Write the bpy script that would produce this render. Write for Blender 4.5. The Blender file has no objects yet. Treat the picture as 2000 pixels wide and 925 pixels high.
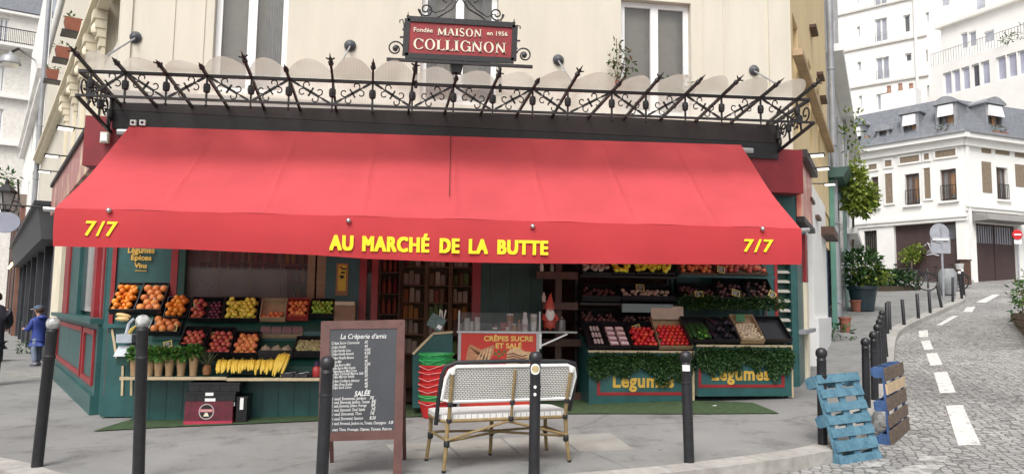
import bpy, bmesh, math, random
from mathutils import Vector, Matrix
from math import sin, cos, pi, radians
RND = random.Random(11)
sc = bpy.context.scene
col = sc.collection
V = Vector

# ------------------------------------------------------------------ camera
FPX = 1450.0                       # focal length in pixels of the 2000 px wide photograph
PSI, PITCH, ROLL = radians(8.5), math.atan2(600 - 462.5, FPX), radians(0.8)
CAM = V((-10.6*sin(PSI), -10.6*cos(PSI), 1.35))
FW = V((sin(PSI)*cos(PITCH), cos(PSI)*cos(PITCH), sin(PITCH)))
R0 = V((cos(PSI), -sin(PSI), 0)); U0 = R0.cross(FW)
RT = R0*cos(ROLL) + U0*sin(ROLL); UP = U0*cos(ROLL) - R0*sin(ROLL)
cd = bpy.data.cameras.new('camera'); cam = bpy.data.objects.new('camera', cd); col.objects.link(cam)
m = Matrix((RT, UP, -FW)).transposed().to_4x4(); m.translation = CAM
cam.matrix_world = m
cd.sensor_width = 36; cd.lens = 36*FPX/2000; cd.clip_start = .05; cd.clip_end = 500
sc.camera = cam
# ------------------------------------------------------------------ light (overcast day)
SUN_EL, SUN_AZ = radians(54), radians(205)      # azimuth from +y, clockwise
w = bpy.data.worlds.new('World'); sc.world = w; w.use_nodes = True
nt = w.node_tree; nt.nodes.clear()
sk = nt.nodes.new('ShaderNodeTexSky'); sk.sky_type = 'NISHITA'; sk.sun_disc = False
sk.sun_elevation = SUN_EL; sk.sun_rotation = SUN_AZ
sk.air_density = 1.0; sk.dust_density = 6.0; sk.ozone_density = 1.0
hs = nt.nodes.new('ShaderNodeHueSaturation'); hs.inputs['Saturation'].default_value = .25
bg = nt.nodes.new('ShaderNodeBackground'); bg.inputs['Strength'].default_value = .15
wo = nt.nodes.new('ShaderNodeOutputWorld')
nt.links.new(sk.outputs[0], hs.inputs['Color']); nt.links.new(hs.outputs[0], bg.inputs[0]); nt.links.new(bg.outputs[0], wo.inputs[0])
sl = bpy.data.lights.new('sun', 'SUN'); sl.energy = 1.4; sl.angle = radians(24); sl.color = (1, .97, .93)
so = bpy.data.objects.new('sun', sl); col.objects.link(so)
sd = V((sin(SUN_AZ)*cos(SUN_EL), cos(SUN_AZ)*cos(SUN_EL), sin(SUN_EL)))
so.rotation_euler = sd.to_track_quat('Z', 'Y').to_euler(); so.location = (0, -10, 30)
sc.view_settings.view_transform = 'Standard'; sc.view_settings.look = 'None'
sc.view_settings.gamma = 1; sc.view_settings.use_curve_mapping = False
sc.view_settings.exposure = 0.40

# ------------------------------------------------------------------ pixel rays and the lie of the land
def ray(px, py): return FW*FPX + RT*(px - 1000) + UP*(462.5 - py)
def on_y(px, py, Y):
    d = ray(px, py); return CAM + d*((Y - CAM.y)/d.y)
def sstep(a, b, x):
    t = min(1, max(0, (x - a)/(b - a))); return t*t*(3 - 2*t)
DL = V((-sin(radians(26.9)), cos(radians(26.9)), 0))      # how the left wall runs back
DR = V((sin(radians(35.2)), cos(radians(35.2)), 0))       # how the right wall runs back
XL = on_y(192, 800, 0).x; XR = on_y(1558, 690, 0).x
CL, CR = V((XL, 0, 0)), V((XR, 0, 0))
def gz(x, y):
    b = .02*min(8, max(-8, x)) + .012*min(0, max(-9, y))
    b += .08*sstep(-3, 1, x)*sstep(-3.6, -1, y)
    s = (x - XR)*DR.x + y*DR.y
    u = (min(s, 40) - 1.0)/1.6
    sp = u if u > 20 else math.log1p(math.exp(u))
    return b + .098*1.6*sp*sstep(-3, 3, x)
ROADZ = -.12
def on_g(px, py, off=0):
    d = ray(px, py); d = d/FPX
    f = lambda t: CAM.z + d.z*t - gz(CAM.x + d.x*t, CAM.y + d.y*t) - off
    t0 = 1.0; t1 = t0
    while t1 < 90:
        t1 = t0*1.02
        if f(t1) < 0: break
        t0 = t1
    for _ in range(40):
        tm = (t0 + t1)/2
        if f(tm) > 0: t0 = tm
        else: t1 = tm
    return CAM + d*t1

class Fr:                          # a vertical plane: s along it, d outward, z up
    def __init__(self, O, ex):
        self.O = V((O.x, O.y, 0)); self.ex = ex.normalized(); self.n = self.ex.cross(V((0, 0, 1)))
    def pt(self, s, d, z): return self.O + self.ex*s + self.n*d + V((0, 0, z))
    def hit(self, px, py, d=0):
        r = ray(px, py); o = self.O + self.n*d
        p = CAM + r*((o - CAM).dot(self.n)/r.dot(self.n))
        return (p - self.O).dot(self.ex), p.z
    def rect(self, x0, y0, x1, y1, d=0):     # pixel rectangle (left, top, right, bottom) -> s0, s1, z0, z1
        ym, xm = (y0 + y1)/2, (x0 + x1)/2
        a = self.hit(x0, ym, d)[0]; b = self.hit(x1, ym, d)[0]
        return min(a, b), max(a, b), self.hit(xm, y1, d)[1], self.hit(xm, y0, d)[1]
FF = Fr(V((0, 0, 0)), V((1, 0, 0))); FL = Fr(CL, -DL); FR = Fr(CR, DR)

# ------------------------------------------------------------------ materials
MATS = {}
def mat(name, c, rough=.6, var=.12, scale=6, bump=0, bscale=None, metal=0, spec=.5, rnd=0, c2=None, alpha=1, emit=0, trans=0, coat=0, stretch=None, detail=4):
    if name in MATS: return MATS[name]
    M = bpy.data.materials.new(name); M.use_nodes = True; MATS[name] = M
    t = M.node_tree; N = t.nodes; L = t.links; b = N['Principled BSDF']
    tc = N.new('ShaderNodeTexCoord'); src = tc.outputs['Object']
    if stretch:
        mp = N.new('ShaderNodeMapping'); mp.inputs['Scale'].default_value = stretch; L.new(src, mp.inputs[0]); src = mp.outputs[0]
    n = N.new('ShaderNodeTexNoise'); n.inputs['Scale'].default_value = scale; n.inputs['Detail'].default_value = detail; n.inputs['Roughness'].default_value = .6
    L.new(src, n.inputs['Vector'])
    rp = N.new('ShaderNodeValToRGB'); L.new(n.outputs[0], rp.inputs[0])
    e = rp.color_ramp.elements; e[0].position = .3; e[1].position = .7
    k = c2 if c2 else tuple(min(1, x*(1 + var)) for x in c)
    lo = c if c2 else tuple(x*(1 - var) for x in c)
    e[0].color = (*lo, 1); e[1].color = (*k, 1)
    out = rp.outputs[0]
    if rnd:
        oi = N.new('ShaderNodeObjectInfo'); h = N.new('ShaderNodeHueSaturation')
        m1 = N.new('ShaderNodeMapRange'); m1.inputs[3].default_value = 1 - rnd; m1.inputs[4].default_value = 1 + rnd
        m2 = N.new('ShaderNodeMapRange'); m2.inputs[3].default_value = .5 - rnd*.08; m2.inputs[4].default_value = .5 + rnd*.08
        L.new(oi.outputs['Random'], m1.inputs[0]); L.new(oi.outputs['Random'], m2.inputs[0])
        L.new(m1.outputs[0], h.inputs['Value']); L.new(m2.outputs[0], h.inputs['Hue']); L.new(out, h.inputs['Color']); out = h.outputs[0]
    L.new(out, b.inputs['Base Color'])
    b.inputs['Roughness'].default_value = rough; b.inputs['Metallic'].default_value = metal
    b.inputs['Specular IOR Level'].default_value = spec; b.inputs['Alpha'].default_value = alpha
    b.inputs['Coat Weight'].default_value = coat
    if emit:
        L.new(out, b.inputs['Emission Color']); b.inputs['Emission Strength'].default_value = emit
    if bump:
        n2 = N.new('ShaderNodeTexNoise'); n2.inputs['Scale'].default_value = bscale or scale*4; n2.inputs['Detail'].default_value = 5
        L.new(src, n2.inputs['Vector'])
        bp = N.new('ShaderNodeBump'); bp.inputs['Strength'].default_value = bump; bp.inputs['Distance'].default_value = .02
        L.new(n2.outputs[0], bp.inputs['Height']); L.new(bp.outputs[0], b.inputs['Normal'])
    if trans:
        tl = N.new('ShaderNodeBsdfTranslucent'); L.new(out, tl.inputs[0])
        mx = N.new('ShaderNodeMixShader'); mx.inputs[0].default_value = trans
        L.new(b.outputs[0], mx.inputs[1]); L.new(tl.outputs[0], mx.inputs[2]); L.new(mx.outputs[0], N['Material Output'].inputs[0])
    return M
def glass(name, c, clear=.7, rough=.03, ior=1.5):     # thin sheet: part see-through, reflecting by angle
    if name in MATS: return MATS[name]
    M = bpy.data.materials.new(name); M.use_nodes = True; MATS[name] = M
    t = M.node_tree; N = t.nodes; L = t.links; N.remove(N['Principled BSDF'])
    tr = N.new('ShaderNodeBsdfTransparent'); df = N.new('ShaderNodeBsdfDiffuse'); df.inputs[0].default_value = (*c, 1)
    tc = N.new('ShaderNodeTexCoord'); no = N.new('ShaderNodeTexNoise'); no.inputs['Scale'].default_value = 3; no.inputs['Detail'].default_value = 6
    L.new(tc.outputs['Object'], no.inputs['Vector'])
    mr = N.new('ShaderNodeMapRange'); mr.inputs[3].default_value = max(0, 1 - clear - .12); mr.inputs[4].default_value = min(1, 1 - clear + .12)
    L.new(no.outputs[0], mr.inputs[0])
    m1 = N.new('ShaderNodeMixShader'); L.new(mr.outputs[0], m1.inputs[0]); L.new(tr.outputs[0], m1.inputs[1]); L.new(df.outputs[0], m1.inputs[2])
    gl = N.new('ShaderNodeBsdfGlossy'); gl.inputs['Roughness'].default_value = rough
    fr = N.new('ShaderNodeFresnel'); fr.inputs[0].default_value = ior
    m2 = N.new('ShaderNodeMixShader'); L.new(fr.outputs[0], m2.inputs[0]); L.new(m1.outputs[0], m2.inputs[1]); L.new(gl.outputs[0], m2.inputs[2])
    L.new(m2.outputs[0], N['Material Output'].inputs[0])
    return M

# ------------------------------------------------------------------ mesh building
ROOT = {}
class MB:
    def __init__(self, fr=None): self.v = []; self.f = []; self.mi = []; self.fr = fr; self.cur = 0
    def P(self, p):
        p = V(p); return self.fr.pt(p.x, p.y, p.z) if self.fr else p
    def poly(self, pts, raw=False):
        i = len(self.v); self.v += [V(p) if raw else self.P(p) for p in pts]
        self.f.append(tuple(range(i, i + len(pts)))); self.mi.append(self.cur)
    def hexa(self, p):               # p[0..3] bottom loop, p[4..7] top loop
        i = len(self.v); self.v += [self.P(q) for q in p]
        for q in ((0, 3, 2, 1), (4, 5, 6, 7), (0, 1, 5, 4), (1, 2, 6, 5), (2, 3, 7, 6), (3, 0, 4, 7)):
            self.f.append(tuple(i + k for k in q)); self.mi.append(self.cur)
    def bx(self, a0, a1, b0, b1, c0, c1):
        self.hexa([(a0, b0, c0), (a1, b0, c0), (a1, b1, c0), (a0, b1, c0), (a0, b0, c1), (a1, b0, c1), (a1, b1, c1), (a0, b1, c1)])
    def obox(self, c, x, y, z):      # oriented box: centre, three half vectors
        c, x, y, z = V(c), V(x), V(y), V(z)
        self.hexa([c - x - y - z, c + x - y - z, c + x + y - z, c - x + y - z, c - x - y + z, c + x - y + z, c + x + y + z, c - x + y + z])
    def bar(self, a, b, w, h, up=(0, 0, 1)):
        a, b = V(a), V(b); d = (b - a); l = d.length; d = d/l
        s = d.cross(V(up)); s = s.normalized() if s.length > 1e-4 else V((1, 0, 0)); u = s.cross(d)
        self.obox((a + b)/2, d*l/2, s*w/2, u*h/2)
    def tube(self, pts, r, n=8, closed=False, cap=True):
        pts = [self.P(p) for p in pts]; rs = r if isinstance(r, (list, tuple)) else [r]*len(pts)
        i0 = len(self.v); N = len(pts); prev = None
        for k, p in enumerate(pts):
            if closed: d = pts[(k + 1) % N] - pts[k - 1]
            else: d = pts[min(k + 1, N - 1)] - pts[max(k - 1, 0)]
            d = d.normalized() if d.length > 1e-9 else V((0, 0, 1))
            if prev is None:
                a = V((0, 0, 1)) if abs(d.z) < .9 else V((1, 0, 0)); s = d.cross(a).normalized()
            else:
                s = prev - d*prev.dot(d); s = s.normalized() if s.length > 1e-6 else d.orthogonal().normalized()
            prev = s; u = d.cross(s)
            for j in range(n):
                a = 2*pi*j/n; self.v.append(p + s*(cos(a)*rs[k]) + u*(sin(a)*rs[k]))
        for k in range(N if closed else N - 1):
            a0, b0 = i0 + k*n, i0 + ((k + 1) % N)*n
            for j in range(n):
                self.f.append((a0 + j, a0 + (j + 1) % n, b0 + (j + 1) % n, b0 + j)); self.mi.append(self.cur)
        if cap and not closed:
            self.f.append(tuple(i0 + j for j in range(n))[::-1]); self.mi.append(self.cur)
            self.f.append(tuple(i0 + (N - 1)*n + j for j in range(n))); self.mi.append(self.cur)
    def lathe(self, c, prof, n=12, axis=None, sx=1, sy=1):     # prof: list of (r, h)
        c = self.P(c); z = V(axis).normalized() if axis else V((0, 0, 1))
        x = z.orthogonal().normalized() if axis else V((1, 0, 0)); y = z.cross(x)
        i0 = len(self.v)
        for r, h in prof:
            for j in range(n):
                a = 2*pi*j/n; self.v.append(c + z*h + x*(r*cos(a)*sx) + y*(r*sin(a)*sy))
        for k in range(len(prof) - 1):
            for j in range(n):
                a0, b0 = i0 + k*n, i0 + (k + 1)*n
                self.f.append((a0 + j, a0 + (j + 1) % n, b0 + (j + 1) % n, b0 + j)); self.mi.append(self.cur)
        self.f.append(tuple(i0 + j for j in range(n))[::-1]); self.mi.append(self.cur)
        self.f.append(tuple(i0 + (len(prof) - 1)*n + j for j in range(n))); self.mi.append(self.cur)
    def ball(self, c, r, n=10, m=7, s=(1, 1, 1)):
        c = self.P(c); i0 = len(self.v)
        for k in range(m + 1):
            t = pi*k/m
            for j in range(n):
                a = 2*pi*j/n; self.v.append(c + V((r*sin(t)*cos(a)*s[0], r*sin(t)*sin(a)*s[1], -r*cos(t)*s[2])))
        for k in range(m):
            for j in range(n):
                a0, b0 = i0 + k*n, i0 + (k + 1)*n
                self.f.append((a0 + j, a0 + (j + 1) % n, b0 + (j + 1) % n, b0 + j)); self.mi.append(self.cur)
    def leaf(self, c, l, w, dirv, up):
        c, d, u = V(c), V(dirv).normalized(), V(up); s = d.cross(u); s = s.normalized() if s.length > 1e-4 else d.orthogonal().normalized()
        k = s.cross(d)*(l*.18)
        i = len(self.v); self.v += [c, c + d*l*.5 + s*w/2 - k*.3, c + d*l - k, c + d*l*.5 - s*w/2 - k*.3]
        self.f.append((i, i + 1, i + 2, i + 3)); self.mi.append(self.cur)
    def foliage(self, c, rad, n, l, w=None, rnd=RND, shell=.35, droop=0):
        c = V(c); w = w or l*.55; nm = self.cur
        for _ in range(n):
            d = V((rnd.gauss(0, 1), rnd.gauss(0, 1), rnd.gauss(0, 1))).normalized()
            q = shell + (1 - shell)*rnd.random()**.5
            p = c + V((d.x*rad[0]*q, d.y*rad[1]*q, d.z*rad[2]*q))
            dv = (d*.7 + V((rnd.gauss(0, .6), rnd.gauss(0, .6), rnd.gauss(0, .5) - droop))).normalized()
            s = rnd.uniform(.65, 1.25)
            self.cur = rnd.choice((0, 0, 1)) + nm
            self.leaf(p, l*s, w*s, dv, V((rnd.gauss(0, .5), rnd.gauss(0, .5), 1)))
        self.cur = nm
    def mesh(self, name, mats, off, smooth):
        me = bpy.data.meshes.new(name); me.from_pydata([p - off for p in self.v], [], self.f)
        mats = mats if isinstance(mats, (list, tuple)) else [mats]
        for q in mats: me.materials.append(q)
        for p, k in zip(me.polygons, self.mi): p.material_index = min(k, len(mats) - 1); p.use_smooth = smooth
        bm = bmesh.new(); bm.from_mesh(me); bmesh.ops.recalc_face_normals(bm, faces=bm.faces); bm.to_mesh(me); bm.free()
        if smooth:
            try: me.set_sharp_from_angle(angle=radians(40))
            except Exception: pass
        return me
    def build(self, name, mats, parent=None, smooth=False, label=None):
        if parent is not None:
            off = ROOT.get(parent.name, V((0, 0, 0)))
        else:
            xs = [p.x for p in self.v]; ys = [p.y for p in self.v]; zs = [p.z for p in self.v]
            off = V(((min(xs) + max(xs))/2, (min(ys) + max(ys))/2, min(zs)))
        o = bpy.data.objects.new(name, self.mesh(name, mats, off, smooth)); col.objects.link(o)
        if parent is not None: o.parent = parent; ROOT[o.name] = off
        else: o.location = off
        if label: o['label'] = label
        return o
def tag(o, label=None, cat=None, group=None, kind=None):
    for k, v in (('label', label), ('category', cat), ('group', group), ('kind', kind)):
        if v: o[k] = v
    return o
def thing(name, label, cat, loc=(0, 0, 0), group=None):
    o = bpy.data.objects.new(name, None); col.objects.link(o); o.location = loc; o.empty_display_size = .1
    ROOT[o.name] = V(loc); return tag(o, label, cat, group)
KIDS = {}
def dup(o, loc=None, rotz=None, label=None, group=None, parent=None, scale=None):
    c = o.copy(); col.objects.link(c)
    if parent is not None: c.parent = parent
    for ch in list(o.children): dup(ch, parent=c)
    if loc is not None: c.location = loc
    if rotz is not None: c.rotation_euler = (0, 0, rotz)
    if scale is not None: c.scale = (scale,)*3 if not isinstance(scale, (tuple, list)) else scale
    if label: c['label'] = label
    if group: c['group'] = group
    return c
def struct(mb, name, mats, smooth=False): return tag(mb.build(name, mats, None, smooth), kind='structure')
# ------------------------------------------------------------------ lettering
def text_geo(s, bold=0, shear=0, space=1, res=3):
    cu = bpy.data.curves.new('lettering', 'FONT'); cu.body = s; cu.offset = bold; cu.shear = shear; cu.space_character = space
    cu.extrude = .05; cu.resolution_u = res
    o = bpy.data.objects.new('lettering', cu); col.objects.link(o); bpy.context.view_layer.update()
    me = bpy.data.meshes.new_from_object(o.evaluated_get(bpy.context.evaluated_depsgraph_get()))
    vs = [v.co.copy() for v in me.vertices]; fs = [tuple(p.vertices) for p in me.polygons]
    bpy.data.objects.remove(o); bpy.data.curves.remove(cu); bpy.data.meshes.remove(me); return vs, fs
_cap = []
def put_text(mb, s, bl, br, h, n, th=.006, bold=0, shear=0, space=1, up=None):
    """letters from bl to br (world points on the baseline), capitals h tall, standing th proud along n"""
    if not _cap: _cap.append(max(v.y for v in text_geo('H')[0]))
    vs, fs = text_geo(s, bold, shear, space)
    x0, x1 = min(v.x for v in vs), max(v.x for v in vs)
    ux = (V(br) - V(bl)); n = V(n).normalized(); upv = V(up) if up else V((0, 0, 1)); upv = (upv - n*upv.dot(n)).normalized()
    i = len(mb.v)
    for v in vs:
        mb.v.append(V(bl) + ux*((v.x - x0)/(x1 - x0)) + upv*(v.y/_cap[0]*h) + n*(th*(v.z/.05*.5 + .5)))
    for f in fs: mb.f.append(tuple(i + k for k in f)); mb.mi.append(mb.cur)
def spiral(c, ex, ey, r0, r1, a0, turns, n=28):
    c, ex, ey = V(c), V(ex), V(ey); out = []
    for k in range(n + 1):
        t = k/n; a = a0 + turns*2*pi*t; r = r0 + (r1 - r0)*t
        out.append(c + ex*(r*cos(a)) + ey*(r*sin(a)))
    return out
def wall(mb, s0, s1, z0, z1, holes, reveal=.2, d=0):
    ss = sorted({s0, s1, *[min(max(h[0], s0), s1) for h in holes], *[min(max(h[1], s0), s1) for h in holes]})
    zs = sorted({z0, z1, *[min(max(h[2], z0), z1) for h in holes], *[min(max(h[3], z0), z1) for h in holes]})
    for a, b in zip(ss, ss[1:]):
        for c, e in zip(zs, zs[1:]):
            ms, mz = (a + b)/2, (c + e)/2
            if any(h[0] < ms < h[1] and h[2] < mz < h[3] for h in holes): continue
            mb.poly([(a, d, c), (b, d, c), (b, d, e), (a, d, e)])
    for h in holes:
        a, b, c, e = h[:4]; q = d - reveal
        mb.poly([(a, d, c), (b, d, c), (b, q, c), (a, q, c)]); mb.poly([(a, d, e), (b, d, e), (b, q, e), (a, q, e)])
        mb.poly([(a, d, c), (a, q, c), (a, q, e), (a, d, e)]); mb.poly([(b, d, c), (b, q, c), (b, q, e), (b, d, e)])
def window(parent, fr, r, fm, pm, inset=.18, leaves=2, bars=0, fw=.06, name='window', d=0, rail=None, railm=None, sillm=None):
    s0, s1, z0, z1 = r; q = d - inset; mb = MB(fr); e = .004
    mb.bx(s0 + e, s0 + fw, q, q + .06, z0 + e, z1 - e); mb.bx(s1 - fw, s1 - e, q, q + .06, z0 + e, z1 - e)
    mb.bx(s0 + fw, s1 - fw, q, q + .06, z0 + e, z0 + fw*1.3); mb.bx(s0 + fw, s1 - fw, q, q + .06, z1 - fw, z1 - e)
    za, zb = z0 + fw*1.3, z1 - fw
    for k in range(1, leaves):
        c = s0 + (s1 - s0)*k/leaves; mb.bx(c - fw*.7, c + fw*.7, q + .003, q + .07, za, zb)
    for k in range(1, bars + 1):
        c = za + (zb - za)*k/(bars + 1)
        for j in range(leaves):
            a = s0 + (s1 - s0)*j/leaves + fw*.71; b = s0 + (s1 - s0)*(j + 1)/leaves - fw*.71
            mb.bx(a, b, q + .006, q + .05, c - .015, c + .015)
    o = mb.build(name, fm, parent)
    g = MB(fr); g.bx(s0 + fw*.8, s1 - fw*.8, q + .015, q + .025, za - .02, zb + .02); g.build('pane', pm, o)
    if sillm:
        t = MB(fr); t.bx(s0 - .1, s1 + .1, d + .002, d + .12, z0 - .09, z0 - .003); t.build('sill', sillm, o)
    if rail:
        t = MB(fr); h = z0 + rail
        t.bx(s0 + .01, s1 - .01, d + .03, d + .06, h - .03, h); t.bx(s0 + .01, s1 - .01, d + .03, d + .06, z0 + .05, z0 + .08)
        n = max(5, int((s1 - s0)/.13))
        for k in range(n + 1):
            c = s0 + .02 + (s1 - s0 - .04)*k/n; t.bx(c - .009, c + .009, d + .035, d + .055, z0 + .081, h - .031)
        t.build('balustrade', railm, o)
    return o
# ================================================================== MATERIAL TABLE
def frosted(nm, c0, c1, lo, hi):
    M = bpy.data.materials.new(nm); M.use_nodes = True; t = M.node_tree; N = t.nodes; L = t.links; N.remove(N['Principled BSDF'])
    tc = N.new('ShaderNodeTexCoord'); no = N.new('ShaderNodeTexNoise'); no.inputs['Scale'].default_value = 2.2; no.inputs['Detail'].default_value = 8; L.new(tc.outputs['Object'], no.inputs['Vector'])
    wv_ = N.new('ShaderNodeTexWave'); wv_.inputs['Scale'].default_value = 9; wv_.inputs['Distortion'].default_value = .3; L.new(tc.outputs['Object'], wv_.inputs['Vector'])
    ad = N.new('ShaderNodeMath'); ad.operation = 'MULTIPLY_ADD'; ad.inputs[1].default_value = .10; L.new(wv_.outputs['Fac'], ad.inputs[0]); L.new(no.outputs[0], ad.inputs[2])
    mr = N.new('ShaderNodeMapRange'); mr.inputs[1].default_value = .32; mr.inputs[2].default_value = .72; mr.inputs[3].default_value = lo; mr.inputs[4].default_value = hi; L.new(ad.outputs[0], mr.inputs[0])
    cr = N.new('ShaderNodeValToRGB'); e = cr.color_ramp.elements; e[0].color = (*c0, 1); e[1].color = (*c1, 1); e[0].position = .4; e[1].position = .72; L.new(no.outputs[0], cr.inputs[0])
    tr = N.new('ShaderNodeBsdfTransparent'); tl = N.new('ShaderNodeBsdfTranslucent'); df = N.new('ShaderNodeBsdfDiffuse')
    for q in (tl, df): L.new(cr.outputs[0], q.inputs[0])
    m0 = N.new('ShaderNodeMixShader'); m0.inputs[0].default_value = .2; L.new(tl.outputs[0], m0.inputs[1]); L.new(df.outputs[0], m0.inputs[2])
    m1 = N.new('ShaderNodeMixShader'); L.new(mr.outputs[0], m1.inputs[0]); L.new(tr.outputs[0], m1.inputs[1]); L.new(m0.outputs[0], m1.inputs[2])
    gl = N.new('ShaderNodeBsdfGlossy'); gl.inputs['Roughness'].default_value = .25; m2 = N.new('ShaderNodeMixShader'); m2.inputs[0].default_value = .035
    L.new(m1.outputs[0], m2.inputs[1]); L.new(gl.outputs[0], m2.inputs[2]); L.new(m2.outputs[0], N['Material Output'].inputs[0]); return M
def pavement_mat():
    M = bpy.data.materials.new('pavement_asphalt'); M.use_nodes = True; t = M.node_tree; N = t.nodes; L = t.links; b = N['Principled BSDF']
    tc = N.new('ShaderNodeTexCoord'); src = tc.outputs['Object']
    def noise(sc_, det, rough=.6):
        n = N.new('ShaderNodeTexNoise'); n.inputs['Scale'].default_value = sc_; n.inputs['Detail'].default_value = det; n.inputs['Roughness'].default_value = rough; L.new(src, n.inputs['Vector']); return n.outputs[0]
    def ramp(o, p0, c0, p1, c1):
        r = N.new('ShaderNodeValToRGB'); e = r.color_ramp.elements; e[0].position = p0; e[1].position = p1; e[0].color = (*c0, 1); e[1].color = (*c1, 1); L.new(o, r.inputs[0]); return r.outputs[0]
    def mul(a, c, f=1):
        m = N.new('ShaderNodeMix'); m.data_type = 'RGBA'; m.blend_type = 'MULTIPLY'; m.inputs[0].default_value = f; L.new(a, m.inputs[6]); L.new(c, m.inputs[7]); return m.outputs[2]
    c = ramp(noise(.55, 9, .65), .32, (.198, .197, .190), .68, (.275, .274, .264))
    c = mul(c, ramp(noise(110, 3, .8), .3, (.74, .74, .74), .7, (1.15, 1.15, 1.15)))
    c = mul(c, ramp(noise(2.3, 6, .7), .30, (.60, .59, .58), .48, (1, 1, 1)), 1)
    v = N.new('ShaderNodeTexVoronoi'); v.inputs['Scale'].default_value = 1.7; L.new(src, v.inputs['Vector'])
    c = mul(c, ramp(v.outputs['Distance'], .025, (.55, .54, .53), .05, (1, 1, 1)))
    w_ = N.new('ShaderNodeTexVoronoi'); w_.feature = 'DISTANCE_TO_EDGE'; w_.inputs['Scale'].default_value = .33; mx = N.new('ShaderNodeMix'); mx.data_type = 'VECTOR'; mx.inputs[0].default_value = .22
    n2 = N.new('ShaderNodeTexNoise'); n2.inputs['Scale'].default_value = 1.5; n2.inputs['Detail'].default_value = 6; L.new(src, n2.inputs['Vector']); L.new(src, mx.inputs[4]); L.new(n2.outputs['Color'], mx.inputs[5]); L.new(mx.outputs[1], w_.inputs['Vector'])
    c = mul(c, ramp(w_.outputs['Distance'], .001, (.62, .61, .6), .0045, (1, 1, 1)), .8)
    L.new(c, b.inputs['Base Color']); b.inputs['Roughness'].default_value = .88
    bp = N.new('ShaderNodeBump'); bp.inputs['Strength'].default_value = .6; bp.inputs['Distance'].default_value = .01; L.new(noise(160, 4), bp.inputs['Height']); L.new(bp.outputs[0], b.inputs['Normal']); return M
def worn_paint(name, c, lo, hi):
    M = bpy.data.materials.new(name); M.use_nodes = True; t = M.node_tree; N = t.nodes; L = t.links; b = N['Principled BSDF']
    tc = N.new('ShaderNodeTexCoord'); n = N.new('ShaderNodeTexNoise'); n.inputs['Scale'].default_value = 9; n.inputs['Detail'].default_value = 9; n.inputs['Roughness'].default_value = .75; L.new(tc.outputs['Object'], n.inputs['Vector'])
    r = N.new('ShaderNodeValToRGB'); e = r.color_ramp.elements; e[0].position = lo; e[1].position = hi; e[0].color = (.22, .215, .205, 1); e[1].color = (*c, 1); L.new(n.outputs[0], r.inputs[0]); L.new(r.outputs[0], b.inputs['Base Color']); b.inputs['Roughness'].default_value = .85; return M
cream = mat('cream_render', (.61, .565, .475), .85, .05, 2.2, .15, 30, stretch=(2, 2, .35), detail=7)
cream2 = mat('cream_stone', (.72, .65, .50), .85, .08, 2, .2, 25)
yellowr = mat('yellow_render', (.70, .54, .30), .85, .06, 1.2, .15, 30)
white_r = mat('white_render', (.80, .79, .76), .85, .05, 1.2, .15, 25)
grey_r = mat('grey_render', (.58, .57, .55), .85, .09, 1.2, .2, 25)
green = mat('green_paint', (.022, .088, .086), .38, .22, 4, .06, 20)
green_d = mat('dark_green_paint', (.008, .055, .040), .4, .25, 4, .06, 20)
redp = mat('red_paint', (.26, .018, .022), .4, .2, 4, .06, 20)
maroon = mat('maroon_panel', (.20, .012, .018), .45, .2, 3)
iron = mat('black_iron', (.014, .013, .014), .5, .3, 14, .15, 40)
beamm = mat('brown_black_steel', (.022, .016, .016), .5, .35, 3, .1, 20)
white_p = mat('white_paint', (.78, .78, .77), .4, .04, 4)
steel = mat('brushed_steel', (.55, .55, .55), .35, .1, 20, metal=1)
gold = mat('gold_paint', (.58, .36, .06), .5, .12, 20)
yellow = mat('yellow_vinyl', (.88, .72, .02), .5, .05, 10)
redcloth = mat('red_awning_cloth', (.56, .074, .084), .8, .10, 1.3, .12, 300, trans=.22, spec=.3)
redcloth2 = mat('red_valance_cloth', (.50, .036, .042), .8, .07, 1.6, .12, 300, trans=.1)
asphalt = pavement_mat()
granite = mat('granite', (.37, .355, .33), .8, .2, 9, .35, 90, detail=6)
granite2 = mat('granite_worn', (.33, .315, .29), .8, .2, 9, .35, 90, detail=6)
concrete = mat('concrete_cover', (.275, .265, .24), .85, .18, 3, .35, 80, detail=6)
frost = frosted('wired_glass', (.72, .69, .64), (.50, .45, .39), .34, .74); frost2 = frosted('grey_wired_glass', (.50, .47, .42), (.34, .30, .25), .58, .86)  # second glass, for the outer lobes, is greyer and more opaque
clear = glass('clear_glass', (.3, .3, .3), .9, .02, 1.45)
shopglass = glass('shop_glass', (.22, .2, .19), .8, .02, 1.45)
pane_d = mat('dark_pane', (.10, .10, .11), .08, .3, .8, spec=.6)
pane_l = mat('light_pane', (.36, .37, .42), .1, .25, .8, spec=.6)
pane_g = mat('grey_pane', (.20, .20, .205), .15, .15, .6, spec=.5)
curtain_m = mat('net_curtain', (.62, .61, .58), .9, .1, 6, stretch=(30, 30, 1))
wood = mat('raw_wood', (.42, .30, .18), .7, .2, 5, .2, 30, stretch=(1, 1, 8))
darkwood = mat('dark_brown_wood', (.075, .035, .022), .55, .3, 5, .2, 30)
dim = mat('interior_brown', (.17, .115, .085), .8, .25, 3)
zinc = mat('zinc_pipe', (.30, .31, .33), .5, .15, 4, metal=.3)
terra = mat('terracotta', (.27, .095, .06), .8, .15, 8)
blackp = mat('black_plastic', (.012, .012, .014), .45, .25, 10)
slate = mat('slate_roof', (.15, .16, .18), .7, .2, 6, .35, 30)
L1 = mat('leaf_mid_green', (.045, .11, .022), .55, .3, 20, trans=.25)
L2 = mat('leaf_light_green', (.10, .17, .03), .55, .3, 20, trans=.25)
L3 = mat('leaf_dark_green', (.018, .055, .016), .55, .3, 20, trans=.2)
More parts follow.
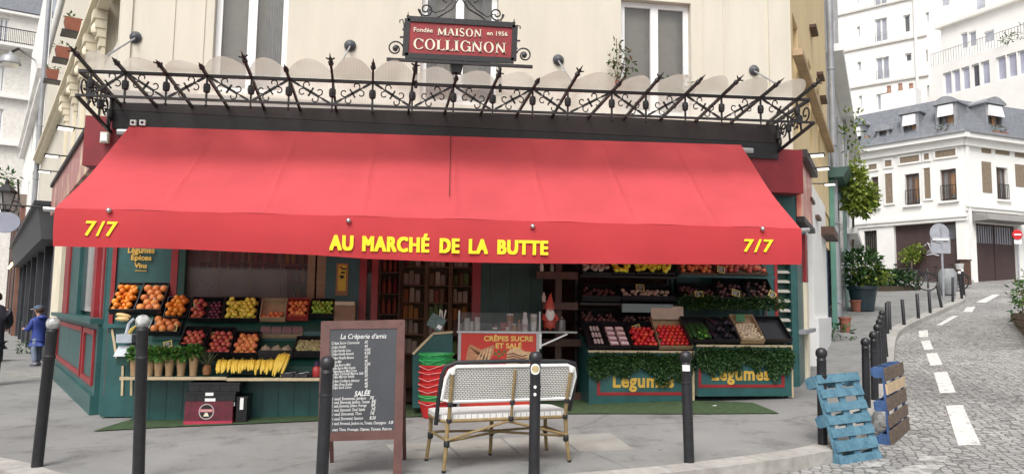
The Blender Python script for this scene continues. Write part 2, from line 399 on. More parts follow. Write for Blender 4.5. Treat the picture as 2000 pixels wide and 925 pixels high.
L4 = mat('leaf_yellow_green', (.28, .34, .06), .55, .25, 20, trans=.3)
L5 = mat('leaf_russet', (.13, .06, .025), .6, .3, 20, trans=.2)
bark = mat('bark', (.09, .065, .045), .9, .3, 12, .4)

# cobbles: little setts with dark joints
def cobble():
    M = bpy.data.materials.new('granite_setts'); M.use_nodes = True; t = M.node_tree; N = t.nodes; L = t.links; b = N['Principled BSDF']
    tc = N.new('ShaderNodeTexCoord'); mp = N.new('ShaderNodeMapping'); mp.inputs['Rotation'].default_value = (0, 0, .55); mp.inputs['Scale'].default_value = (11, 9, 0)
    L.new(tc.outputs['Object'], mp.inputs[0])
    vo = N.new('ShaderNodeTexVoronoi'); vo.feature = 'DISTANCE_TO_EDGE'; vo.inputs['Scale'].default_value = 1; vo.inputs['Randomness'].default_value = .55
    vc = N.new('ShaderNodeTexVoronoi'); vc.inputs['Scale'].default_value = 1; vc.inputs['Randomness'].default_value = .55
    for q in (vo, vc): L.new(mp.outputs[0], q.inputs['Vector'])
    rp = N.new('ShaderNodeValToRGB'); L.new(vo.outputs['Distance'], rp.inputs[0])
    e = rp.color_ramp.elements; e[0].position = .03; e[0].color = (.26, .255, .245, 1); e[1].position = .11; e[1].color = (1, 1, 1, 1)
    sp = N.new('ShaderNodeSeparateColor'); L.new(vc.outputs['Color'], sp.inputs[0])
    cr = N.new('ShaderNodeValToRGB'); L.new(sp.outputs[0], cr.inputs[0]); c = cr.color_ramp.elements
    c[0].color = (.25, .245, .235, 1); c[1].color = (.37, .36, .345, 1)
    no = N.new('ShaderNodeTexNoise'); no.inputs['Scale'].default_value = .5; no.inputs['Detail'].default_value = 7; L.new(tc.outputs['Object'], no.inputs['Vector'])
    mr = N.new('ShaderNodeMapRange'); mr.inputs[1].default_value = .3; mr.inputs[2].default_value = .7; mr.inputs[3].default_value = .72; mr.inputs[4].default_value = 1.2; L.new(no.outputs[0], mr.inputs[0])
    mx = N.new('ShaderNodeMix'); mx.data_type = 'RGBA'; mx.blend_type = 'MULTIPLY'; mx.inputs[0].default_value = .8
    L.new(cr.outputs[0], mx.inputs[6]); L.new(rp.outputs[0], mx.inputs[7])
    m2 = N.new('ShaderNodeVectorMath'); m2.operation = 'SCALE'; L.new(mx.outputs[2], m2.inputs[0]); L.new(mr.outputs[0], m2.inputs['Scale'])
    L.new(m2.outputs[0], b.inputs['Base Color']); b.inputs['Roughness'].default_value = .75
    bp = N.new('ShaderNodeBump'); bp.inputs['Strength'].default_value = .7; bp.inputs['Distance'].default_value = .012
    L.new(rp.outputs[0], bp.inputs['Height']); L.new(bp.outputs[0], b.inputs['Normal'])
    return M
setts = cobble()

# ================================================================== THE GROUND
mb = MB()
gx = [-160, -90, -60] + [-45 + i for i in range(0, 120)] + [90, 160]
gy = [-60, -30] + [-18 + i for i in range(0, 100)] + [110, 200]
i0 = 0
for y in gy:
    for x in gx: mb.v.append(V((x, y, gz(x, y) + ROADZ)))
nx = len(gx)
for j in range(len(gy) - 1):
    for i in range(nx - 1):
        a = j*nx + i; mb.f.append((a, a + 1, a + nx + 1, a + nx)); mb.mi.append(0)
struct(mb, 'road', setts)

kp = [on_g(*p) for p in ((-180, 880), (-60, 903), (0, 916), (60, 936), (200, 956), (420, 966), (650, 966), (880, 955), (1000, 946), (1150, 937), (1318, 922), (1460, 905), (1600, 884), (1650, 868), (1700, 815), (1728, 765), (1744, 715), (1750, 660), (1765, 640), (1800, 622), (1850, 600), (1884, 584), (1880, 571))]
kp = [V((kp[0].x, kp[0].y, 0)) - (-DL)*0 + DL*d for d in (34, 24, 15, 8, 3)] + [V((p.x, p.y, 0)) for p in kp]
bs = [-34, -24, -15, -8, -5.2, -4.0, -2.6, -1.6, -.7]
base = [FL.pt(s, -.03, 0) for s in bs]
base += [V((XL + (XR - XL)*t, .03, 0)) for t in (0, .14, .29, .43, .54, .64, .74, .84, .93, 1)]
base += [FR.pt(s, -.03, 0) for s in (1.5, 3.2, 5, 6.5, 8, 10.5, 14, 19, 24)]
K = len(kp); 
assert len(base) == K, (len(base), K)
def crom(P, t):
    n = len(P) - 1; i = min(int(t), n - 1); f = t - i
    a, b, c, d = P[max(i - 1, 0)], P[i], P[i + 1], P[min(i + 2, n)]
    return .5*((2*b) + (c - a)*f + (2*a - 5*b + 4*c - d)*f*f + (3*b - a - 3*c + d)*f**3)
SUB = 5; ks = []; bb = []
for i in range((K - 1)*SUB + 1):
    ks.append(crom(kp, i/SUB)); k = min(i//SUB, K - 2); bb.append(base[k].lerp(base[k + 1], i/SUB - k))
kin = []
for i, (p, q) in enumerate(zip(ks, bb)):
    tg = (ks[min(i + 1, len(ks) - 1)] - ks[max(i - 1, 0)]).normalized(); nn = V((-tg.y, tg.x, 0))
    if nn.dot(q - p) < 0: nn = -nn
    kin.append(p + nn*.26)
mb = MB(); NA = 12
for p, q in zip(kin, bb):
    for a in range(NA + 1):
        r = p.lerp(q, a/NA); mb.v.append(V((r.x, r.y, gz(r.x, r.y))))
for i in range(len(ks) - 1):
    for a in range(NA):
        c = i*(NA + 1) + a; mb.f.append((c, c + 1, c + NA + 2, c + NA + 1)); mb.mi.append(0)
struct(mb, 'pavement', asphalt)
mb = MB()
for i in range(len(ks) - 1):
    mb.cur = (i//3) % 2; g = .004 if i % 3 == 0 else 0
    def z(p, o): return V((p.x, p.y, gz(p.x, p.y) + o))
    a, b, c, d = ks[i].lerp(ks[i + 1], g*3), ks[i + 1], kin[i + 1], kin[i].lerp(kin[i + 1], g*3)
    mb.hexa([z(a, -.2), z(b, -.2), z(c, -.2), z(d, -.2), z(a, .003), z(b, .003), z(c, .003), z(d, .003)])
struct(mb, 'kerb', [granite, granite2])
paint = worn_paint('road_paint', (.60, .59, .56), .34, .46)
paint_w = worn_paint('worn_road_paint', (.46, .45, .43), .44, .60)
mb = MB()
def mark(q, k=0):
    mb.cur = k; P = [on_g(*p, ROADZ) for p in q]; n = 5
    for i in range(n):
        a, b, c, d = P[0].lerp(P[3], i/n), P[1].lerp(P[2], i/n), P[1].lerp(P[2], (i + 1)/n), P[0].lerp(P[3], (i + 1)/n)
        mb.poly([(p.x, p.y, gz(p.x, p.y) + ROADZ + .006) for p in (a, b, c, d)])
for q in (((1847, 792), (1880, 791), (1916, 868), (1872, 870)), ((1824, 727), (1850, 726), (1867, 766), (1836, 768)), ((1809, 690), (1830, 689), (1841, 712), (1817, 714)),
          ((1799, 666), (1816, 664), (1823, 682), (1805, 683)), ((1794, 646), (1812, 644), (1813, 657), (1796, 659)), ((1860, 617), (1872, 616), (1840, 635), (1828, 635)),
          ((1888, 600), (1905, 598), (1899, 609), (1881, 609)), ((1939, 575), (1953, 575), (1925, 591), (1906, 590))): mark(q)
mark(((1780, 908), (1846, 908), (1810, 932), (1722, 932)), 1); mark(((1800, 890), (1850, 891), (1845, 902), (1790, 901)), 1); mark(((1688, 905), (1735, 900), (1720, 912), (1664, 914)), 1)
struct(mb, 'road_markings', [paint, paint_w])

# access covers in the pavement
tl, tr, br, bl = [on_g(*p) for p in ((750, 868), (1195, 845), (1240, 877), (778, 897))]
for k in range(4):
    a, b = k/4 + .006, (k + 1)/4 - .006
    q = [bl.lerp(br, a), bl.lerp(br, b), tl.lerp(tr, b), tl.lerp(tr, a)]
    mb = MB(); mb.hexa([(p.x, p.y, gz(p.x, p.y) - .02) for p in q] + [(p.x, p.y, gz(p.x, p.y) + .005) for p in q])
    c = sum(q, V())/4; c.z = gz(c.x, c.y) + .006; ex = (q[1] - q[0]).normalized()
    mb.cur = 1; mb.obox(c, ex*.055, V((0, .008, 0)), V((0, 0, .0015)))
    tag(mb.build('access_cover', [concrete, blackp]), ['leftmost concrete access cover in the pavement behind the menu board', 'concrete access cover in the pavement under the left of the bench', 'concrete access cover in the pavement under the right of the bench', 'rightmost concrete access cover in the pavement beyond the bench'][k], 'cover', 'concrete covers let into the pavement')

# ================================================================== THE CORNER BUILDING
ZB1, ZB0 = on_y(868, 222, 0).z, on_y(868, 258, 0).z
bld = thing('corner_building', 'cream corner house with white windows above a dark green grocery shopfront', 'building', (0, 2, 0))
ZT = 9.5
R1 = FF.rect(415, 0, 560, 205); R2 = FF.rect(822, 0, 972, 205); R3 = FF.rect(1213, 2, 1350, 205)
ztop = FF.hit(1281, 2)[1]; zsill = ZB1 + .12
wins = [(r[0], r[1], zsill, ztop) for r in (R1, R2, R3)]
mb = MB(FF); wall(mb, XL, XR, ZB0 - .02, ZT, wins, .22)
mb.bx(XL, XR, -.5, -.3, ZB0, ZT); o = mb.build('wall', cream, bld)
for a, b in ((258, 335), (341, 396), (566, 640), (1352, 1360), (1412, 1490)):
    pass
for p in (339, 398, 1372, 1413):      # shallow vertical joints and raised strips of the render
    mb = MB(FF); s = FF.hit(p, 60)[0]; mb.bx(s - .012, s + .012, -.01, .014, ZB1 + .05, ZT); mb.build('wall_strip', cream, bld)
for p0, p1 in ((236, 258), (1500, 1534)):
    s0 = FF.hit(p0, 60)[0]; s1 = FF.hit(p1, 60)[0]; mb = MB(FF); mb.bx(s0, s1, -.01, .03, ZB1 + .05, ZT); mb.build('wall_strip', cream, bld)
for k, r in enumerate(wins):
    f = window(bld, FF, r, white_p, clear, .16, 2, 0, .085)
    t = MB(FF); t.bx(r[0] - .02, r[1] + .02, -1.6, -1.55, r[2] - .1, r[3] + .1); t.build('room_back', mat('dim_room', (.16, .155, .15), .9), f)
    t = MB(FF); n = 30
    rng = ((.70, 1.0),) if k == 0 else ((.06, .2), (.8, .96)) if k == 1 else ()
    for a, b in rng:
        for i in range(n):
            q0, q1 = a + (b - a)*i/n, a + (b - a)*(i + 1)/n; w0 = r[0] + (r[1] - r[0])*q0; w1 = r[0] + (r[1] - r[0])*q1
            h0, h1 = -.185 + .014*sin(i*1.9), -.185 + .014*sin((i + 1)*1.9)
            t.poly([(w0, h0, r[2]), (w1, h1, r[2]), (w1, h1, r[3]), (w0, h0, r[3])])
    if rng: t.build('curtain', curtain_m, f)
    if k != 1:
        t = MB(FF); t.bx(r[0] + .1, r[1] - .1, -.45, -.43, r[2], r[3]); t.build('blind', pane_g, f)
    t = MB(FF); t.bx(r[0] - .12, r[1] + .12, .002, .1, r[2] - .1, r[2] - .004); t.build('sill', cream2, f)
# side walls above the shop
SLE = FL.hit(119, 600)[0]; SPE = FL.hit(103, 600)[0]                       # where the shopfront ends on the left wall
SLB = FL.hit(75, 385)[0]                        # where the house ends on the left
SRE = FR.hit(1617, 300)[0]                      # where it ends on the right
lw = FL.rect(208, 0, 232, 100); 
lh = [(lw[0], lw[1], lw[2], ztop + .1), (lw[0] - 2.6, lw[0] - 1.9, lw[2], ztop + .1), (lw[0] - 4.6, lw[0] - 3.9, lw[2], ztop + .1)]
ZF = ZB0 - .15
mb = MB(FL); wall(mb, SLB, 0, ZF, ZT, lh, .25); mb.build('wall', cream, bld)
for h in lh: window(bld, FL, h, cream2, pane_d, .2, 2, 0, .06)
rw = FR.rect(1508, 68, 1524, 165)
rh = [(max(.3, rw[0]), max(.3, rw[0]) + .8, rw[2], ztop + .1), (3.0, 3.7, rw[2] + .2, ztop + .2), (5.0, 5.6, rw[2] + .2, ztop + .2)]
mb = MB(FR); wall(mb, 0, SRE, ZF, ZT, rh, .25); mb.build('wall', yellowr, bld)
for h in rh: window(bld, FR, h, cream2, pane_d, .2, 2, 0, .06)
zc = FL.hit(120, 170, .2)[1]
mb = MB(FL); mb.bx(SLB + .02, -.9, .003, .16, zc - .14, zc - .05); mb.bx(SLB + .02, -.9, .003, .24, zc - .05, zc + .02); mb.build('string_course', cream2, bld)
zc2 = FL.hit(172, 38, .1)[1]
mb = MB(FL); mb.bx(SLB + .02, -1.2, .003, .12, zc2 - .1, zc2); mb.build('string_course', cream2, bld)
for s in (-2.0, -3.3, -4.6, -6.2, -8.0):        # carved consoles under the string course
    if s < SLB + .3: continue
    t = MB(FL)
    for k in range(5): t.bx(s - .16 + .012*k, s + .16 - .012*k, .004, .2 - .035*k, zc - .15 - .14*(k + 1), zc - .15 - .14*k - .003)
    t.lathe((s, .10, zc - .42), [(.02, -.12), (.10, -.07), (.12, 0), (.08, .09), (.02, .13)], 8); t.build('console', cream2, bld, True)
    t = MB(FL); t.bx(s - .13, s + .13, .004, .06, ZF - .4, zc - .88); t.build('pilaster', cream2, bld)
mb = MB(FR); z_ = FR.hit(1535, 22, .1)[1]; mb.bx(.15, SRE - .1, .003, .16, z_ - .08, z_ + .02); mb.build('string_course', wood, bld)
for px, py in ((1574, 392), (1588, 425), (1583, 60), (1597, 150), (1603, 195)):
    s, z = FR.hit(px, py); t = MB(FR); t.bx(s - .3, s + .3, .003, .13, z - .04, z + .02); t.build('window_hood', darkwood, bld)

# ---- shopfront, front face
def X(px, y=600): return FF.hit(px, y)[0]
GB = -.25
xs = dict(c0=XL, r0=X(214), r0b=X(222), r1=X(330), r1b=X(343), w0=X(357), w1=X(598), w2=X(634), p1=X(700), d0=X(737), d1=X(922), j1=X(938), o0=X(1060), o1=X(1322), s0=X(1519), s1=X(1546))
zh = 2.75
def fbox(name, a, b, d0, d1, z0, z1, m):
    t = MB(FF); t.bx(a, b, d0, d1, z0, z1); return t.build(name, m, bld)
fbox('fascia', XL - .28, XR - .02, .0, .30, zh + .35, ZB0 - .08, maroon)
fbox('lintel', XL, XR, -.14, 0, zh, ZB0 - .1, green)
fbox('corner_post', xs['c0'], xs['r0'], -.14, .0, GB, zh, green)
fbox('frame_post', xs['r0'], xs['r0b'], -.13, .012, GB, zh, redp)
fbox('panel', xs['r0b'], xs['r1'], -.13, -.02, GB, zh, green)
fbox('frame_post', xs['r1'], xs['r1b'], -.13, .012, GB, zh, redp)
fbox('frame_post', xs['r1b'], xs['w0'], -.13, .0, GB, zh, green_d)
fbox('stall_riser', xs['w0'], xs['w2'], -.14, 0, GB, .85, green)
t = MB(FF)
for p0, p1 in ((398, 401), (417, 420), (460, 463), (480, 484), (541, 546)): pass
for p in (420, 482, 542):
    x = X(p); t.bx(x - .014, x + .014, -.135, -.105, .85, zh)
t.bx(xs['w1'], xs['w1'] + .1, -.12, .01, .85, zh); t.bx(xs['w2'] - .12, xs['w2'], -.12, .01, .85, zh)
t.build('window_frame', mat('dull_wood', (.24, .17, .10), .7, .2, 5, .2, 30, stretch=(1, 1, 8)), bld)
t = MB(FF); t.bx(xs['w0'], xs['w1'], -.1, -.085, .85, zh); t.build('shop_window', shopglass, bld)
t = MB(FF); t.bx(xs['w0'], X(552), -.3, -.29, .85, on_y(400, 525, .3).z); t.build('window_film_reflection', glass('film_reflection', (.46, .40, .36), .5, .2), bld)  # film colour lightened to carry the grey-brown reflection of the window
fbox('pilaster', xs['w2'], xs['p1'], -.14, .02, GB, zh, green)
fbox('door_frame', xs['p1'], xs['p1'] + .1, -.14, .01, GB, zh, redp)
fbox('door_frame', xs['d0'] - .09, xs['d0'], -.14, .01, GB, zh, redp)
fbox('door_glass', xs['p1'] + .1, xs['d0'] - .09, -.09, -.07, GB, zh, shopglass)
fbox('door_frame', xs['d1'], xs['j1'], -.14, .01, GB, zh, redp)
fbox('panel', xs['j1'], xs['o0'], -.13, 0, GB, zh, green_d)
for p in (960, 1000, 1040):
    x = X(p); fbox('panel_moulding', x - .02, x + .02, 0.002, .02, .1, zh, green_d)
fbox('panel', xs['o1'], X(1490), -.13, 0, GB, zh, green)
fbox('frame_post', X(1490), X(1497), -.13, .012, GB, zh, redp)
fbox('frame_post', X(1497), X(1513), -.13, 0, GB, zh, green)
fbox('frame_post', X(1513), xs['s0'], -.13, .012, GB, zh, redp)
t = MB(FF); z = .5
while z < zh - .1:
    t.hexa([(xs['s0'], -.1, z), (xs['s1'], -.1, z), (xs['s1'], -.03, z - .03), (xs['s0'], -.03, z - .03), (xs['s0'], -.1, z + .02), (xs['s1'], -.1, z + .02), (xs['s1'], -.03, z - .01), (xs['s0'], -.03, z - .01)]); z += .145
t.build('louvre', mat('pale_louvre', (.42, .41, .36), .5), bld)
fbox('louvre_back', xs['s0'], xs['s1'], -.14, -.11, GB, zh, green_d)
fbox('corner_post', xs['s1'], XR, -.14, .0, GB, zh, green)
fbox('beam', X(235, 225), X(1500, 245), .004, .34, ZB0, ZB1, beamm)
fbox('beam_soffit', X(240, 225), X(1497, 245), .303, .335, ZB0 - .24, ZB0 - .003, iron)
# interior
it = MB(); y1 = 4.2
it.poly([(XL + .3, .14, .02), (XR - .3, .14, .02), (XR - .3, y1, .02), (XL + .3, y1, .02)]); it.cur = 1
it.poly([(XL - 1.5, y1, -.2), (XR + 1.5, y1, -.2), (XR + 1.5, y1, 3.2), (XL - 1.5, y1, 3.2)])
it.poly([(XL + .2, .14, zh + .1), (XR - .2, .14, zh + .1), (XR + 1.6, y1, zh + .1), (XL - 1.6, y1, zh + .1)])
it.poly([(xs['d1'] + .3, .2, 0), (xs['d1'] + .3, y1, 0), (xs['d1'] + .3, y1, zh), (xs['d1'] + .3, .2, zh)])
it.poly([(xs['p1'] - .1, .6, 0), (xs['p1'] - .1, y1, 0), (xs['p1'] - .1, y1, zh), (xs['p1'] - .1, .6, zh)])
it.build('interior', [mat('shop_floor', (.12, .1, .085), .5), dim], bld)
# gold wording on the left pilaster panel
for wd, p0, p1, yb, h in (('Légumes', 250, 302, 493, 14), ('Épices', 256, 296, 507, 12), ('Vins', 262, 287, 522, 11)):
    t = MB(); a, b = on_y(p0, yb, -.012), on_y(p1, yb + 1, -.012); put_text(t, wd, a, b, h*10/FPX*.8, (0, -1, 0), .008, .03); t.build('lettering', gold, bld)
t = MB(); a, b = on_y(263, 527, -.0), on_y(286, 528, -.0); t.bx(a.x, b.x, .012, .021, a.z - .012, a.z); t.build('underline', gold, bld)
# ---- shopfront, left face
z_s0, z_s1 = FL.hit(165, 634)[1], FL.hit(165, 629)[1]; 
def lbox(name, a, b, d0, d1, z0, z1, m):
    t = MB(FL); t.bx(min(a, b), max(a, b), d0, d1, z0, z1); return t.build(name, m, bld)
def SL(px, y=600, d=0): return FL.hit(px, y, d)[0]
lbox('plinth', SLE, -.02, -.1, .10, -.4, .14, green)
lbox('stall_riser', SLE, -.02, -.1, .06, .14, 1.06, green)
lbox('sill', SLE - .05, 0, -.1, .16, 1.06, 1.13, green)
for a, b in ((SL(125), SL(176)), (SL(179), SL(201))):
    t = MB(FL); q = .07
    t.bx(a, a + q*1.6, .062, .09, .25, .98); t.bx(b - q, b, .062, .09, .25, .98); t.bx(a + q*1.6, b - q, .062, .09, .25, .32); t.bx(a + q*1.6, b - q, .062, .09, .91, .98)
    t.build('panel_frame', redp, bld)
lbox('frame_post', SL(127), SL(136), -.1, .05, 1.13, 3.1, redp); lbox('frame_post', SL(136), SL(152), -.1, .02, 1.13, 3.1, green)
lbox('shop_window', SL(152), SL(182), -.06, -.04, 1.2, 3.1, pane_d)
lbox('frame_post', SL(182), SL(188), -.1, .03, 1.13, 3.1, redp)
lbox('shop_window', SL(188), SL(200), -.06, -.04, 1.2, 3.1, pane_l); lbox('frame_post', SL(200), SL(202.5), -.1, .03, 1.13, 3.1, redp)
lbox('corner_post', SL(202.5), -.005, -.1, .01, 1.13, 3.1, green)
lbox('pier', SPE, SLE - .01, -.1, .05, -.4, ZF - .01, cream2)
lbox('shop_wall', SLE, 0, -.12, -.1, 1.1, ZF - .01, green_d)
lbox('lintel', SLE, -.005, -.09, .04, 3.1, ZF - .012, green)
# ---- shopfront, right face
def SR(px, y=600, d=0): return FR.hit(px, y, d)[0]
def rbox(name, a, b, d0, d1, z0, z1, m):
    t = MB(FR); t.bx(min(a, b), max(a, b), d0, d1, z0, z1); return t.build(name, m, bld)
rbox('corner_post', .005, SR(1570), -.1, .02, -.1, ZF - .012, green)
rbox('pier', SR(1584), SR(1611), -.1, .06, 0, ZF - .012, white_r)
rbox('pier_base', SR(1584), SR(1612), .061, .12, -.1, FR.hit(1598, 620)[1], white_p)
rbox('door', SR(1570.2), SR(1583.8), -.12, -.05, -.1, ZF - .012, mat('blue_grey_door', (.05, .09, .13), .5))
rbox('door', SR(1611.2), SRE, -.12, -.06, 0, FR.hit(1612, 478)[1], mat('blue_door', (.02, .05, .12), .5))
rbox('shop_wall', SR(1611.2), SRE, -.12, -.02, FR.hit(1612, 478)[1], ZF - .013, yellowr)
z_ = FR.hit(1607, 465)[1]; rbox('door_hood', SR(1601), SR(1613), -.02, .3, z_ - .05, z_ + .12, darkwood)
rbox('post', SR(1567), SR(1571), .02, .07, -.1, FR.hit(1569, 552)[1], cream2); rbox('post', SR(1567), SR(1571), .02, .07, FR.hit(1569, 551)[1], 2.6, redp)
z_ = FR.hit(1565, 645)[1]; rbox('sill', .02, SR(1578), .0, .12, z_ - .04, z_ + .02, zinc)

# ---- signboards on the side faces
def printed(name, c1, c2, c3, scale):
    M = bpy.data.materials.new(name); M.use_nodes = True; t = M.node_tree; N = t.nodes; L = t.links; b = N['Principled BSDF']
    tc = N.new('ShaderNodeTexCoord'); n = N.new('ShaderNodeTexNoise'); n.inputs['Scale'].default_value = scale; n.inputs['Detail'].default_value = 2; L.new(tc.outputs['Object'], n.inputs['Vector'])
    r = N.new('ShaderNodeValToRGB'); e = r.color_ramp.elements; e[0].color = (*c1, 1); e[0].position = .42; e[1].color = (*c3, 1); e[1].position = .68
    q = e.new(.56); q.color = (*c2, 1); L.new(n.outputs[0], r.inputs[0]); L.new(r.outputs[0], b.inputs['Base Color']); b.inputs['Roughness'].default_value = .3
    return M
pl = printed('printed_board', (.36, .10, .08), (.5, .2, .16), (.75, .6, .35), 2.2)
sg = thing('signboard', 'maroon printed signboard along the left side of the shop above the boy', 'sign', FL.pt(-2, .2, 3))
a0, z0 = FL.hit(172, 242, .28); a1, z1 = FL.hit(103, 342, .28); zlo = FL.hit(140, 362, .28)[1]
t = MB(FL); t.bx(a1, -.05, .05, .27, 3.12, ZB0 - .12); t.build('board', pl, sg)
t = MB(FL); t.bx(a1 - .03, -.02, .04, .31, ZB0 - .12, ZB0 - .05); t.build('top_rail', iron, sg)
sg2 = thing('signboard', 'red printed signboard with glossy pictures on the right side of the shop', 'sign', FR.pt(1.5, .2, 3))
b1 = FR.hit(1586, 380, .1)[0]; z_ = FR.hit(1555, 410, .1)[1]
t = MB(FR); t.bx(.0, b1, .03, .10, z_, ZB0 - .14); t.build('board', printed('printed_board_red', (.42, .07, .06), (.62, .22, .16), (.85, .62, .25), 1.6), sg2)
t = MB(FR); t.bx(-.02, b1 + .03, .025, .2, ZB0 - .137, ZB0 - .02); t.build('top_rail', beamm, sg2)
t = MB(FR); t.bx(.0, b1, .03, .14, z_ - .08, z_ - .002); t.build('bottom_rail', iron, sg2)
lampm = mat('lamp_lens', (.95, .93, .85), .4, .02, 5, emit=1.1)
def proj(p):
    d = V(p) - CAM; k = FPX/d.dot(FW); return 1000 + d.dot(RT)*k, 462.5 - d.dot(UP)*k
def sign_lamp(fr, px, py, label):
    z = ZB0 - (.09 if fr is FL else .10); sg_ = -1 if fr is FL else 1; dd = .42 if fr is FL else .22
    s = min((sg_*(.15 + .05*k) for k in range(120)), key=lambda s: abs(proj(fr.pt(s, dd, z))[1] - py)); o = thing('sign_lamp', label, 'lamp', fr.pt(s, .3, z), 'small lamps over the side signboards')
    t = MB(fr); t.bx(s - .11, s + .11, dd, dd + .22, z, z + .02); t.build('housing', iron, o)
    t = MB(fr); t.bx(s - .09, s + .09, dd + .02, dd + .2, z - .01, z - .001); t.build('lens', lampm, o)
    t = MB(fr); t.tube([(s, dd - .2, ZB0 - .06), (s, dd - .08, z + .03), (s, dd + .08, z + .022)], .012, 6); t.build('arm', iron, o)
for p, q in (((142, 254), 'nearest small flat lamp over the left side signboard'), ((108, 307), 'middle small flat lamp over the left side signboard'), ((90, 337), 'farthest small flat lamp over the left side signboard')): sign_lamp(FL, *p, q)
for p, q in (((1562, 292), 'nearest small flat lamp over the right side signboard'), ((1582, 331), 'middle small flat lamp over the right side signboard'), ((1601, 361), 'farthest small flat lamp over the right side signboard')): sign_lamp(FR, *p, q)

# ================================================================== AWNING
YT_, YF = -.36, -1.95
aw = thing('awning', 'wide red fabric awning with yellow lettering over the grocery stalls', 'awning', (0, -.4, 3.6))
TL, TR = on_y(252, 247, YT_), on_y(1447, 283, YT_); BL, BR = on_y(108, 406, YF), on_y(1564, 446, YF)
t = MB(); NX, NY = 288, 18
for j in range(NY + 1):
    v = j/NY
    for i in range(NX + 1):
        u = i/NX; p = TL.lerp(TR, u).lerp(BL.lerp(BR, u), v)
        seam = sum(math.exp(-((u - .125*k)/.0035)**2) for k in range(1, 8)); sag = .022*seam*sin(pi*v)**.4 - .055*sin(pi*v)*(1 + .25*sin(u*9) + .12*abs(sin(u*8*pi))) + .006*sin(u*46 + v*3)*v + .012*sin(v*7 + u*13)*sin(pi*v)
        dip = -.022*sin(u*pi*1.6)*v if u > .3 else 0
        t.v.append(p + V((0, -.3*sag, sag*.8 + dip*0)))
for j in range(NY):
    for i in range(NX):
        a = j*(NX + 1) + i; t.f.append((a, a + 1, a + NX + 2, a + NX + 1)); t.mi.append(0)
can = t.build('canvas', redcloth, aw, True)
t = MB()
for u in (.2, .355, .68, .84):
    pass
for k in range(7):
    u = (k + .5)/7.2
bot = [(104, 480), (330, 485), (600, 497), (700, 504), (840, 510), (1000, 513), (1150, 514), (1350, 515), (1562, 516)]
def bot_y(px):
    for (a, b), (c, d) in zip(bot, bot[1:]):
        if a <= px <= c: f = (px - a)/(c - a); return b + (d - b)*f
    return bot[0][1] if px < bot[0][0] else bot[-1][1]
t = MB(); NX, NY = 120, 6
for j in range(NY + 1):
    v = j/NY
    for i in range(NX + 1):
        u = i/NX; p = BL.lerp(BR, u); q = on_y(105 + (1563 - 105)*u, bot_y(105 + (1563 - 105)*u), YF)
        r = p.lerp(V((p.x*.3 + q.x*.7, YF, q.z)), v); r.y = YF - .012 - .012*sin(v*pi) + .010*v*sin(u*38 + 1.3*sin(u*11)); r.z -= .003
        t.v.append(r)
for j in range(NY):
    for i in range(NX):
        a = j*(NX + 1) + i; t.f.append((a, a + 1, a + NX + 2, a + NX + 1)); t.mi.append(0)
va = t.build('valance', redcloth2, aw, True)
def cloth_y(x, z):
    u = min(1, max(0, (x - BL.x)/(BR.x - BL.x))); zt_ = BL.z + (BR.z - BL.z)*u; zb_ = on_y(105 + 1458*u, bot_y(105 + 1458*u), YF).z; v = min(1, max(0, (zt_ - z)/(zt_ - zb_)))
    return YF - .012 - .012*sin(v*pi) + .010*v*sin(u*38 + 1.3*sin(u*11))
YL = YF - .02
for txt, x0, y0, x1, y1, hh, bo, shr in (('AU', 643, 487, 690, 488, 29/FPX*8.4, 0, 0), ('MARCHÉ', 707, 489, 838, 492, 29/FPX*8.45, 0, 0), ('DE', 858, 492.5, 897, 493.3, 28.5/FPX*8.5, 0, 0), ('LA', 915, 494, 953, 494.7, 28.5/FPX*8.55, 0, 0), ('BUTTE', 971, 495, 1070, 497, 28/FPX*8.6, 0, 0), ('7/7', 166, 459, 230, 461, 27/FPX*8.1, .012, .12), ('7/7', 1452, 491, 1510, 492, 24/FPX*9, .012, .12)):
    t = MB(); g = .011 if shr == 0 else .003
    for k in (-1, 0, 1):
        for q in ((0,) if shr else (-.007, .007)): i_ = len(t.v); put_text(t, txt, on_y(x0, y0, YL) + V((g*(1 + k), 0, q)), on_y(x1, y1, YL) + V((g*(k - 1), 0, q)), hh - .012*(shr == 0), (0, -1, 0), .003 + .0008*(k + 1) + .0004*(q > 0), bo, shr, 1.14 if shr == 0 else 1.22)
    for p in t.v: p.y = cloth_y(p.x, p.z) - .011 - (YL - p.y)
    t.build('lettering', yellow, va)
t = MB(); t.tube([BL + V((0, .02, -.02)), BR + V((0, .02, -.02))], .026, 10); t.build('front_rail', redcloth2, aw, True)
for e, q in ((BL, -1), (BR, 1)): t = MB(); t.tube([e + V((.003*q, .02, -.018)), e + V((.12*q, .02, -.01))], .028, 10); t.build('rail_end', steel, aw, True)
for px, py in ((213, 411), (681, 431), (1040, 442), (1489, 447)):
    p = on_y(px, py, YF - .03); t = MB(); t.lathe(p + V((0, .02, 0)), [(.008, 0), (.028, .005), (.03, .03), (.018, .05), (.004, .055)], 10, (0, -1, 0)); t.build('cap', steel, aw, True)
t = MB(); a, b = TL + V((.05, .05, -.07)), TR + V((-.05, .05, -.07)); t.tube([a + V((-.2, 0, 0)), a, b, b + V((.25, 0, 0))], .05, 10); t.build('roller', steel, aw, True)
for k in (.02, .5, .98):
    a, b = TL.lerp(TR, k), BL.lerp(BR, k); mm = a.lerp(b, .5) + V((.3 if k < .5 else -.3, .0, -.14))
    t = MB(); t.tube([a + V((0, .1, -.12)), mm, b + V((0, .05, -.06))], .02, 8); t.build('folding_arm', steel, aw)
t = MB(); a = on_y(878, 268, YT_ - .03); b = CAM + ray(877, 384)*0; 
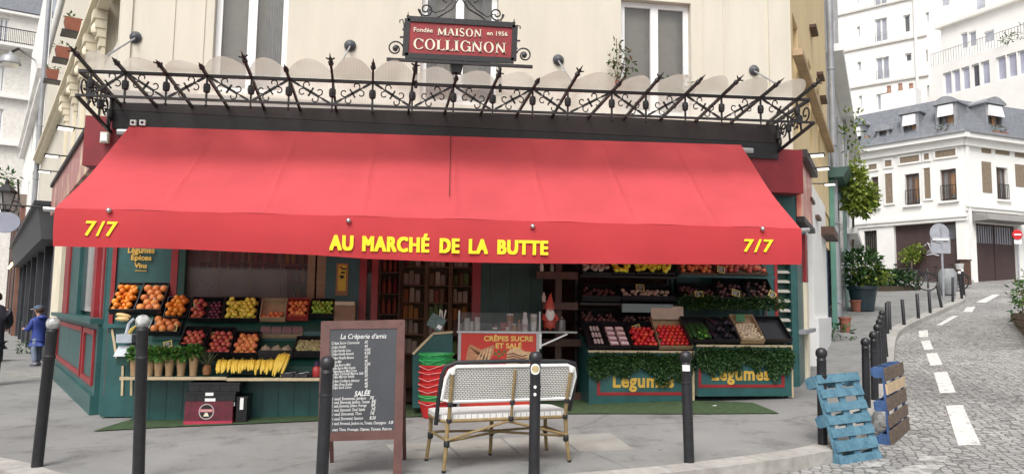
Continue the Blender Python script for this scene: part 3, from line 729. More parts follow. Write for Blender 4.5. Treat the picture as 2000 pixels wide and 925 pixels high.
p0 = on_y(880, 267, YT_); p1 = on_y(877, 384, YT_ + (YF - YT_)*.74) + V((0, -.0, .0)); t.tube([p0 + V((0, -.03, .02)), p0.lerp(p1, .5) + V((0, -.05, .0)), p1 + V((0, -.05, .0))], .005, 6); t.build('pull_cord', mat('dark_cord', (.08, .015, .015), .8), aw)

# ================================================================== GLASS CANOPY
cn = thing('glass_canopy', 'wrought iron canopy of lobed frosted glass panels above the red awning', 'canopy', (0, -.7, 4))
tips = [(140, 95), (223, 117), (308, 122), (391, 127), (474, 108), (557, 131), (645, 112), (729, 122), (812, 125), (892, 150), (977, 140), (1052, 155), (1134, 135), (1213, 160), (1291, 148), (1372, 152), (1447, 152), (1525, 158), (1602, 157)]
YI, YR, YP = -.30, -1.32, -1.68
def rail_y(x): return 139 + (x - 160)*56/1416
def low_y(x): return 186 + (x - 151)*51/1375
ribs = []
for i, (tx, ty) in enumerate(tips):
    ix, iy = 237 + (1497 - 237)*i/18, 207 + (242 - 207)*i/18
    lo, hi = 0.0, 1.0
    for _ in range(30):
        k = (lo + hi)/2; x, y = ix + (tx - ix)*k, iy + (ty - iy)*k
        if y > rail_y(x): lo = k
        else: hi = k
    rx, ry = ix + (tx - ix)*lo, iy + (ty - iy)*lo
    ribs.append((on_y(ix, iy, YI), on_y(rx, ry, YR), on_y(tx, ty, YP), rx))
for i, (a, b, c, rx) in enumerate(ribs):
    t = MB(); c2 = b.lerp(c, .8); t.bar(a, b, .026, .04); t.bar(b, c2, .026, .04); rb = t.build('rib', iron, cn)
    d = (c - b).normalized()
    t = MB(); t.lathe(c2, [(.02, -.05), (.034, -.03), (.034, 0), (.016, .01), (.026, .05), (.012, .08), (.003, .15)], 6, d)
    if i % 2 == 0:
        s = d.cross(V((0, 1, 0))).normalized()
        for q in (-1, 1): t.bar(c2 + d*.03, c2 + d*.07 + s*(.05*q), .014, .014)
    t.build('finial', iron, rb)
    # front post with a boss and a pendant spear
    p0 = on_y(rx, rail_y(rx), YR); zl = on_y(rx, low_y(rx), YR).z
    t = MB(); t.bx(p0.x - .011, p0.x + .011, YR - .011, YR + .011, zl, p0.z); mz = (zl + p0.z)/2
    t.lathe((p0.x, YR, mz), [(.014, -.065), (.038, -.05), (.044, 0), (.038, .045), (.014, .058)], 8); t.lathe((p0.x, YR, zl), [(.004, -.10), (.022, -.065), (.01, -.05), (.012, 0)], 6)
    t.build('front_post', iron, cn)
for i in range(18):
    a0, b0, c0, _ = ribs[i]; a1, b1, c1, _ = ribs[i + 1]
    t = MB(); n = 14; up = V((0, 0, .03))
    t.poly([a0 + up, a1 + up, b1 + up, b0 + up])
    pts = []
    L_ = ((c0 - b0) + (c1 - b1))/2; L_ = L_.normalized()*.40
    for k in range(n + 1):
        u = k/n; h = .30 + .70*sin(pi*u)**.8; pts.append(b0.lerp(b1, u) + L_*h + up)
    t.cur = 1
    for k in range(n): t.poly([b0.lerp(b1, k/n) + up, b0.lerp(b1, (k + 1)/n) + up, pts[k + 1], pts[k]])
    me = t.build('glass_panel', [frost, frost2], cn)
    # scrolled diagonal of each bay of the front frieze
    p0, p1 = ribs[i][1], ribs[i + 1][1]; x0, x1 = p0.x, p1.x
    z0, z1 = on_y(ribs[i][3], low_y(ribs[i][3]), YR).z, on_y(ribs[i + 1][3], low_y(ribs[i + 1][3]), YR).z
    ta, tb = (V((x0, YR, p0.z)), V((x1, YR, z1))) if i % 2 else (V((x0, YR, z0)), V((x1, YR, p1.z)))
    t = MB(); m_ = ta.lerp(tb, .5); d = (tb - ta).normalized(); u = V((-d.z, 0, d.x))
    t.bar(ta, tb, .014, .016, (0, 1, 0)); t.bar(m_ - d*.08, m_ + d*.08, .03, .02, (0, 1, 0)); t.bar(m_ - u*.06, m_ + u*.06, .02, .02, (0, 1, 0))
    for q in (-1, 1):
        for g in (-1, 1):
            t.tube(spiral(m_ + d*(.085*q) + u*(.055*g), d*q, u*g, .05, .022, -pi/2, .75, 12), .008, 5)
    for q in (ta.lerp(tb, .15), ta.lerp(tb, .85)): t.bar(q - d*.05, q + d*.05, .026, .022, (0, 1, 0))
    t.build('ornament', iron, cn)
t = MB(); P = [on_y(x, rail_y(x), YR) for x in (156, 1580)]; t.bar(P[0], P[1], .036, .036, (0, 1, 0)); t.build('top_rail', iron, cn)
t = MB(); Q = [on_y(x, low_y(x), YR) for x in (149, 1590)]; t.bar(Q[0], Q[1], .028, .03, (0, 1, 0)); t.build('bottom_rail', iron, cn)
for k, (P_, Q_, xw) in enumerate(((P[0], Q[0], X(238, 205)), (P[1], Q[1], X(1497, 245)))):
    t = MB(); wp, wq = V((xw, -.05, P_.z - .06)), V((xw, -.05, Q_.z - .25))
    t.bar(P_, wp, .04, .04); t.bar(Q_, wq, .035, .035)
    for j in (.25, .5, .75):
        a, b = P_.lerp(wp, j), Q_.lerp(wq, j); t.bar(a, b, .022, .022, (0, 1, 0)); c = a.lerp(b, .5); t.lathe(c, [(.01, -.07), (.04, -.05), (.04, .05), (.01, .07)], 8)
        for g in (-1, 1): t.tube(spiral(c + V((0, .15*g, .05)), V((0, g, 0)), V((0, 0, 1)), .11, .03, -pi/2, 1.1, 16), .012, 5)
    t.tube(spiral(Q_.lerp(wq, .8) + V((0, 0, .12)), V((0, 1, 0)), V((0, 0, 1)), .17, .04, 0, 1.4, 20), .015, 6)
    t.build('end_bracket', iron, cn)
for (a, b) in (((265, 74), (204, 112)), ((684, 90), (664, 128)), ((1090, 118), (1122, 166)), ((1472, 138), (1530, 172))):
    p, q = on_y(*a, -.03), on_y(*b, -1.2); t = MB(); t.tube([p, q], .012, 6); o = t.build('tie_rod', zinc, cn)
    t = MB(); t.lathe(on_y(*a, 0), [(.075, 0), (.085, .02), (.05, .05), (.03, .07), (.01, .08)], 12, (0, -1, 0)); t.build('wall_rose', mat('grey_iron', (.06, .065, .075), .5), o, True)
# floodlight on the middle of the canopy
p = on_y(891, 148, YR + .05); o = thing('floodlight', 'small black floodlight fixed on the middle of the iron canopy', 'floodlight', p)
t = MB(); t.hexa([p + V(q) for q in ((-.06, -.05, .03), (.06, -.05, .03), (.06, .06, .03), (-.06, .06, .03), (-.085, -.07, .13), (.085, -.07, .13), (.085, .08, .13), (-.085, .08, .13))]); t.build('housing', blackp, o)
t = MB(); t.tube([p + V((0, 0, -.10)), p + V((0, 0, .035))], .018, 8); t.tube([p + V((.05, 0, .03)), p + V((.09, 0, -.03)), p + V((.05, 0, -.10))], .006, 5); t.build('bracket', iron, o)

# ================================================================== HANGING NAME SIGN
YS = YR - .02
sn = thing('name_sign', 'old red painted name board with cream serif letters in a scrolled iron frame', 'sign', on_y(895, 170, YS))
def S(px, py, o=0): return on_y(px, py, YS - o)
q = [S(796, 37), S(1006, 50), S(1003, 119), S(791, 109)]
t = MB(); t.hexa([q[3], q[2], q[2] + V((0, .04, 0)), q[3] + V((0, .04, 0)), q[0], q[1], q[1] + V((0, .04, 0)), q[0] + V((0, .04, 0))])
bd = t.build('board', mat('worn_red_board', (.25, .018, .022), .55, .25, 7, .2, 40), sn)
t = MB(); ctr = sum(q, V())/4
for a, b in ((0, 1), (1, 2), (2, 3), (3, 0)): t.bar(q[a] + V((0, .0, 0)), q[b], .07, .032, (0, 1, 0))
t.build('frame', iron, sn)
letm = mat('cream_letters', (.72, .66, .52), .7, .15, 30)
# serif capitals drawn stroke by stroke; unit height 1
SER = {
 'I': (.42, [('v', .21, .11)]),
 'L': (.72, [('v', .18, .11), ('h', .10, .66, 0, .05), ('q', .62, 0, .05, .22)]),
 'N': (.98, [('v', .16, .05), ('v', .82, .05), ('d', .12, 1, .82, 0, .15)]),
 'M': (1.15, [('v', .16, .05), ('v', .98, .12), ('d', .16, 1, .56, .1, .14), ('d', .98, 1, .56, .1, .06)]),
 'A': (.95, [('d', .47, 1, .12, 0, .06), ('d', .45, 1, .83, 0, .15), ('h', .26, .68, .33, .05), ('s', .12, 0), ('s', .83, 0)]),
 'O': (1.0, [('o', .5, .5, .45, .52, 0, 1)]),
 'C': (.95, [('o', .52, .5, .45, .52, .11, .89), ('q', .84, .66, .05, .26), ('q', .84, .10, .04, .14)]),
 'G': (1.0, [('o', .52, .5, .45, .52, .11, .90), ('q', .84, .68, .05, .24), ('q', .80, .02, .11, .40), ('h', .66, 1.0, .42, .045)]),
 'S': (.72, [('c',)]),
}
def serif(mb, s, bl, br, h, th=.006):
    W = sum(SER[c][0] for c in s) + .06*(len(s) - 1); bl, br = V(bl), V(br); ex = (br - bl)/W; ez = V((-(br - bl).normalized().z, 0, (br - bl).normalized().x))*h; n = V((0, -th, 0)); x = 0
    def quad(p):
        P = [bl + ex*(x + a) + ez*b for a, b in p]; mb.hexa(P + [v + n for v in P])
    for ch in s:
        wd, st = SER[ch]
        for k in st:
            if k[0] == 'v':
                _, c, g = k; quad([(c - g, .0), (c + g, .0), (c + g, 1), (c - g, 1)])
                for y in (0, .94): quad([(c - g - .09, y), (c + g + .09, y), (c + g + .09, y + .06), (c - g - .09, y + .06)])
            elif k[0] == 's': quad([(k[1] - .13, 0), (k[1] + .13, 0), (k[1] + .13, .06), (k[1] - .13, .06)])
            elif k[0] == 'h': quad([(k[1], k[3]), (k[2], k[3]), (k[2], k[3] + k[4]*1.4), (k[1], k[3] + k[4]*1.4)])
            elif k[0] == 'q': quad([(k[1], k[2]), (k[1] + k[3]*1.6, k[2]), (k[1] + k[3]*1.6, k[2] + k[4]), (k[1], k[2] + k[4])])
            elif k[0] == 'd':
                _, a, b, c, d, g = k; quad([(c - g*.75, d), (c + g*.75, d), (a + g*.75, b), (a - g*.75, b)])
            elif k[0] == 'o':
                _, cx, cy, rx, ry, t0, t1 = k; N_ = 22
                for i in range(N_):
                    u0, u1 = t0 + (t1 - t0)*i/N_, t0 + (t1 - t0)*(i + 1)/N_; pp = []
                    for u, o in ((u0, 0), (u1, 0), (u1, 1), (u0, 1)):
                        a = 2*pi*u; pp.append((cx + cos(a)*(rx - (.19 if o else 0)), cy + sin(a)*(ry - (.055 if o else 0))))
                    quad(pp)
            else:
                N_ = 20; pth = []
                for i in range(N_ + 1):
                    u = i/N_; pth.append((.36 + .26*cos(.4 + u*5.0 - (0 if u < .5 else 0))*(1 if u < .5 else 1), 1 - u))
                pth = [(.60, .82), (.52, .95), (.36, 1.0), (.18, .93), (.12, .76), (.2, .61), (.38, .51), (.54, .41), (.62, .25), (.55, .08), (.36, 0), (.18, .05), (.09, .2)]
                for (a, b), (c, d) in zip(pth, pth[1:]):
                    g = .10 if .3 < (b + d)/2 < .75 else .055; l = math.hypot(c - a, d - b); nx_, nz_ = -(d - b)/l*g, (c - a)/l*g
                    quad([(a - nx_, b - nz_), (c - nx_, d - nz_), (c + nx_, d + nz_), (a + nx_, b + nz_)])
        x += wd + .06
t = MB(); pxm = 1/FPX*9.1
serif(t, 'MAISON', S(854, 69.5, .004), S(941, 73, .004), 16*pxm); t.build('lettering', letm, bd); t = MB(); serif(t, 'COLLIGNON', S(806, 96, .004), S(988, 105, .004), 22*pxm); t.build('lettering', letm, bd)
t = MB(); put_text(t, 'Fondée', S(808, 62, .004), S(845, 64, .004), 8.5*pxm, (0, -1, 0), .005, .012); t.build('lettering', letm, bd); t = MB(); put_text(t, 'en 1956', S(951, 69, .004), S(991, 71, .004), 8.5*pxm, (0, -1, 0), .005, .012)
t.build('lettering', letm, bd)
t = MB(); t.bar(S(755, 116), S(1040, 131), .035, .04, (0, 1, 0)); t.tube([S(813, 118), S(812, 172)], .02, 8); t.tube([S(976, 128), S(977, 180)], .02, 8); t.build('support_bar', iron, sn)
ex, ez = V((1, 0, 0)), V((0, 0, 1))
for sgn, cx, cy, ty, bx_ in ((-1, 772, 95, 38, 789), (1, 1024, 108, 50, 1008)):
    t = MB(); c = S(cx, cy); t.tube(spiral(c, ex*(-sgn), ez, .10, .03, 0.2, 1.35), .010, 6); t.lathe(c, [(.01, -.03), (.035, -.02), (.035, .02), (.01, .03)], 8, (0, -1, 0))
    e = S(cx - sgn*16, cy - 8); t.tube([e + ez*0, S(bx_, cy - 28), S(bx_, ty + 10), S(bx_ + sgn*3, ty), S(bx_ + sgn*8, ty + 2), S(bx_ + sgn*8, ty + 7)], .008, 6)
    for y in (58, 73, 88): t.bar(S(bx_ - sgn*2, y + (7 if sgn > 0 else 0)), S(bx_ + sgn*(8 if y == 73 else 3), y + (7 if sgn > 0 else 0)), .02, .016, (0, 1, 0))
    t.build('side_scroll', iron, sn, True)
for sgn, cx, cy in ((-1, 832, 19), (1, 970, 28)):
    t = MB(); c = S(cx, cy); t.tube(spiral(c, ex*(-sgn), ez, .095, .02, pi, 1.5), .010, 6)
    m0 = S(cx + sgn*13, cy + 2); mid = S(899, 2)
    t.tube([S(cx + sgn*12, cy), S(cx + sgn*8, cy + 15), S(cx - sgn*12, cy + 21), S(899 + sgn*40, 32), S(899 + sgn*16, 18), S(899 + sgn*2, -4), S(899 + sgn*2, -30)], .010, 6)
    t.tube([S(cx - sgn*6, cy + 0), S(cx - sgn*18, cy + 6), S(899 + sgn*32, 20), S(899 + sgn*16, 4), S(899 + sgn*14, -10)], .008, 6)
    t.tube(spiral(S(899 + sgn*26, -6), ex*sgn, ez, .08, .02, -pi/2, 1.2), .008, 6)
    t.build('top_scroll', iron, sn, True)
for px, py in ((797, 33), (1004, 46)):
    t = MB(); t.lathe(S(px, py), [(.012, -.02), (.02, .01), (.006, .03), (.004, .06)], 6); t.build('finial', iron, sn)
# little plants and fittings on the front
o = thing('potted_plant', 'leggy potted shrub on the sill of the right upper window', 'plant', on_y(1205, 172, -.12))
c = on_y(1206, 185, -.14); t = MB(); t.lathe(c, [(.07, 0), (.10, .18), (.095, .18), (.0, .16)], 12); t.build('pot', terra, o)
t = MB(); t.cur = 0
for px, py, r, n in ((1208, 140, .14, 60), (1198, 112, .09, 26), (1222, 105, .11, 34), (1205, 82, .06, 12), (1228, 130, .10, 26)):
    t.foliage(on_y(px, py, -.16), (r, r*.8, r), n, .075, .035)
t.build('leaves', [L1, L5, L2], o)
t = MB(); 
for px, py in ((1198, 112), (1222, 105), (1204, 76), (1228, 130)): t.tube([c + V((0, 0, .15)), on_y(px*.5 + 1206*.5, (py + 175)/2, -.15), on_y(px, py, -.16)], .006, 5)
t.build('stem', bark, o)
o = on_y(1320, 165, -.1); t = MB(); t.foliage(o, (.3, .1, .13), 90, .07, .03); tag(t.build('sill_plant', [L1, L3, L2]), 'low bushy plant on the right upper window sill behind the glass', 'plant')
for px, py, lb in ((262, 241, 'left one of two small pale vent boxes over the awning'), (280, 241, 'right one of two small pale vent boxes over the awning')):
    p = on_y(px, py, -.34); t = MB(); t.bx(p.x - .035, p.x + .035, p.y - .05, p.y, p.z - .035, p.z + .035); t.cur = 1; t.lathe((p.x, p.y - .05, p.z), [(.02, 0), (.014, .006)], 10, (0, -1, 0)); tag(t.build('vent_box', [white_p, iron]), lb, 'box', 'vent boxes')
p = on_y(207, 270, -.34); t = MB(); t.bx(p.x - .05, p.x + .05, p.y - .06, p.y, p.z - .07, p.z + .07); t.cur = 1; t.bx(p.x - .04, p.x + .04, p.y - .075, p.y - .061, p.z - .05, p.z + .05); tag(t.build('alarm_box', [mat('beige_plastic', (.6, .56, .46), .5), white_p]), 'beige alarm box at the left end of the maroon fascia', 'box')
for px, py, lb in ((140, 52, 'nearest terracotta window box up on the left wall'), (121, 106, 'middle terracotta window box up on the left wall'), (101, 148, 'farthest terracotta window box up on the left wall')):
    s, z = FL.hit(px, py, .25); o = thing('window_box', lb, 'window box', FL.pt(s, .25, z - .15), 'window boxes on the left wall')
    t = MB(FL); t.hexa([(s - .16, .13, z - .13), (s + .16, .13, z - .13), (s + .16, .33, z - .13), (s - .16, .33, z - .13), (s - .2, .1, z + .12), (s + .2, .1, z + .12), (s + .2, .38, z + .12), (s - .2, .38, z + .12)]); t.build('trough', terra, o)
    t = MB(FL); t.bx(s - .22, s + .22, .003, .42, z - .17, z - .14); t.build('bracket', iron, o)
    t = MB(); t.foliage(FL.pt(s, .24, z + .16), (.16, .13, .10), 40, .08, .035); t.build('leaves', [L1, L2], o)
# ================================================================== LEFT STREET
FH = V((sin(PSI), cos(PSI), 0))
def cdir(x, z): return (R0*x + FH*z).normalized()
# white neighbour behind the drainpipe
s1 = FL.hit(75, 385)[0]; s2 = FL.hit(50, 385)[0] 
wb = thing('neighbour_house', 'white rendered house next along the left street beyond the drainpipe', 'building', FL.pt(s1, -2, 0))
zc_ = FL.hit(75, 105, .35)[1]; zt_ = zc_ + 5
hs_ = []
for i in range(3):
    a = s1 - 1.6 - i*3.1
    for z in (4.4, 7.6): hs_.append((a - 1.0, a, z, z + 2.0))
t = MB(FL); wall(t, s2 - 6, s1 - .02, ZF - .3, zt_, hs_, .2); t.bx(s2 - 6, s1 - .02, -5, -.5, ZF, zt_); t.build('wall', white_r, wb)
for h in hs_: window(wb, FL, h, white_p, pane_d, .18, 2, 1, .06)
t = MB(FL); t.bx(s2 - 6, s1 - .1, .003, .3, zc_ - .1, zc_ + .08); t.build('cornice', white_r, wb)
zc_ = FL.hit(60, 200, .3)[1]; t = MB(FL); t.bx(s2 - 6, s1 - .1, .003, .22, zc_ - .1, zc_ + .05); t.build('cornice', white_r, wb)
o = thing('drainpipe', 'tall grey drainpipe between the cream house and the white neighbour', 'pipe', FL.pt(s1, .1, 0))
t = MB(FL); t.tube([(s1, .11, 2.9), (s1, .11, 12)], .075, 10); t.build('pipe', zinc, o, True)
for z in (3.6, 5.4, 7.2): t = MB(FL); t.lathe((s1, .11, z), [(.078, -.03), (.09, -.025), (.09, .025), (.078, .03)], 10); t.build('collar', zinc, o)
# dark shop and brown shop on the left street
dk = mat('charcoal_paint', (.022, .024, .030), .45, .3, 3); dk2 = mat('charcoal_fascia', (.045, .047, .055), .5, .2, 2)
d = thing('dark_shop', 'charcoal painted shopfront with a deep plain fascia behind the boy', 'shopfront', FL.pt(-8, 0, 0))
sa, sb = SPE - .02, FL.hit(44, 500)[0]
t = MB(FL); t.bx(sb, sa, -.2, -.12, -.4, ZF - .35); t.build('wall', dk, d)
zf0, zf1 = FL.hit(70, 472, .35)[1], FL.hit(70, 418, .35)[1]
t = MB(FL); t.hexa([(sb, -.1, zf0), (sa - .2, -.1, zf0), (sa - .2, .3, zf0), (sb, .3, zf0), (sb, -.1, zf1), (sa - .2, -.1, zf1), (sa - .2, .42, zf1), (sb, .42, zf1)]); t.build('fascia', dk2, d)
t = MB(FL); t.bx(sb - .1, sa - .1, -.1, .5, zf1 + .003, zf1 + .1); t.build('cornice', dk, d)
n = 6
for i in range(n + 1):
    s = sb + (sa - sb)*i/n; t = MB(FL); t.bx(s - .12, s + .12, -.119, .06, -.4, zf0 - .003); t.build('pilaster', dk if i % 2 else dk2, d)
for i in range(n):
    a, b = sb + (sa - sb)*i/n + .13, sb + (sa - sb)*(i + 1)/n - .13; t = MB(FL); t.bx(a, b, -.115, -.09, .6, zf0 - .2); t.build('pane', pane_d, d)
    t = MB(FL); t.bx(a, b, -.118, -.02, -.4, .55); t.build('stall_riser', dk, d)
brn = mat('brown_shop_paint', (.20, .10, .07), .6, .2, 2)
b = thing('brown_shop', 'tall brown wooden shopfront with a moulded cornice far down the left street', 'shopfront', FL.pt(-18, 0, 0))
sc_, sd_ = sb - .1, sb - 14
zb_ = FL.hit(60, 279, .45)[1]
t = MB(FL); t.bx(sd_, sc_, -.2, .05, -.4, zb_ - .5); t.build('wall', brn, b)
t = MB(FL); t.hexa([(sd_, -.1, zb_ - .5), (sc_, -.1, zb_ - .5), (sc_, .15, zb_ - .5), (sd_, .15, zb_ - .5), (sd_, -.1, zb_), (sc_, -.1, zb_), (sc_, .5, zb_), (sd_, .5, zb_)]); t.build('cornice', mat('brown_grey_trim', (.22, .17, .14), .6), b)
for i in range(6):
    s = sc_ - .5 - i*2.4; t = MB(FL); t.bx(s - .35, s + .35, .051, .2, -.4, zb_ - .55); t.build('pilaster', brn if i % 2 == 0 else dk, b)
    t = MB(FL); t.bx(s - 2.0, s - .4, .051, .08, .3, 2.7); t.build('pane', pane_d, b)
    if i < 3:
        t = MB(FL); t.lathe((s - .5, .32, 2.95), [(.02, -.06), (.06, -.02), (.06, .03), (.02, .07)], 8); t.build('lamp', mat('warm_bulb', (1, .72, .35), .5, .02, emit=3), b)
# far house closing the left street
A = CAM + (ray(-160, 560) - V((0, 0, 0)))/FPX*44; B = CAM + ray(64, 560)/FPX*47
FA = Fr(A, V((B.x - A.x, B.y - A.y, 0))); Lf = (V((B.x, B.y, 0)) - V((A.x, A.y, 0))).length
fb = thing('far_house', 'pale far house with balcony and grey mansard roof closing the left street', 'building', FA.pt(Lf/2, -2, 0))
hs_ = [FA.rect(*q) for q in ((-4, 35, 16, 90), (-8, 128, 9, 180), (-12, 212, 5, 272), (-90, 35, -70, 90), (-92, 128, -72, 180), (-94, 212, -74, 272))]
zr = FA.hit(40, 24)[1]; rt = white_r
t = MB(FA); wall(t, 0, Lf, -1, zr, hs_, .25); t.bx(0, Lf, -8, -.6, -1, zr); t.build('wall', mat('pale_far_stone', (.74, .71, .66), .85), fb)
for h in hs_: window(fb, FA, h, white_p, pane_l, .2, 2, 1, .1)
for py in (96, 190, 282, 26): z = FA.hit(30, py)[1]; t = MB(FA); t.bx(-.1, Lf + .15, .003, .3, z - .15, z); t.build('string_course', white_r, fb)
t = MB(FA); t.hexa([(-.2, -8, zr), (Lf + .2, -8, zr), (Lf + .2, .2, zr), (-.2, .2, zr), (0, -7, zr + 2.6), (Lf - 1, -7, zr + 2.6), (Lf - 1, -1.5, zr + 2.6), (0, -1.5, zr + 2.6)]); t.build('roof', slate, fb)
z0_, z1_ = FA.hit(30, 94)[1], FA.hit(30, 64)[1]
t = MB(FA); t.bx(-.1, Lf, .003, .9, z0_ - .15, z0_ + .02); t.build('balcony_slab', white_r, fb)
t = MB(FA); t.bx(-.1, Lf, .82, .87, z1_ - .05, z1_); t.bx(-.1, Lf, .82, .87, z0_ + .1, z0_ + .14); t.bx(Lf - .04, Lf, 0.01, .82, z1_ - .05, z1_)
for i in range(60):
    s = Lf*i/59 - .02; t.bx(s - .012, s + .012, .83, .86, z0_ + .02, z1_ - .05)
t.build('balustrade', iron, fb)
# street lamps, lantern and hanging sign on the left street
def at(px, py, dep): return CAM + ray(px, py)/ray(px, py).dot(FW)*dep
c = at(20, 122, 17); pw = FL.pt(*[FL.hit(68, 118)[0], 0.0, FL.hit(68, 118)[1]])
o = thing('street_lamp', 'domed grey street lamp on a bracket high over the left street', 'street lamp', c)
t = MB(); t.lathe(c, [(.22, -.03), (.215, 0), (.19, .09), (.13, .16), (.05, .2), (.02, .26)], 16); t.build('lamp_shade', zinc, o, True)
t = MB(); t.ball(c + V((0, 0, -.04)), .17, 12, 8, (1, 1, .5)); t.build('bowl', mat('lamp_bowl', (.75, .74, .7), .3), o, True)
t = MB(); t.tube([c + V((0, 0, .24)), c + V((.1, .1, .36)), c.lerp(pw, .5) + V((0, 0, .22)), pw], .03, 8); t.build('arm', iron, o, True)
c = at(12, 388, 13); o = thing('lantern', 'black four sided street lantern on a wall bracket over the left pavement', 'lantern', c)
t = MB(); t.lathe(c, [(.05, -.22), (.07, -.18), (.14, .1)], 4); t.build('glass', mat('lantern_glass', (.35, .34, .32), .2), o)
t = MB(); t.lathe(c, [(.17, .1), (.17, .13), (.06, .24), (.03, .26), (.03, .33), (.005, .36)], 8); t.lathe(c, [(.02, -.3), (.06, -.25), (.075, -.19), (.05, -.185)], 8)
for a in range(4): q = V((cos(a*pi/2), sin(a*pi/2), 0)); t.bar(c + q*.07 + V((0, 0, -.19)), c + q*.145 + V((0, 0, .1)), .015, .015)
t.build('frame', iron, o)
t = MB(); e = at(37, 392, 16); e2 = at(35, 350, 16); t.tube([c + V((0, 0, -.28)), c.lerp(e, .5) + V((0, 0, -.35)), e], .018, 6); t.tube(spiral(c.lerp(e, .6) + V((0, 0, -.15)), V((.7, .7, 0)), V((0, 0, 1)), .15, .04, 0, 1.2), .012, 5); t.tube([e, e2], .02, 6); t.build('bracket', iron, o)
c = at(8, 434, 12); o = thing('hanging_sign', 'pale grey oval sign hanging over the left pavement', 'sign', c)
t = MB()
P = [c + R0*(.26*cos(a*pi/12)) + V((0, 0, .17*sin(a*pi/12))) for a in range(24)]; Q = [p + FH*.03 for p in P]
t.poly(P); t.poly(Q)
for i in range(24): t.poly([P[i], P[(i + 1) % 24], Q[(i + 1) % 24], Q[i]])
t.build('board', mat('pale_sign', (.24, .25, .31), .5, .1, 3), o); t = MB(); t.bar(c + V((0, 0, .17)), c + V((0, 0, .30)), .015, .015); t.tube([c + V((-.3, 0, .3)), c + V((.5, .3, .3))], .015, 6); t.build('bracket', iron, o)
c = at(6, 352, 14); t = MB(); t.foliage(c, (.28, .25, .2), 130, .11, .05); tag(t.build('hanging_plant', [L1, L2]), 'leafy green hanging plant above the left street lantern', 'plant')
for px, py, n, r, lb in ((46, 690, 60, .22, 'low weedy plant at the foot of the dark shop beside the boy'), (58, 668, 40, .15, 'small plant in the corner behind the boy')):
    c = on_g(px, py); t = MB(); t.foliage(c + V((0, 0, r*.8)), (r*.8, r*.8, r), n, .12, .05); tag(t.build('pavement_plant', [L1, L3]), lb, 'plant')
c = on_g(62, 655); o = thing('planter', 'small dark planter against the dark shop behind the boy', 'planter', c); t = MB(); t.lathe(c, [(.13, 0), (.17, .3), (.15, .3), (.14, .26)], 12); t.build('pot', dk2, o); t = MB(); t.foliage(c + V((0, 0, .42)), (.16, .16, .14), 40, .1, .04); t.build('leaves', [L1, L3], o)

# ================================================================== RIGHT STREET
sp = SRE + .15
o = thing('drainpipe', 'grey drainpipe between the yellow wall and the grey house on the right', 'pipe', FR.pt(sp, .1, .3))
t = MB(FR); t.tube([(sp, .12, .2), (sp, .12, 12)], .08, 10); t.build('pipe', zinc, o, True)
for z in (1.6, 3.6, 5.6, 7.6): t = MB(FR); t.lathe((sp, .12, z), [(.083, -.03), (.1, -.025), (.1, .025), (.083, .03)], 10); t.build('collar', zinc, o)
sg_ = SR(1650, 500)
gb = thing('grey_house', 'grey rendered house with a sea green shop on the right street', 'building', FR.pt(9, -2, .5))
zc_ = FR.hit(1640, 400)[1]; ze_ = FR.hit(1645, 85, .4)[1]
hs_ = [(SRE + 1.2, SRE + 2.1, zc_ + .6, zc_ + 2.6), (SRE + 3.2, SRE + 4.1, zc_ + .6, zc_ + 2.6), (SRE + 5.4, SRE + 6.3, zc_ + .6, zc_ + 2.6), (SRE + 1.2, SRE + 2.1, zc_ + 3.8, zc_ + 5.6), (SRE + 3.2, SRE + 4.1, zc_ + 3.8, zc_ + 5.6)]
t = MB(FR); wall(t, SRE + .003, sg_, -.1, ze_ + 4, hs_, .2); t.bx(SRE + .003, sg_, -6, -.5, 0, ze_ + 4); t.build('wall', grey_r, gb)
for h in hs_: window(gb, FR, h, white_p, pane_g, .18, 2, 1, .06)
for h in hs_:
    for q in (-1, 1):
        a = h[0] - .5 if q < 0 else h[1] + .03; t = MB(FR); t.bx(a, a + .47, .003, .06, h[2], h[3]); t.build('shutter', mat('grey_shutter', (.42, .42, .42), .6), gb)
sea = mat('sea_green_paint', (.10, .24, .19), .5, .15, 3)
t = MB(FR); t.bx(SR(1622, 500), SR(1648, 500), .004, .12, -.1, zc_ - .02); t.build('shopfront', sea, gb)
t = MB(FR); t.hexa([(SR(1621, 500), 0.005, zc_), (SR(1648, 500), 0.005, zc_), (SR(1648, 500), .35, zc_), (SR(1621, 500), .35, zc_), (SR(1621, 500), .005, zc_ + .25), (SR(1648, 500), .005, zc_ + .25), (SR(1648, 500), .5, zc_ + .25), (SR(1621, 500), .5, zc_ + .25)]); t.build('shop_cornice', mat('dark_sea_green', (.04, .09, .075), .5), gb)
t = MB(FR); t.bx(SR(1630, 500), SR(1637, 500), .122, .15, .9, zc_ - .35); t.build('pane', pane_g, gb)
t = MB(FR); t.bx(SRE + .4, sg_, .003, .4, ze_ - .1, ze_ + .1); t.build('cornice', white_r, gb)
se_ = sg_ + 9
wh = thing('white_house', 'old white rendered house at the far end of the right hand wall', 'building', FR.pt(18, -2, 1.5))
hs_ = [(sg_ + .8 + 2.6*i, sg_ + 1.7 + 2.6*i, z, z + 1.8) for i in range(3) for z in (4.6, 7.4)] + [(sg_ + 2.2, sg_ + 3.1, 1.0, 3.1), (sg_ + 5, sg_ + 6, 1.6, 3.4)]
zw_ = FR.hit(1662, 190, .4)[1]
t = MB(FR); wall(t, sg_ + .003, se_, .3, zw_ + 2.5, hs_, .2); t.bx(sg_ + .003, se_, -6, -.5, .3, zw_ + 2.5); t.build('wall', white_r, wh)
for h in hs_: window(wh, FR, h, white_p, pane_g, .18, 2, 1, .06)
for z in (zw_, FR.hit(1664, 420, .4)[1]): t = MB(FR); t.bx(sg_ + .1, se_, .003, .4, z - .12, z + .08); t.build('cornice', grey_r, wh)
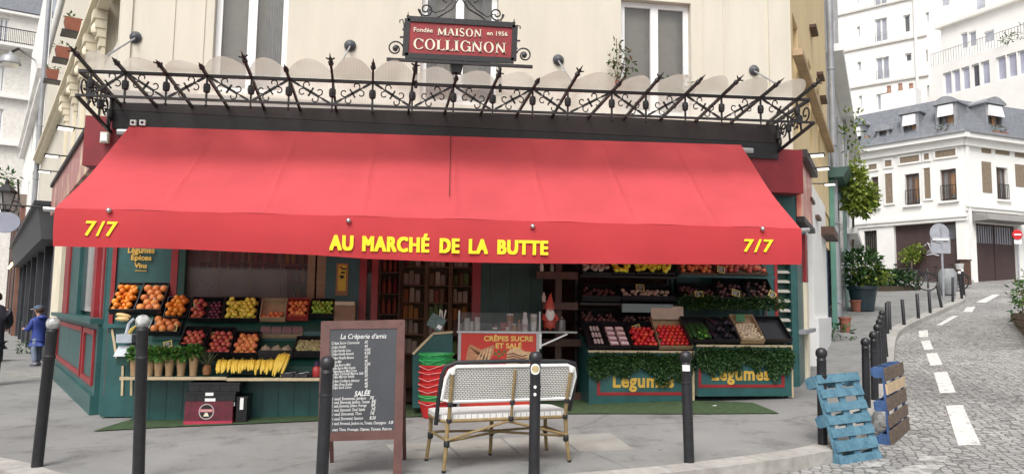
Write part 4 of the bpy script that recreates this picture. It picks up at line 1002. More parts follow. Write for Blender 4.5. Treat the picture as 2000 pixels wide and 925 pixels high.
s = SR(1652, 520); t = MB(FR); t.tube([(s, .1, 0.5), (s, .1, 9)], .05, 8); t.build('downpipe', zinc, wh)
# climbing greenery
o = thing('climbing_tree', 'yellow green climbing plant spilling from the white house wall over the right pavement', 'tree', FR.pt(SR(1664, 500), .1, gz(*FR.pt(SR(1664, 500), .1, 0).xy)))
t = MB()
for px, py, r, n in ((1668, 340, .38, 210), (1664, 365, .42, 240), (1682, 372, .44, 280), (1694, 388, .38, 230), (1677, 402, .4, 240), (1700, 398, .26, 110), (1664, 400, .36, 170), (1690, 412, .28, 110), (1674, 322, .25, 80)): t.foliage(at(1677 + (px - 1677)*.85, 372 + (py - 372)*.9, 20), (r*.85, r*.85, r*.68), n, .17, .09, shell=.15)
t.build('crown', [L4, mat('leaf_lime', (.16, .24, .035), .55, .3, 20, trans=.3), L2], o)
e = at(1666, 400, 20.4); sw_ = SR(1661, 450); zw2 = gz(*FR.pt(sw_, .05, 0).xy); t = MB(); t.tube([FR.pt(sw_, .06, zw2), FR.pt(sw_, .06, zw2 + 1.6), e.lerp(FR.pt(sw_, .1, e.z), .5), e], [.05, .045, .04, .03], 7)
for px, py in ((1688, 385), (1672, 345), (1700, 400)): t.tube([e, at(px, py, 20)], [.03, .01], 5)
t.build('trunk', bark, o)
t = MB()
for px, py, r, n in ((1662, 232, .35, 50), (1666, 262, .45, 70), (1668, 290, .3, 40)): t.foliage(at(px, py, 22.5), (r, r, r), n, .16, .07)
tag(t.build('balcony_plant', [L1, L4, L3]), 'trailing balcony plant high on the white house', 'plant')
# pots and shrubs on the right pavement
def pot(px, py, r, h, m, label, leaves=None, name='flower_pot', lr=1.2, lh=1, n=60, ll=.12, lm=None):
    c = on_g(px, py); o = thing(name, label, 'pot', c); t = MB(); t.lathe(c, [(r*.72, 0), (r*.95, h*.85), (r*1.06, h*.86), (r*1.06, h), (r*.9, h), (r*.85, h*.85)], 16); t.build('pot', m, o, True)
    if leaves:
        t = MB(); t.foliage(c + V((0, 0, h + lh*.75)), (r*lr, r*lr, lh), n, ll, ll*.45); t.build('leaves', lm or [L1, L3, L2], o)
    return o
bl = mat('blue_black_glaze', (.02, .035, .045), .35, .3, 5)
pot(1686, 607, .42, .75, bl, 'large blue black pot overflowing with tall shrubs on the right pavement', True, 'shrub_pot', 1.35, .66, 800, .2, [L1, L3, L2])
c = on_g(1686, 607) + V((0, 0, 1.0)); t = MB(); t.foliage(c + V((.15, -.25, .05)), (.6, .35, .32), 300, .15, .075); tag(t.build('variegated_shrub', [L4, L2]), 'yellow variegated shrub at the front of the large blue black pot', 'shrub')
pot(1674, 608, .2, .34, terra, 'terracotta pot tucked beside the large blue black pot')
pot(1651, 648, .14, .36, terra, 'slim terracotta pot standing against the wall of the grey house')
c = on_g(1627, 662); t = MB(); t.foliage(c + V((0, 0, .14)), (.5, .4, .22), 150, .13, .06); tag(t.build('wall_fern', [L1, L3, L2]), 'ivy growing at the foot of the grey house', 'plant')
c = on_g(1561, 735); t = MB(); t.foliage(c + V((0, .1, .3)), (.14, .2, .34), 120, .09, .04); tag(t.build('corner_weed', [L1, L3]), 'bushy weed at the right corner of the shopfront', 'plant')
o = thing('shrub_bed', 'low spreading shrubs in a planted bed before the garage', 'shrub', on_g(1745, 566)); t = MB()
for px, py, r, n in ((1722, 545, .7, 330), (1745, 553, .8, 380), (1768, 558, .6, 240), (1710, 530, .7, 260)): t.foliage(on_g(px, 566) + V((0, 0, .4)), (r, r*.8, .42), n, .2, .09)
t.build('leaves', [L3, L1, L2], o); t = MB(); c = on_g(1745, 566); t.lathe(c, [(1.1, -.1), (1.15, .12), (1.0, .14)], 14, sy=.5); t.build('soil', mat('soil', (.06, .045, .03), .95), o)
o = thing('garage_shrub', 'thin pale yellow shrub standing in front of the brown garage door', 'shrub', on_g(1780, 553)); t = MB()
for px, py, r, n in ((1772, 500, .4, 150), (1785, 494, .45, 170), (1794, 488, .34, 90), (1779, 506, .32, 90)): t.foliage(at(px, py, 36), (r, r, r*.8), n, .2, .09)
t.build('leaves', [L4, L2, L4], o); t = MB(); t.tube([on_g(1780, 553), at(1781, 503, 36)], .03, 5); t.build('stem', bark, o)

# ---- the white house with the slate roof at the end of the street
Cn = on_g(1891, 547); ex1 = -cdir(-.625, .78); ex2 = cdir(.93, .37)
F1 = Fr(Cn, ex1); F2 = Fr(Cn, ex2); gzc = gz(Cn.x, Cn.y)
mh = thing('slate_roofed_house', 'white two storey house with slate mansard roof and wide brown garage at the street end', 'building', V((Cn.x, Cn.y, gzc)))
zk = F1.hit(1888, 262)[1]; W1_ = -F1.hit(1664, 400)[0]; W2_ = F2.hit(2060, 300)[0]
h1 = [F1.rect(*q) for q in ((1768, 339, 1796, 400), (1837, 330, 1868, 392), (1702, 345, 1716, 405))]; h1 += [F1.rect(1747, 436, 1869, 545), F1.rect(1688, 450, 1713, 512)]
h1[3] = (h1[3][0], h1[3][1], gzc - 1, h1[3][3])
h2 = [F2.rect(1947, 327, 1969, 390), F2.rect(1908, 438, 1990, 545)]; h2[1] = (h2[1][0], h2[1][1], gzc - 1, h2[1][3])
t = MB(F1); wall(t, -W1_, 0, gzc - 1.5, zk, h1, .3); t.build('wall', white_r, mh)
t = MB(F2); wall(t, 0, W2_, gzc - 1.5, zk, h2, .3); t.build('wall', white_r, mh)
orange = mat('ochre_curtain', (.30, .17, .09), .8, .3, 4, stretch=(6, 6, .3))
for h in h1[:3]: window(mh, F1, h, mat('brown_window', (.11, .075, .06), .5), pane_g, .22, 2, 0, .1, rail=.75, railm=iron, sillm=white_r)
window(mh, F2, h2[0], MATS['brown_window'], pane_g, .22, 2, 0, .1, rail=.75, railm=iron, sillm=white_r)
for h in h1[:2]:
    t = MB(F1); t.bx(h[0] + .38, h[0] + .58, -.19, -.185, h[2] + .3, h[3] - .2); t.build('curtain', orange, mh)
gdoor = mat('brown_garage', (.060, .036, .034), .6, .12, 3)
h = h1[3]; t = MB(F1); t.bx(h[0] + .005, h[1] - .005, -.28, -.2, gzc - 1, h[3] - .005)
gd = t.build('garage_door', gdoor, mh)
t = MB(F1); w_ = h[1] - h[0]
for k in range(1, 6): s = h[0] + w_*k/6; t.bx(s - .015, s + .015, -.199, -.19, gzc - 1, h[3] - .05)
t.build('door_ribs', gdoor, gd)
gr_ = mat('graffiti', (.45, .45, .48), .6); t = MB()
for k, pts in enumerate((((1806, 480), (1812, 474), (1818, 486), (1810, 494), (1820, 492)), ((1815, 476), (1824, 482), (1816, 490), (1828, 488)), ((1824, 475), (1834, 480), (1828, 492), (1836, 494)), ((1810, 498), (1822, 496), (1834, 499)))):
    t.tube([F1.pt(*[F1.hit(*p, -.19)[0], -.185, F1.hit(*p, -.19)[1]]) for p in pts], .035, 5)
t.build('graffiti', gr_, gd)
s_, z_ = F1.hit(1858, 453, -.19); t = MB(F1); t.bx(s_ - .35, s_ + .3, -.199, -.18, z_ - .35, z_ + .35); t.build('grille', pane_d, gd)
h = h1[4]; t = MB(F1); t.bx(h[0], h[1], -.28, -.2, h[2], h[3]); t.build('window_back', mat('beige_shutter', (.34, .30, .22), .7), mh)
t = MB(F1)
for k in range(6): s = h[0] + (h[1] - h[0])*(k + .5)/6; t.bx(s - .03, s + .03, -.12, -.08, h[2], h[3])
t.build('window_bars', iron, mh)
h = h2[1]; t = MB(F2); t.bx(h[0] + .005, h[1] - .005, -.28, -.2, gzc - 1, h[3] - .005); gt = t.build('gate', gdoor, mh)
z_ = F2.hit(1945, 475)[1]; w_ = h[1] - h[0]
for a, b in ((.1, .48), (.54, .94)):
    t = MB(F2); t.bx(h[0] + w_*a, h[0] + w_*b, -.199, -.19, z_, h[3] - .1); t.build('grille_back', pane_l, gt)
    t = MB(F2)
    for k in range(7): s = h[0] + w_*(a + (b - a)*(k + .5)/7); t.bx(s - .02, s + .02, -.189, -.17, z_, h[3] - .1)
    t.build('grille_bars', gdoor, gt)
t = MB(F2); s = h[0] + w_*.51; t.bx(s - .03, s + .03, -.199, -.17, gzc - 1, h[3] - .01); t.build('middle_stile', gdoor, gt)
t = MB(F2); t.hexa([(h[0] - .3, .003, h[3] + .05), (h[1] + .2, .003, h[3] + .05), (h[1] + .2, .9, h[3] + .05), (h[0] - .3, .9, h[3] + .05), (h[0] - .2, .003, h[3] + .5), (h[1] + .1, .003, h[3] + .5), (h[1] + .1, .7, h[3] + .35), (h[0] - .2, .7, h[3] + .35)]); t.build('gate_canopy', mat('grey_canopy', (.22, .21, .20), .8), mh)
bk = mat('ochre_brick', (.22, .17, .12), .85, .25, 12, .3, 30)
for q in ((1730, 339, 1744, 397), (1806, 328, 1818, 388), (1697, 321, 1713, 331), (1729, 313, 1742, 325), (1758, 305, 1796, 317), (1805, 300, 1815, 312), (1827, 293, 1867, 306)):
    r = F1.rect(*q); t = MB(F1); t.bx(r[0], r[1], .003, .02, r[2], r[3]); t.build('brick_panel', bk, mh)
    t = MB(F1); e = .09; t.bx(r[0] - e, r[1] + e, .002, .06, r[3] + .003, r[3] + e); t.bx(r[0] - e, r[1] + e, .002, .06, r[2] - e, r[2] - .003); t.bx(r[0] - e, r[0] - .003, .002, .06, r[2], r[3]); t.bx(r[1] + .003, r[1] + e, .002, .06, r[2], r[3]); t.build('panel_surround', white_r, mh)
for q in ((1918, 316, 1936, 376), (1917, 290, 1935, 299), (1944, 292, 1971, 302), (1982, 297, 2010, 308), (1983, 322, 2010, 365)):
    r = F2.rect(*q); t = MB(F2); t.bx(r[0], r[1], .003, .02, r[2], r[3]); t.build('brick_panel', bk, mh)
for fr, a, b in ((F1, -W1_, .1), (F2, .0, W2_)):
    py, px = (425, 1860) if fr is F1 else (408, 1930)
    z_ = fr.hit(px, py)[1]; t = MB(fr); t.bx(a, b, .003, .14, z_, z_ + .14); t.bx(a, b, .003, .08, z_ - .16, z_ - .003); t.build('string_course', white_r, mh)
    t = MB(fr); t.bx(a, b + .2 if fr is F1 else b, .003, .38, zk - .16, zk + .06); t.bx(a, b, .002, .16, zk - .5, zk - .165); t.build('cornice', white_r, mh)
    t = MB(fr); t.bx(a, b + .2 if fr is F1 else b, .1, .46, zk + .065, zk + .2); t.build('gutter', zinc, mh)
t = MB(F2); t.bx(.12, .3, .01, .11, gzc, zk); t.build('downpipe', white_p, mh)
zr1 = zk + (F1.hit(1846, 193, -1.0)[1] - zk)
def inset(k): return Cn + (-F1.n*k) + (-F2.n*k)
p_ = [F1.pt(-W1_, .25, zk + .2), F1.pt(.25, .25, zk + .2), F2.pt(W2_, .25, zk + .2)]
q_ = [F1.pt(-W1_, -1.0, zr1), F1.pt(-.9, -1.0, zr1), F2.pt(W2_, -1.0, zr1)]
bkp = F1.pt(-W1_, -9, zr1 + .5); bk2 = F2.pt(W2_, -8, zr1 + .5)
t = MB(); t.poly([p_[0], p_[1], q_[1], q_[0]]); t.poly([p_[1], p_[2], q_[2], q_[1]]); t.poly([q_[0], q_[1], q_[2], bk2, bkp]); t.build('roof', slate, mh)
def dormer(fr, x0, y0, x1, y1, blind=True):
    s0, s1, z0, z1 = fr.rect(x0, y0, x1, y1); o_ = .05; t = MB(fr); w_ = s1 - s0
    t.bx(s0, s0 + .14, -1.2, o_, z0, z1); t.bx(s1 - .14, s1, -1.2, o_, z0, z1); t.bx(s0 + .14, s1 - .14, -1.2, -.3, z0, z1 - .003); N_ = 8
    for k in range(N_):
        a, b = k/N_, (k + 1)/N_; f = lambda u: z1 + .28*sin(pi*u)
        t.hexa([(s0 - .1 + (w_ + .2)*a, -1.2, z1), (s0 - .1 + (w_ + .2)*b, -1.2, z1), (s0 - .1 + (w_ + .2)*b, o_ + .12, z1), (s0 - .1 + (w_ + .2)*a, o_ + .12, z1), (s0 - .1 + (w_ + .2)*a, -1.2, f(a) + .08), (s0 - .1 + (w_ + .2)*b, -1.2, f(b) + .08), (s0 - .1 + (w_ + .2)*b, o_ + .12, f(b) + .08), (s0 - .1 + (w_ + .2)*a, o_ + .12, f(a) + .08)])
    d_ = t.build('dormer', zinc, mh)
    w = window(mh, fr, (s0 + .15, s1 - .15, z0, z1 - .005), MATS['brown_window'], pane_g, .15, 2, 0, .09)
    if blind:
        t = MB(fr); t.hexa([(s0 + .14, -.05, z1 - .55), (s1 - .14, -.05, z1 - .55), (s1 - .14, .22, z1 - .62), (s0 + .14, .22, z1 - .62), (s0 + .14, -.05, z1 - .05), (s1 - .14, -.05, z1 - .05), (s1 - .14, .1, z1 - .05), (s0 + .14, .1, z1 - .05)]); t.build('blind', white_p, w)
    t = MB(fr); t.bx(s0 + .5, s0 + .75, -.15 + .1, -.04, z0 + .1, z1 - .6); t.build('curtain', orange, w)
dormer(F1, 1760, 222, 1796, 276); dormer(F1, 1828, 203, 1870, 262); dormer(F1, 1713, 256, 1738, 284, False); dormer(F1, 1669, 245, 1688, 292); dormer(F2, 1924, 205, 1958, 259)
for fr, px, py in ((F1, 1843, 258), (F2, 1950, 258)):
    s, z = fr.hit(px, py, .2); o = thing('window_box', 'terracotta window box below the ' + ('tall left' if fr is F1 else 'right') + ' dormer of the slate roof', 'window box', fr.pt(s, .2, z - .2)); t = MB(fr); t.bx(s - .5, s + .5, .08, .34, z - .2, z); t.build('trough', terra, o); t = MB(); t.foliage(fr.pt(s, .2, z + .12), (.45, .15, .18), 60, .14, .06); t.build('leaves', [L1, L5], o)
t = MB(F1); s, z = F1.hit(1758, 205, -2.5); t.bx(s - 1.0, s + .8, -3.2, -2.5, z - 1, F1.hit(1755, 178, -2.5)[1]); ch = t.build('chimney', white_r, mh)
for k in (-.7, -.1, .45):
    t = MB(F1); zz = F1.hit(1755, 178, -2.5)[1]; hp_ = .3 + .12*(k < 0); t.lathe((s + k, -2.85, zz), [(.13, 0), (.09, hp_), (.12, hp_ + .02), (.11, hp_ + .07)], 8); t.build('chimney_pot', mat('old_terracotta', (.30, .17, .12), .85), ch)
s, z = F1.hit(1895 - 40, 398); 
# ---- tall white blocks behind
T0 = CAM + ray(1830, 560)/FPX*62; FT = Fr(T0, -cdir(-.76, .65))
tb = thing('apartment_block', 'tall white apartment block rising behind the slate roofed house', 'building', V((T0.x, T0.y, 5)))
hh = [FT.rect(*q) for q in ((1709, 36, 1733, 81), (1711, 112, 1737, 155), (1712, 182, 1738, 215), (1707, -25, 1732, 15), (1765, 29, 1778, 64), (1768, 104, 1781, 121), (1674, 52, 1680, 74), (1675, 121, 1682, 140), (1678, 187, 1684, 209), (1672, -8, 1678, 9), (1837, -12, 1855, 13), (1808, 24, 1815, 45), (1809, 97, 1812, 121), (1811, 167, 1815, 190), (1904, -20, 1926, 25))]
sl_, sr_ = FT.hit(1630, 200)[0], FT.hit(2150, 100)[0]; zt_ = FT.hit(1830, -120)[1]
wb_ = mat('bright_white_render', (.84, .82, .78), .85, .04, 1)
t = MB(FT); wall(t, sl_, sr_, 4, zt_, hh, .3); t.bx(sl_, sr_, -8, -1, 4, zt_); t.build('wall', wb_, tb)
for k, h in enumerate(hh): window(tb, FT, h, white_p, pane_l if k not in (4, 5) else pane_d, .22, 2 if h[1] - h[0] > .9 else 1, 0, .1, rail=.8 if k in (0, 1, 3) else None, railm=zinc)
for px, py in ((1700, 90), (1700, 165), (1700, 15), (1700, 235)):
    z = FT.hit(px, py)[1]; t = MB(FT); t.bx(sl_, FT.hit(1812, 100)[0], .003, .16, z - .12, z + .05); t.build('string_course', mat('pale_band', (.62, .60, .57), .85), tb)
t = MB(FT); s = FT.hit(1790, 100)[0]; t.tube([(s, .15, 5), (s, .15, zt_)], .12, 8); t.build('downpipe', white_r, tb)
G0 = CAM + ray(1820, 560)/FPX*58; FG = Fr(CAM + ray(2000, 560)/FPX*50, -cdir(-.41, .91))
gb2 = thing('terrace_block', 'white modern block with a strip of tall panes and a railed roof terrace', 'building', FG.pt(0, -2, 6))
sl_, sr_ = FG.hit(1822, 200)[0], FG.hit(2140, 200)[0]; zt_ = FG.hit(1933, 97)[1]
hh = [FG.rect(*q) for q in ((1842, 137, 1858, 183), (1860, 133, 1875, 178), (1878, 129, 1894, 175), (1898, 125, 1913, 171), (1916, 120, 1933, 166), (1946, 112, 1965, 160), (1967, 106, 1986, 154), (1988, 101, 2007, 149))]
z0_ = sum(h[2] for h in hh)/8; z1_ = sum(h[3] for h in hh)/8; hh = [(h[0], h[1], z0_, z1_) for h in hh]
t = MB(FG); wall(t, sl_, sr_, 4, zt_, hh, .3); t.poly([(sl_, 0, zt_), (sr_, 0, zt_), (sr_, -9, zt_), (sl_, -9, zt_)]); t.poly([(sl_, 0, 4), (sl_, 0, zt_), (sl_, -9, zt_), (sl_, -9, 4)]); t.build('wall', wb_, gb2)
for k, h in enumerate(hh): window(gb2, FG, h, white_p, pane_d if k == 3 else mat('lilac_pane', (.42, .42, .52), .1, .15, .8), .2, 1, 0, .09)
t = MB(FG); zz = FG.hit(1900, 78)[1] - .3; t.bx(sl_, sr_, .0, .04, zt_ + 1.0, zt_ + 1.04)
n = int((sr_ - sl_)/.2)
for k in range(n): s = sl_ + (sr_ - sl_)*k/n; t.bx(s - .014, s + .014, .005, .035, zt_ + .02, zt_ + .999)
t.build('railing', mat('grey_rail', (.35, .33, .33), .5), gb2)
FP = Fr(FG.pt(0, -2.6, 0), FG.ex); a_, b_ = FP.hit(1838, 80)[0], FP.hit(2060, 60)[0]; zp = FP.hit(1900, 34)[1]
hp = [FP.rect(*q) for q in ((1876, 64, 1890, 96), (1892, 61, 1907, 92), (1921, 60, 1942, 84))]
t = MB(FP); wall(t, a_, b_, zt_, zp, hp, .2); t.poly([(a_, 0, zt_), (a_, 0, zp), (a_, -6, zp), (a_, -6, zt_)]); t.bx(a_ - .3, b_, -6, .35, zp + .003, zp + .3); t.build('penthouse', wb_, gb2)
for h in hp: window(gb2, FP, h, white_p, pane_l, .15, 1, 0, .09)
t = MB(); p = FG.pt(FG.hit(1966, 82)[0], -.5, zt_ + .45); t.foliage(p, (.8, .5, .5), 120, .22, .1); p = FG.pt(FG.hit(1988, 68)[0], -.5, zt_ + .7); t.foliage(p, (.3, .3, .7), 60, .2, .08); tag(t.build('terrace_shrub', [L1, L3, L2]), 'green shrubs behind the railing of the white roof terrace', 'shrub')
# ================================================================== FRUIT STANDS
YG = on_g(300, 819).y - .10                       # front panel of the left stand
YSF = YG - .34                              # edge of its low shelf
def G(p, off=0): return V((p.x, p.y, gz(p.x, p.y) + off))
woodedge = mat('pale_wood_edge', (.50, .40, .25), .6, .15, 8)
stand = thing('fruit_stand', 'long green stepped fruit stand under the left half of the red awning', 'stand', V((X(400), YG + .3, 0)))
xa, xb = on_y(262, 750, YG).x, on_y(636, 740, YG).x
zsh = on_y(420, 736, YSF).z
t = MB(); t.bx(xa, xb, YG, YG + .03, gz(-3, YG) - .05, zsh - .035)
t.build('front_panel', green, stand)
t = MB()
for k in range(1, 12): x = xa + (xb - xa)*k/12; t.bx(x - .004, x + .004, YG - .004, YG - .0005, gz(-3, YG), zsh - .04)
t.build('panel_boards', green_d, stand)
xm = on_y(443, 735, YSF).x
for a, b, dz in ((xa - .05, xm, .004), (xm + .004, xb, -.008)):
    t = MB(); t.bx(a, b, YSF, YG + .45, zsh - .03 + dz, zsh + dz); sh = t.build('low_shelf', green, stand)
    t = MB(); t.bx(a, b, YSF - .022, YSF - .002, zsh - .034 + dz, zsh + .002 + dz); t.build('edge_strip', woodedge, sh)
# corner cabinet at the left end
YC = on_g(228, 815).y
xc0, xc1 = on_y(206, 720, YC).x, on_y(266, 720, YC).x; zc1 = on_y(230, 632, YC).z
t = MB(); t.bx(xc0, xc1, YC, -.03, gz(xc0, YC) + .02, zc1 - .05); t.bx(xc0 - .02, xc1 + .02, YC - .03, -.02, gz(xc0, YC) + .02, gz(xc0, YC) + .28); t.build('end_cabinet', green, stand)
t = MB(); t.bx(xc0 - .05, xc1 + .04, YC - .05, -.02, zc1 - .05, zc1); t.build('cabinet_top', green, stand)
for (a, b, c, d) in ((219, 642, 228, 698), (240, 714, 238, 788), (257, 735, 256, 800)):
    t = MB(); t.bar(on_y(a, b, YC - .012), on_y(c, d, YC - .012), .028, .018, (0, 1, 0)); t.build('edge_strip', woodedge, stand)
# stepped back of the stand
YL0, YL1, YU0, YU1 = YG - .06, YG + .26, YG + .30, min(YG + .66, -.16)
zl0, zl1 = on_y(450, 700, YL0).z, on_y(450, 650, YL1).z; zu0, zu1 = on_y(450, 631, YU0).z, on_y(450, 584, YU1).z
def sheet(name, y0, z0, y1, z1, m, th=.02):
    t = MB(); t.hexa([(xa, y0, z0 - th), (xb, y0, z0 - th), (xb, y1, z1 - th), (xa, y1, z1 - th), (xa, y0, z0), (xb, y0, z0), (xb, y1, z1), (xa, y1, z1)]); return t.build(name, m, stand)
sheet('lower_slope', YL0, zl0 - .09, YL1, zl1 - .09, green_d); sheet('upper_slope', YU0, zu0 - .09, YU1, zu1 - .09, green_d)
t = MB(); t.bx(xa, xb, YU0 - .02, YU0, zl1 - .1, zu0 - .1); t.build('riser', green, stand)
t = MB(); t.bx(xa, xb, YL0 - .02, YL0, zsh + .004, zl0 - .1); t.build('riser', green_d, stand)
for x in (xa + .04, xb - .04):
    t = MB(); t.bx(x - .03, x + .03, YU1 - .06, YU1, gz(x, YU1) - .02, zu1 - .1); t.build('leg', green_d, stand)
mat_ = mat('artificial_grass', (.055, .10, .038), .95, .3, 14, .8, 300)
gp = [on_g(*p) for p in ((180, 843), (300, 836), (620, 822), (860, 812), (1100, 809), (1350, 809), (1522, 808), (1470, 787), (1330, 782), (1100, 782), (860, 786), (620, 800), (270, 815))]
t = MB(); nb = 6
for a, b in zip(((0, 12), (1, 12), (2, 11), (3, 10), (4, 9), (5, 8)), ((1, 12), (2, 11), (3, 10), (4, 9), (5, 8), (6, 7))):
    for k in range(4):
        for h in range(3):
            f = lambda u, v: G(gp[a[0]].lerp(gp[b[0]], u).lerp(gp[a[1]].lerp(gp[b[1]], u), v), .012)
            t.poly([f(k/4, h/3), f((k + 1)/4, h/3), f((k + 1)/4, (h + 1)/3), f(k/4, (h + 1)/3)])
tag(t.build('grass_mat', mat_), 'strip of green artificial grass matting laid along the foot of the stalls', 'mat')

# ---- produce prototypes
def proto(name, prof, mats, n=14, smooth=True, sx=1, sy=1):
    t = MB(); t.lathe((0, 0, 0), prof, n, sx=sx, sy=sy); return t.mesh(name, mats, V((0, 0, 0)), smooth)
def sph(r, sq=1, dim=.04, m=9):
    out = []
    for k in range(m + 1):
        a = pi*k/m; out.append((max(.0008, r*sin(a)), -r*cos(a)*sq*(1 if 0 < k < m else 1 - dim)))
    return out
def pm(name, c, rough=.4, var=.2, rnd=.18, bump=0, scale=18, c2=None): return mat(name, c, rough, var, scale, bump, 200, rnd=rnd, c2=c2)
K = {
 'orange': ('orange', proto('orange', sph(.037), pm('orange_peel', (.72, .22, .02), .4, .1, .12, .15)), 'orange', .037),
 'grapefruit': ('grapefruit', proto('grapefruit', sph(.05, .93), pm('grapefruit_peel', (.68, .24, .07), .42, .12, .12, .15)), 'grapefruit', .05),
 'apple': ('apple', proto('apple', sph(.036, .9, .45), pm('apple_skin', (.34, .025, .030), .3, .5, .22, c2=(.52, .12, .07))), 'apple', .036),
 'plum': ('plum', proto('plum', sph(.027, 1.1), pm('plum_skin', (.10, .012, .03), .35, .3, .25)), 'plum', .027),
 'lemon': ('lemon', proto('lemon', [(.002, -.046), (.011, -.04), (.024, -.026), (.031, 0), (.024, .026), (.011, .04), (.002, .046)], pm('lemon_peel', (.72, .56, .07), .4, .12, .12, .15)), 'lemon', .033),
 'peach': ('peach', proto('peach', sph(.036, .95, .3), pm('peach_skin', (.62, .12, .05), .6, .4, .15, c2=(.72, .33, .10), scale=12)), 'peach', .036),
 'apricot': ('apricot', proto('apricot', sph(.031), pm('apricot_skin', (.70, .26, .07), .6, .3, .15, c2=(.60, .13, .05), scale=12)), 'apricot', .031),
 'lime': ('lime', proto('lime', [(.002, -.034), (.016, -.027), (.027, -.012), (.029, .004), (.02, .022), (.002, .032)], pm('lime_peel', (.24, .38, .04), .35, .15, .12, .15)), 'lime', .029),
 'tomato': ('tomato', proto('tomato', sph(.034, .82, .35), pm('tomato_skin', (.60, .028, .018), .22, .15, .12)), 'tomato', .034),
 'onion': ('turnip', proto('turnip', [(.002, -.05), (.03, -.045), (.06, -.02), (.068, .02), (.05, .055), (.02, .07), (.012, .085)], pm('celeriac_skin', (.40, .33, .22), .8, .35, .1, .6, 9)), 'celeriac', .066),
 'garlic': ('garlic_bulb', proto('garlic_bulb', [(.002, -.022), (.018, -.02), (.026, -.004), (.018, .014), (.006, .024), (.004, .04)], pm('garlic_skin', (.60, .49, .34), .6, .25, .12)), 'garlic', .024),
 'potato': ('ginger_root', proto('ginger_root', sph(.026, 1.6), pm('ginger_skin', (.38, .34, .16), .8, .25, .15, .4), sx=1.2), 'ginger', .026),
}
def crate(label, A, B, back, up, h, m, cat='crate', group=None, th=.008, name='crate'):
    """tilted open crate: A, B front bottom corners, back the vector to the rear edge, up its unit normal"""
    A, B, back, up = V(A), V(B), V(back), V(up); t = MB(); ex = (B - A).normalized(); ey = back.normalized()
    def slab(p, q, r, k): t.hexa([p, p + q, p + q + r, p + r, p + k, p + q + k, p + q + r + k, p + r + k])
    slab(A, B - A, back, up*th); u0 = up*(th + .0005)
    for o, l, w in ((A, B - A, ey*th), (A + back - ey*th, B - A, ey*th), (A + ey*(th + .0005), ex*th, back - ey*(2*th + .001)), (B - ex*th + ey*(th + .0005), ex*th, back - ey*(2*th + .001))): slab(o + u0, l, w, up*h)
    return tag(t.build(name, m), label, cat, group)
def slope(px0, px1, yb, Y0, Y1, yt, inset=0):
    """pixel extent of the crate's front edge (yb, plane Y0) and the pixel height of its rear edge (plane Y1)"""
    A, B = on_y(px0, yb, Y0), on_y(px1, yb, Y0); z = (A.z + B.z)/2; A.z = B.z = z
    zt = on_y((px0 + px1)/2, yt, Y1).z; back = V((0, Y1 - Y0, zt - z)); ex = (B - A).normalized(); up = ex.cross(back).normalized()
    return A, B, back, up, ex
NF = {}
def fill(kind, A, B, back, up, label, group, layers=1, jit=.18, margin=.012, u0=0, u1=1, v0=0, v1=1, sc_=1, lift=.012, turn=None, keep=1.0, mx=60):
    nm, me, cat, r = K[kind]; r *= sc_; ex = (B - A).normalized(); ey = back.normalized(); W, Lb = (B - A).length, back.length; c = 0
    for la in range(layers):
        j = 0; y = v0*Lb + margin + r + la*r*.6
        while y < v1*Lb - margin - r*.6:
            x = u0*W + margin + r + (r if (j + la) % 2 else 0)
            while x < u1*W - margin - r*.7:
                if c < mx and RND.random() < keep*(1 if la == 0 else .8):
                    p = A + ex*(x + RND.gauss(0, jit*r*.5)) + ey*(y + RND.gauss(0, jit*r*.5)) + up*(lift + r*.95 + la*r*1.35 + RND.uniform(0, .25)*r)
                    o = bpy.data.objects.new(nm, me); col.objects.link(o); o.location = p
                    o.rotation_euler = turn or (RND.uniform(-1.3, 1.3), RND.uniform(-1.3, 1.3), RND.uniform(0, 6)); s = sc_*RND.uniform(.9, 1.08); o.scale = (s,)*3
                    tag(o, label, cat, group); c += 1
                x += 2*r*1.0
            y += r*1.74; j += 1
slatem = mat('chalk_slate', (.035, .036, .04), .7, .3, 20); chalk = mat('chalk', (.70, .70, .68), .9, .15, 60); yframe = mat('yellow_tag_frame', (.50, .42, .12), .6, .2, 20)
def price(px, py, Y, w, h, label, tilt=0, lean=.3, fm=None):
    c = on_y(px, py, Y); ex = V((cos(tilt), 0, sin(tilt))); ez = V((-sin(tilt), lean, cos(tilt))).normalized(); n = ex.cross(ez)
    o = thing('price_tag', label, 'price tag', c - ez*h/2, 'chalked price slates on the fruit')
    t = MB(); t.obox(c, ex*w/2, n*.003, ez*h/2); t.build('slate', slatem, o)
    t = MB(); g = .009
    for q in (-1, 1): t.obox(c + ez*(q*(h/2)) + n*.002, ex*(w/2 + g), n*.006, ez*g*.7); t.obox(c + ex*(q*(w/2)) + n*.002, ex*g*.7, n*.0055, ez*(h/2 - g*.8))
    t.build('frame', fm or yframe, o)
    t = MB()
    for k in range(3):
        y = h*(.22 - .22*k); x0, x1 = -w*.34, w*RND.uniform(.05, .34); P = [c + ex*(x0 + (x1 - x0)*i/9) + ez*(y + RND.uniform(-1, 1)*h*.06) + n*.0045 for i in range(10)]; t.tube(P, .003, 4)
    t.build('chalk_writing', chalk, o)
bk_ = blackp; Hc = .10
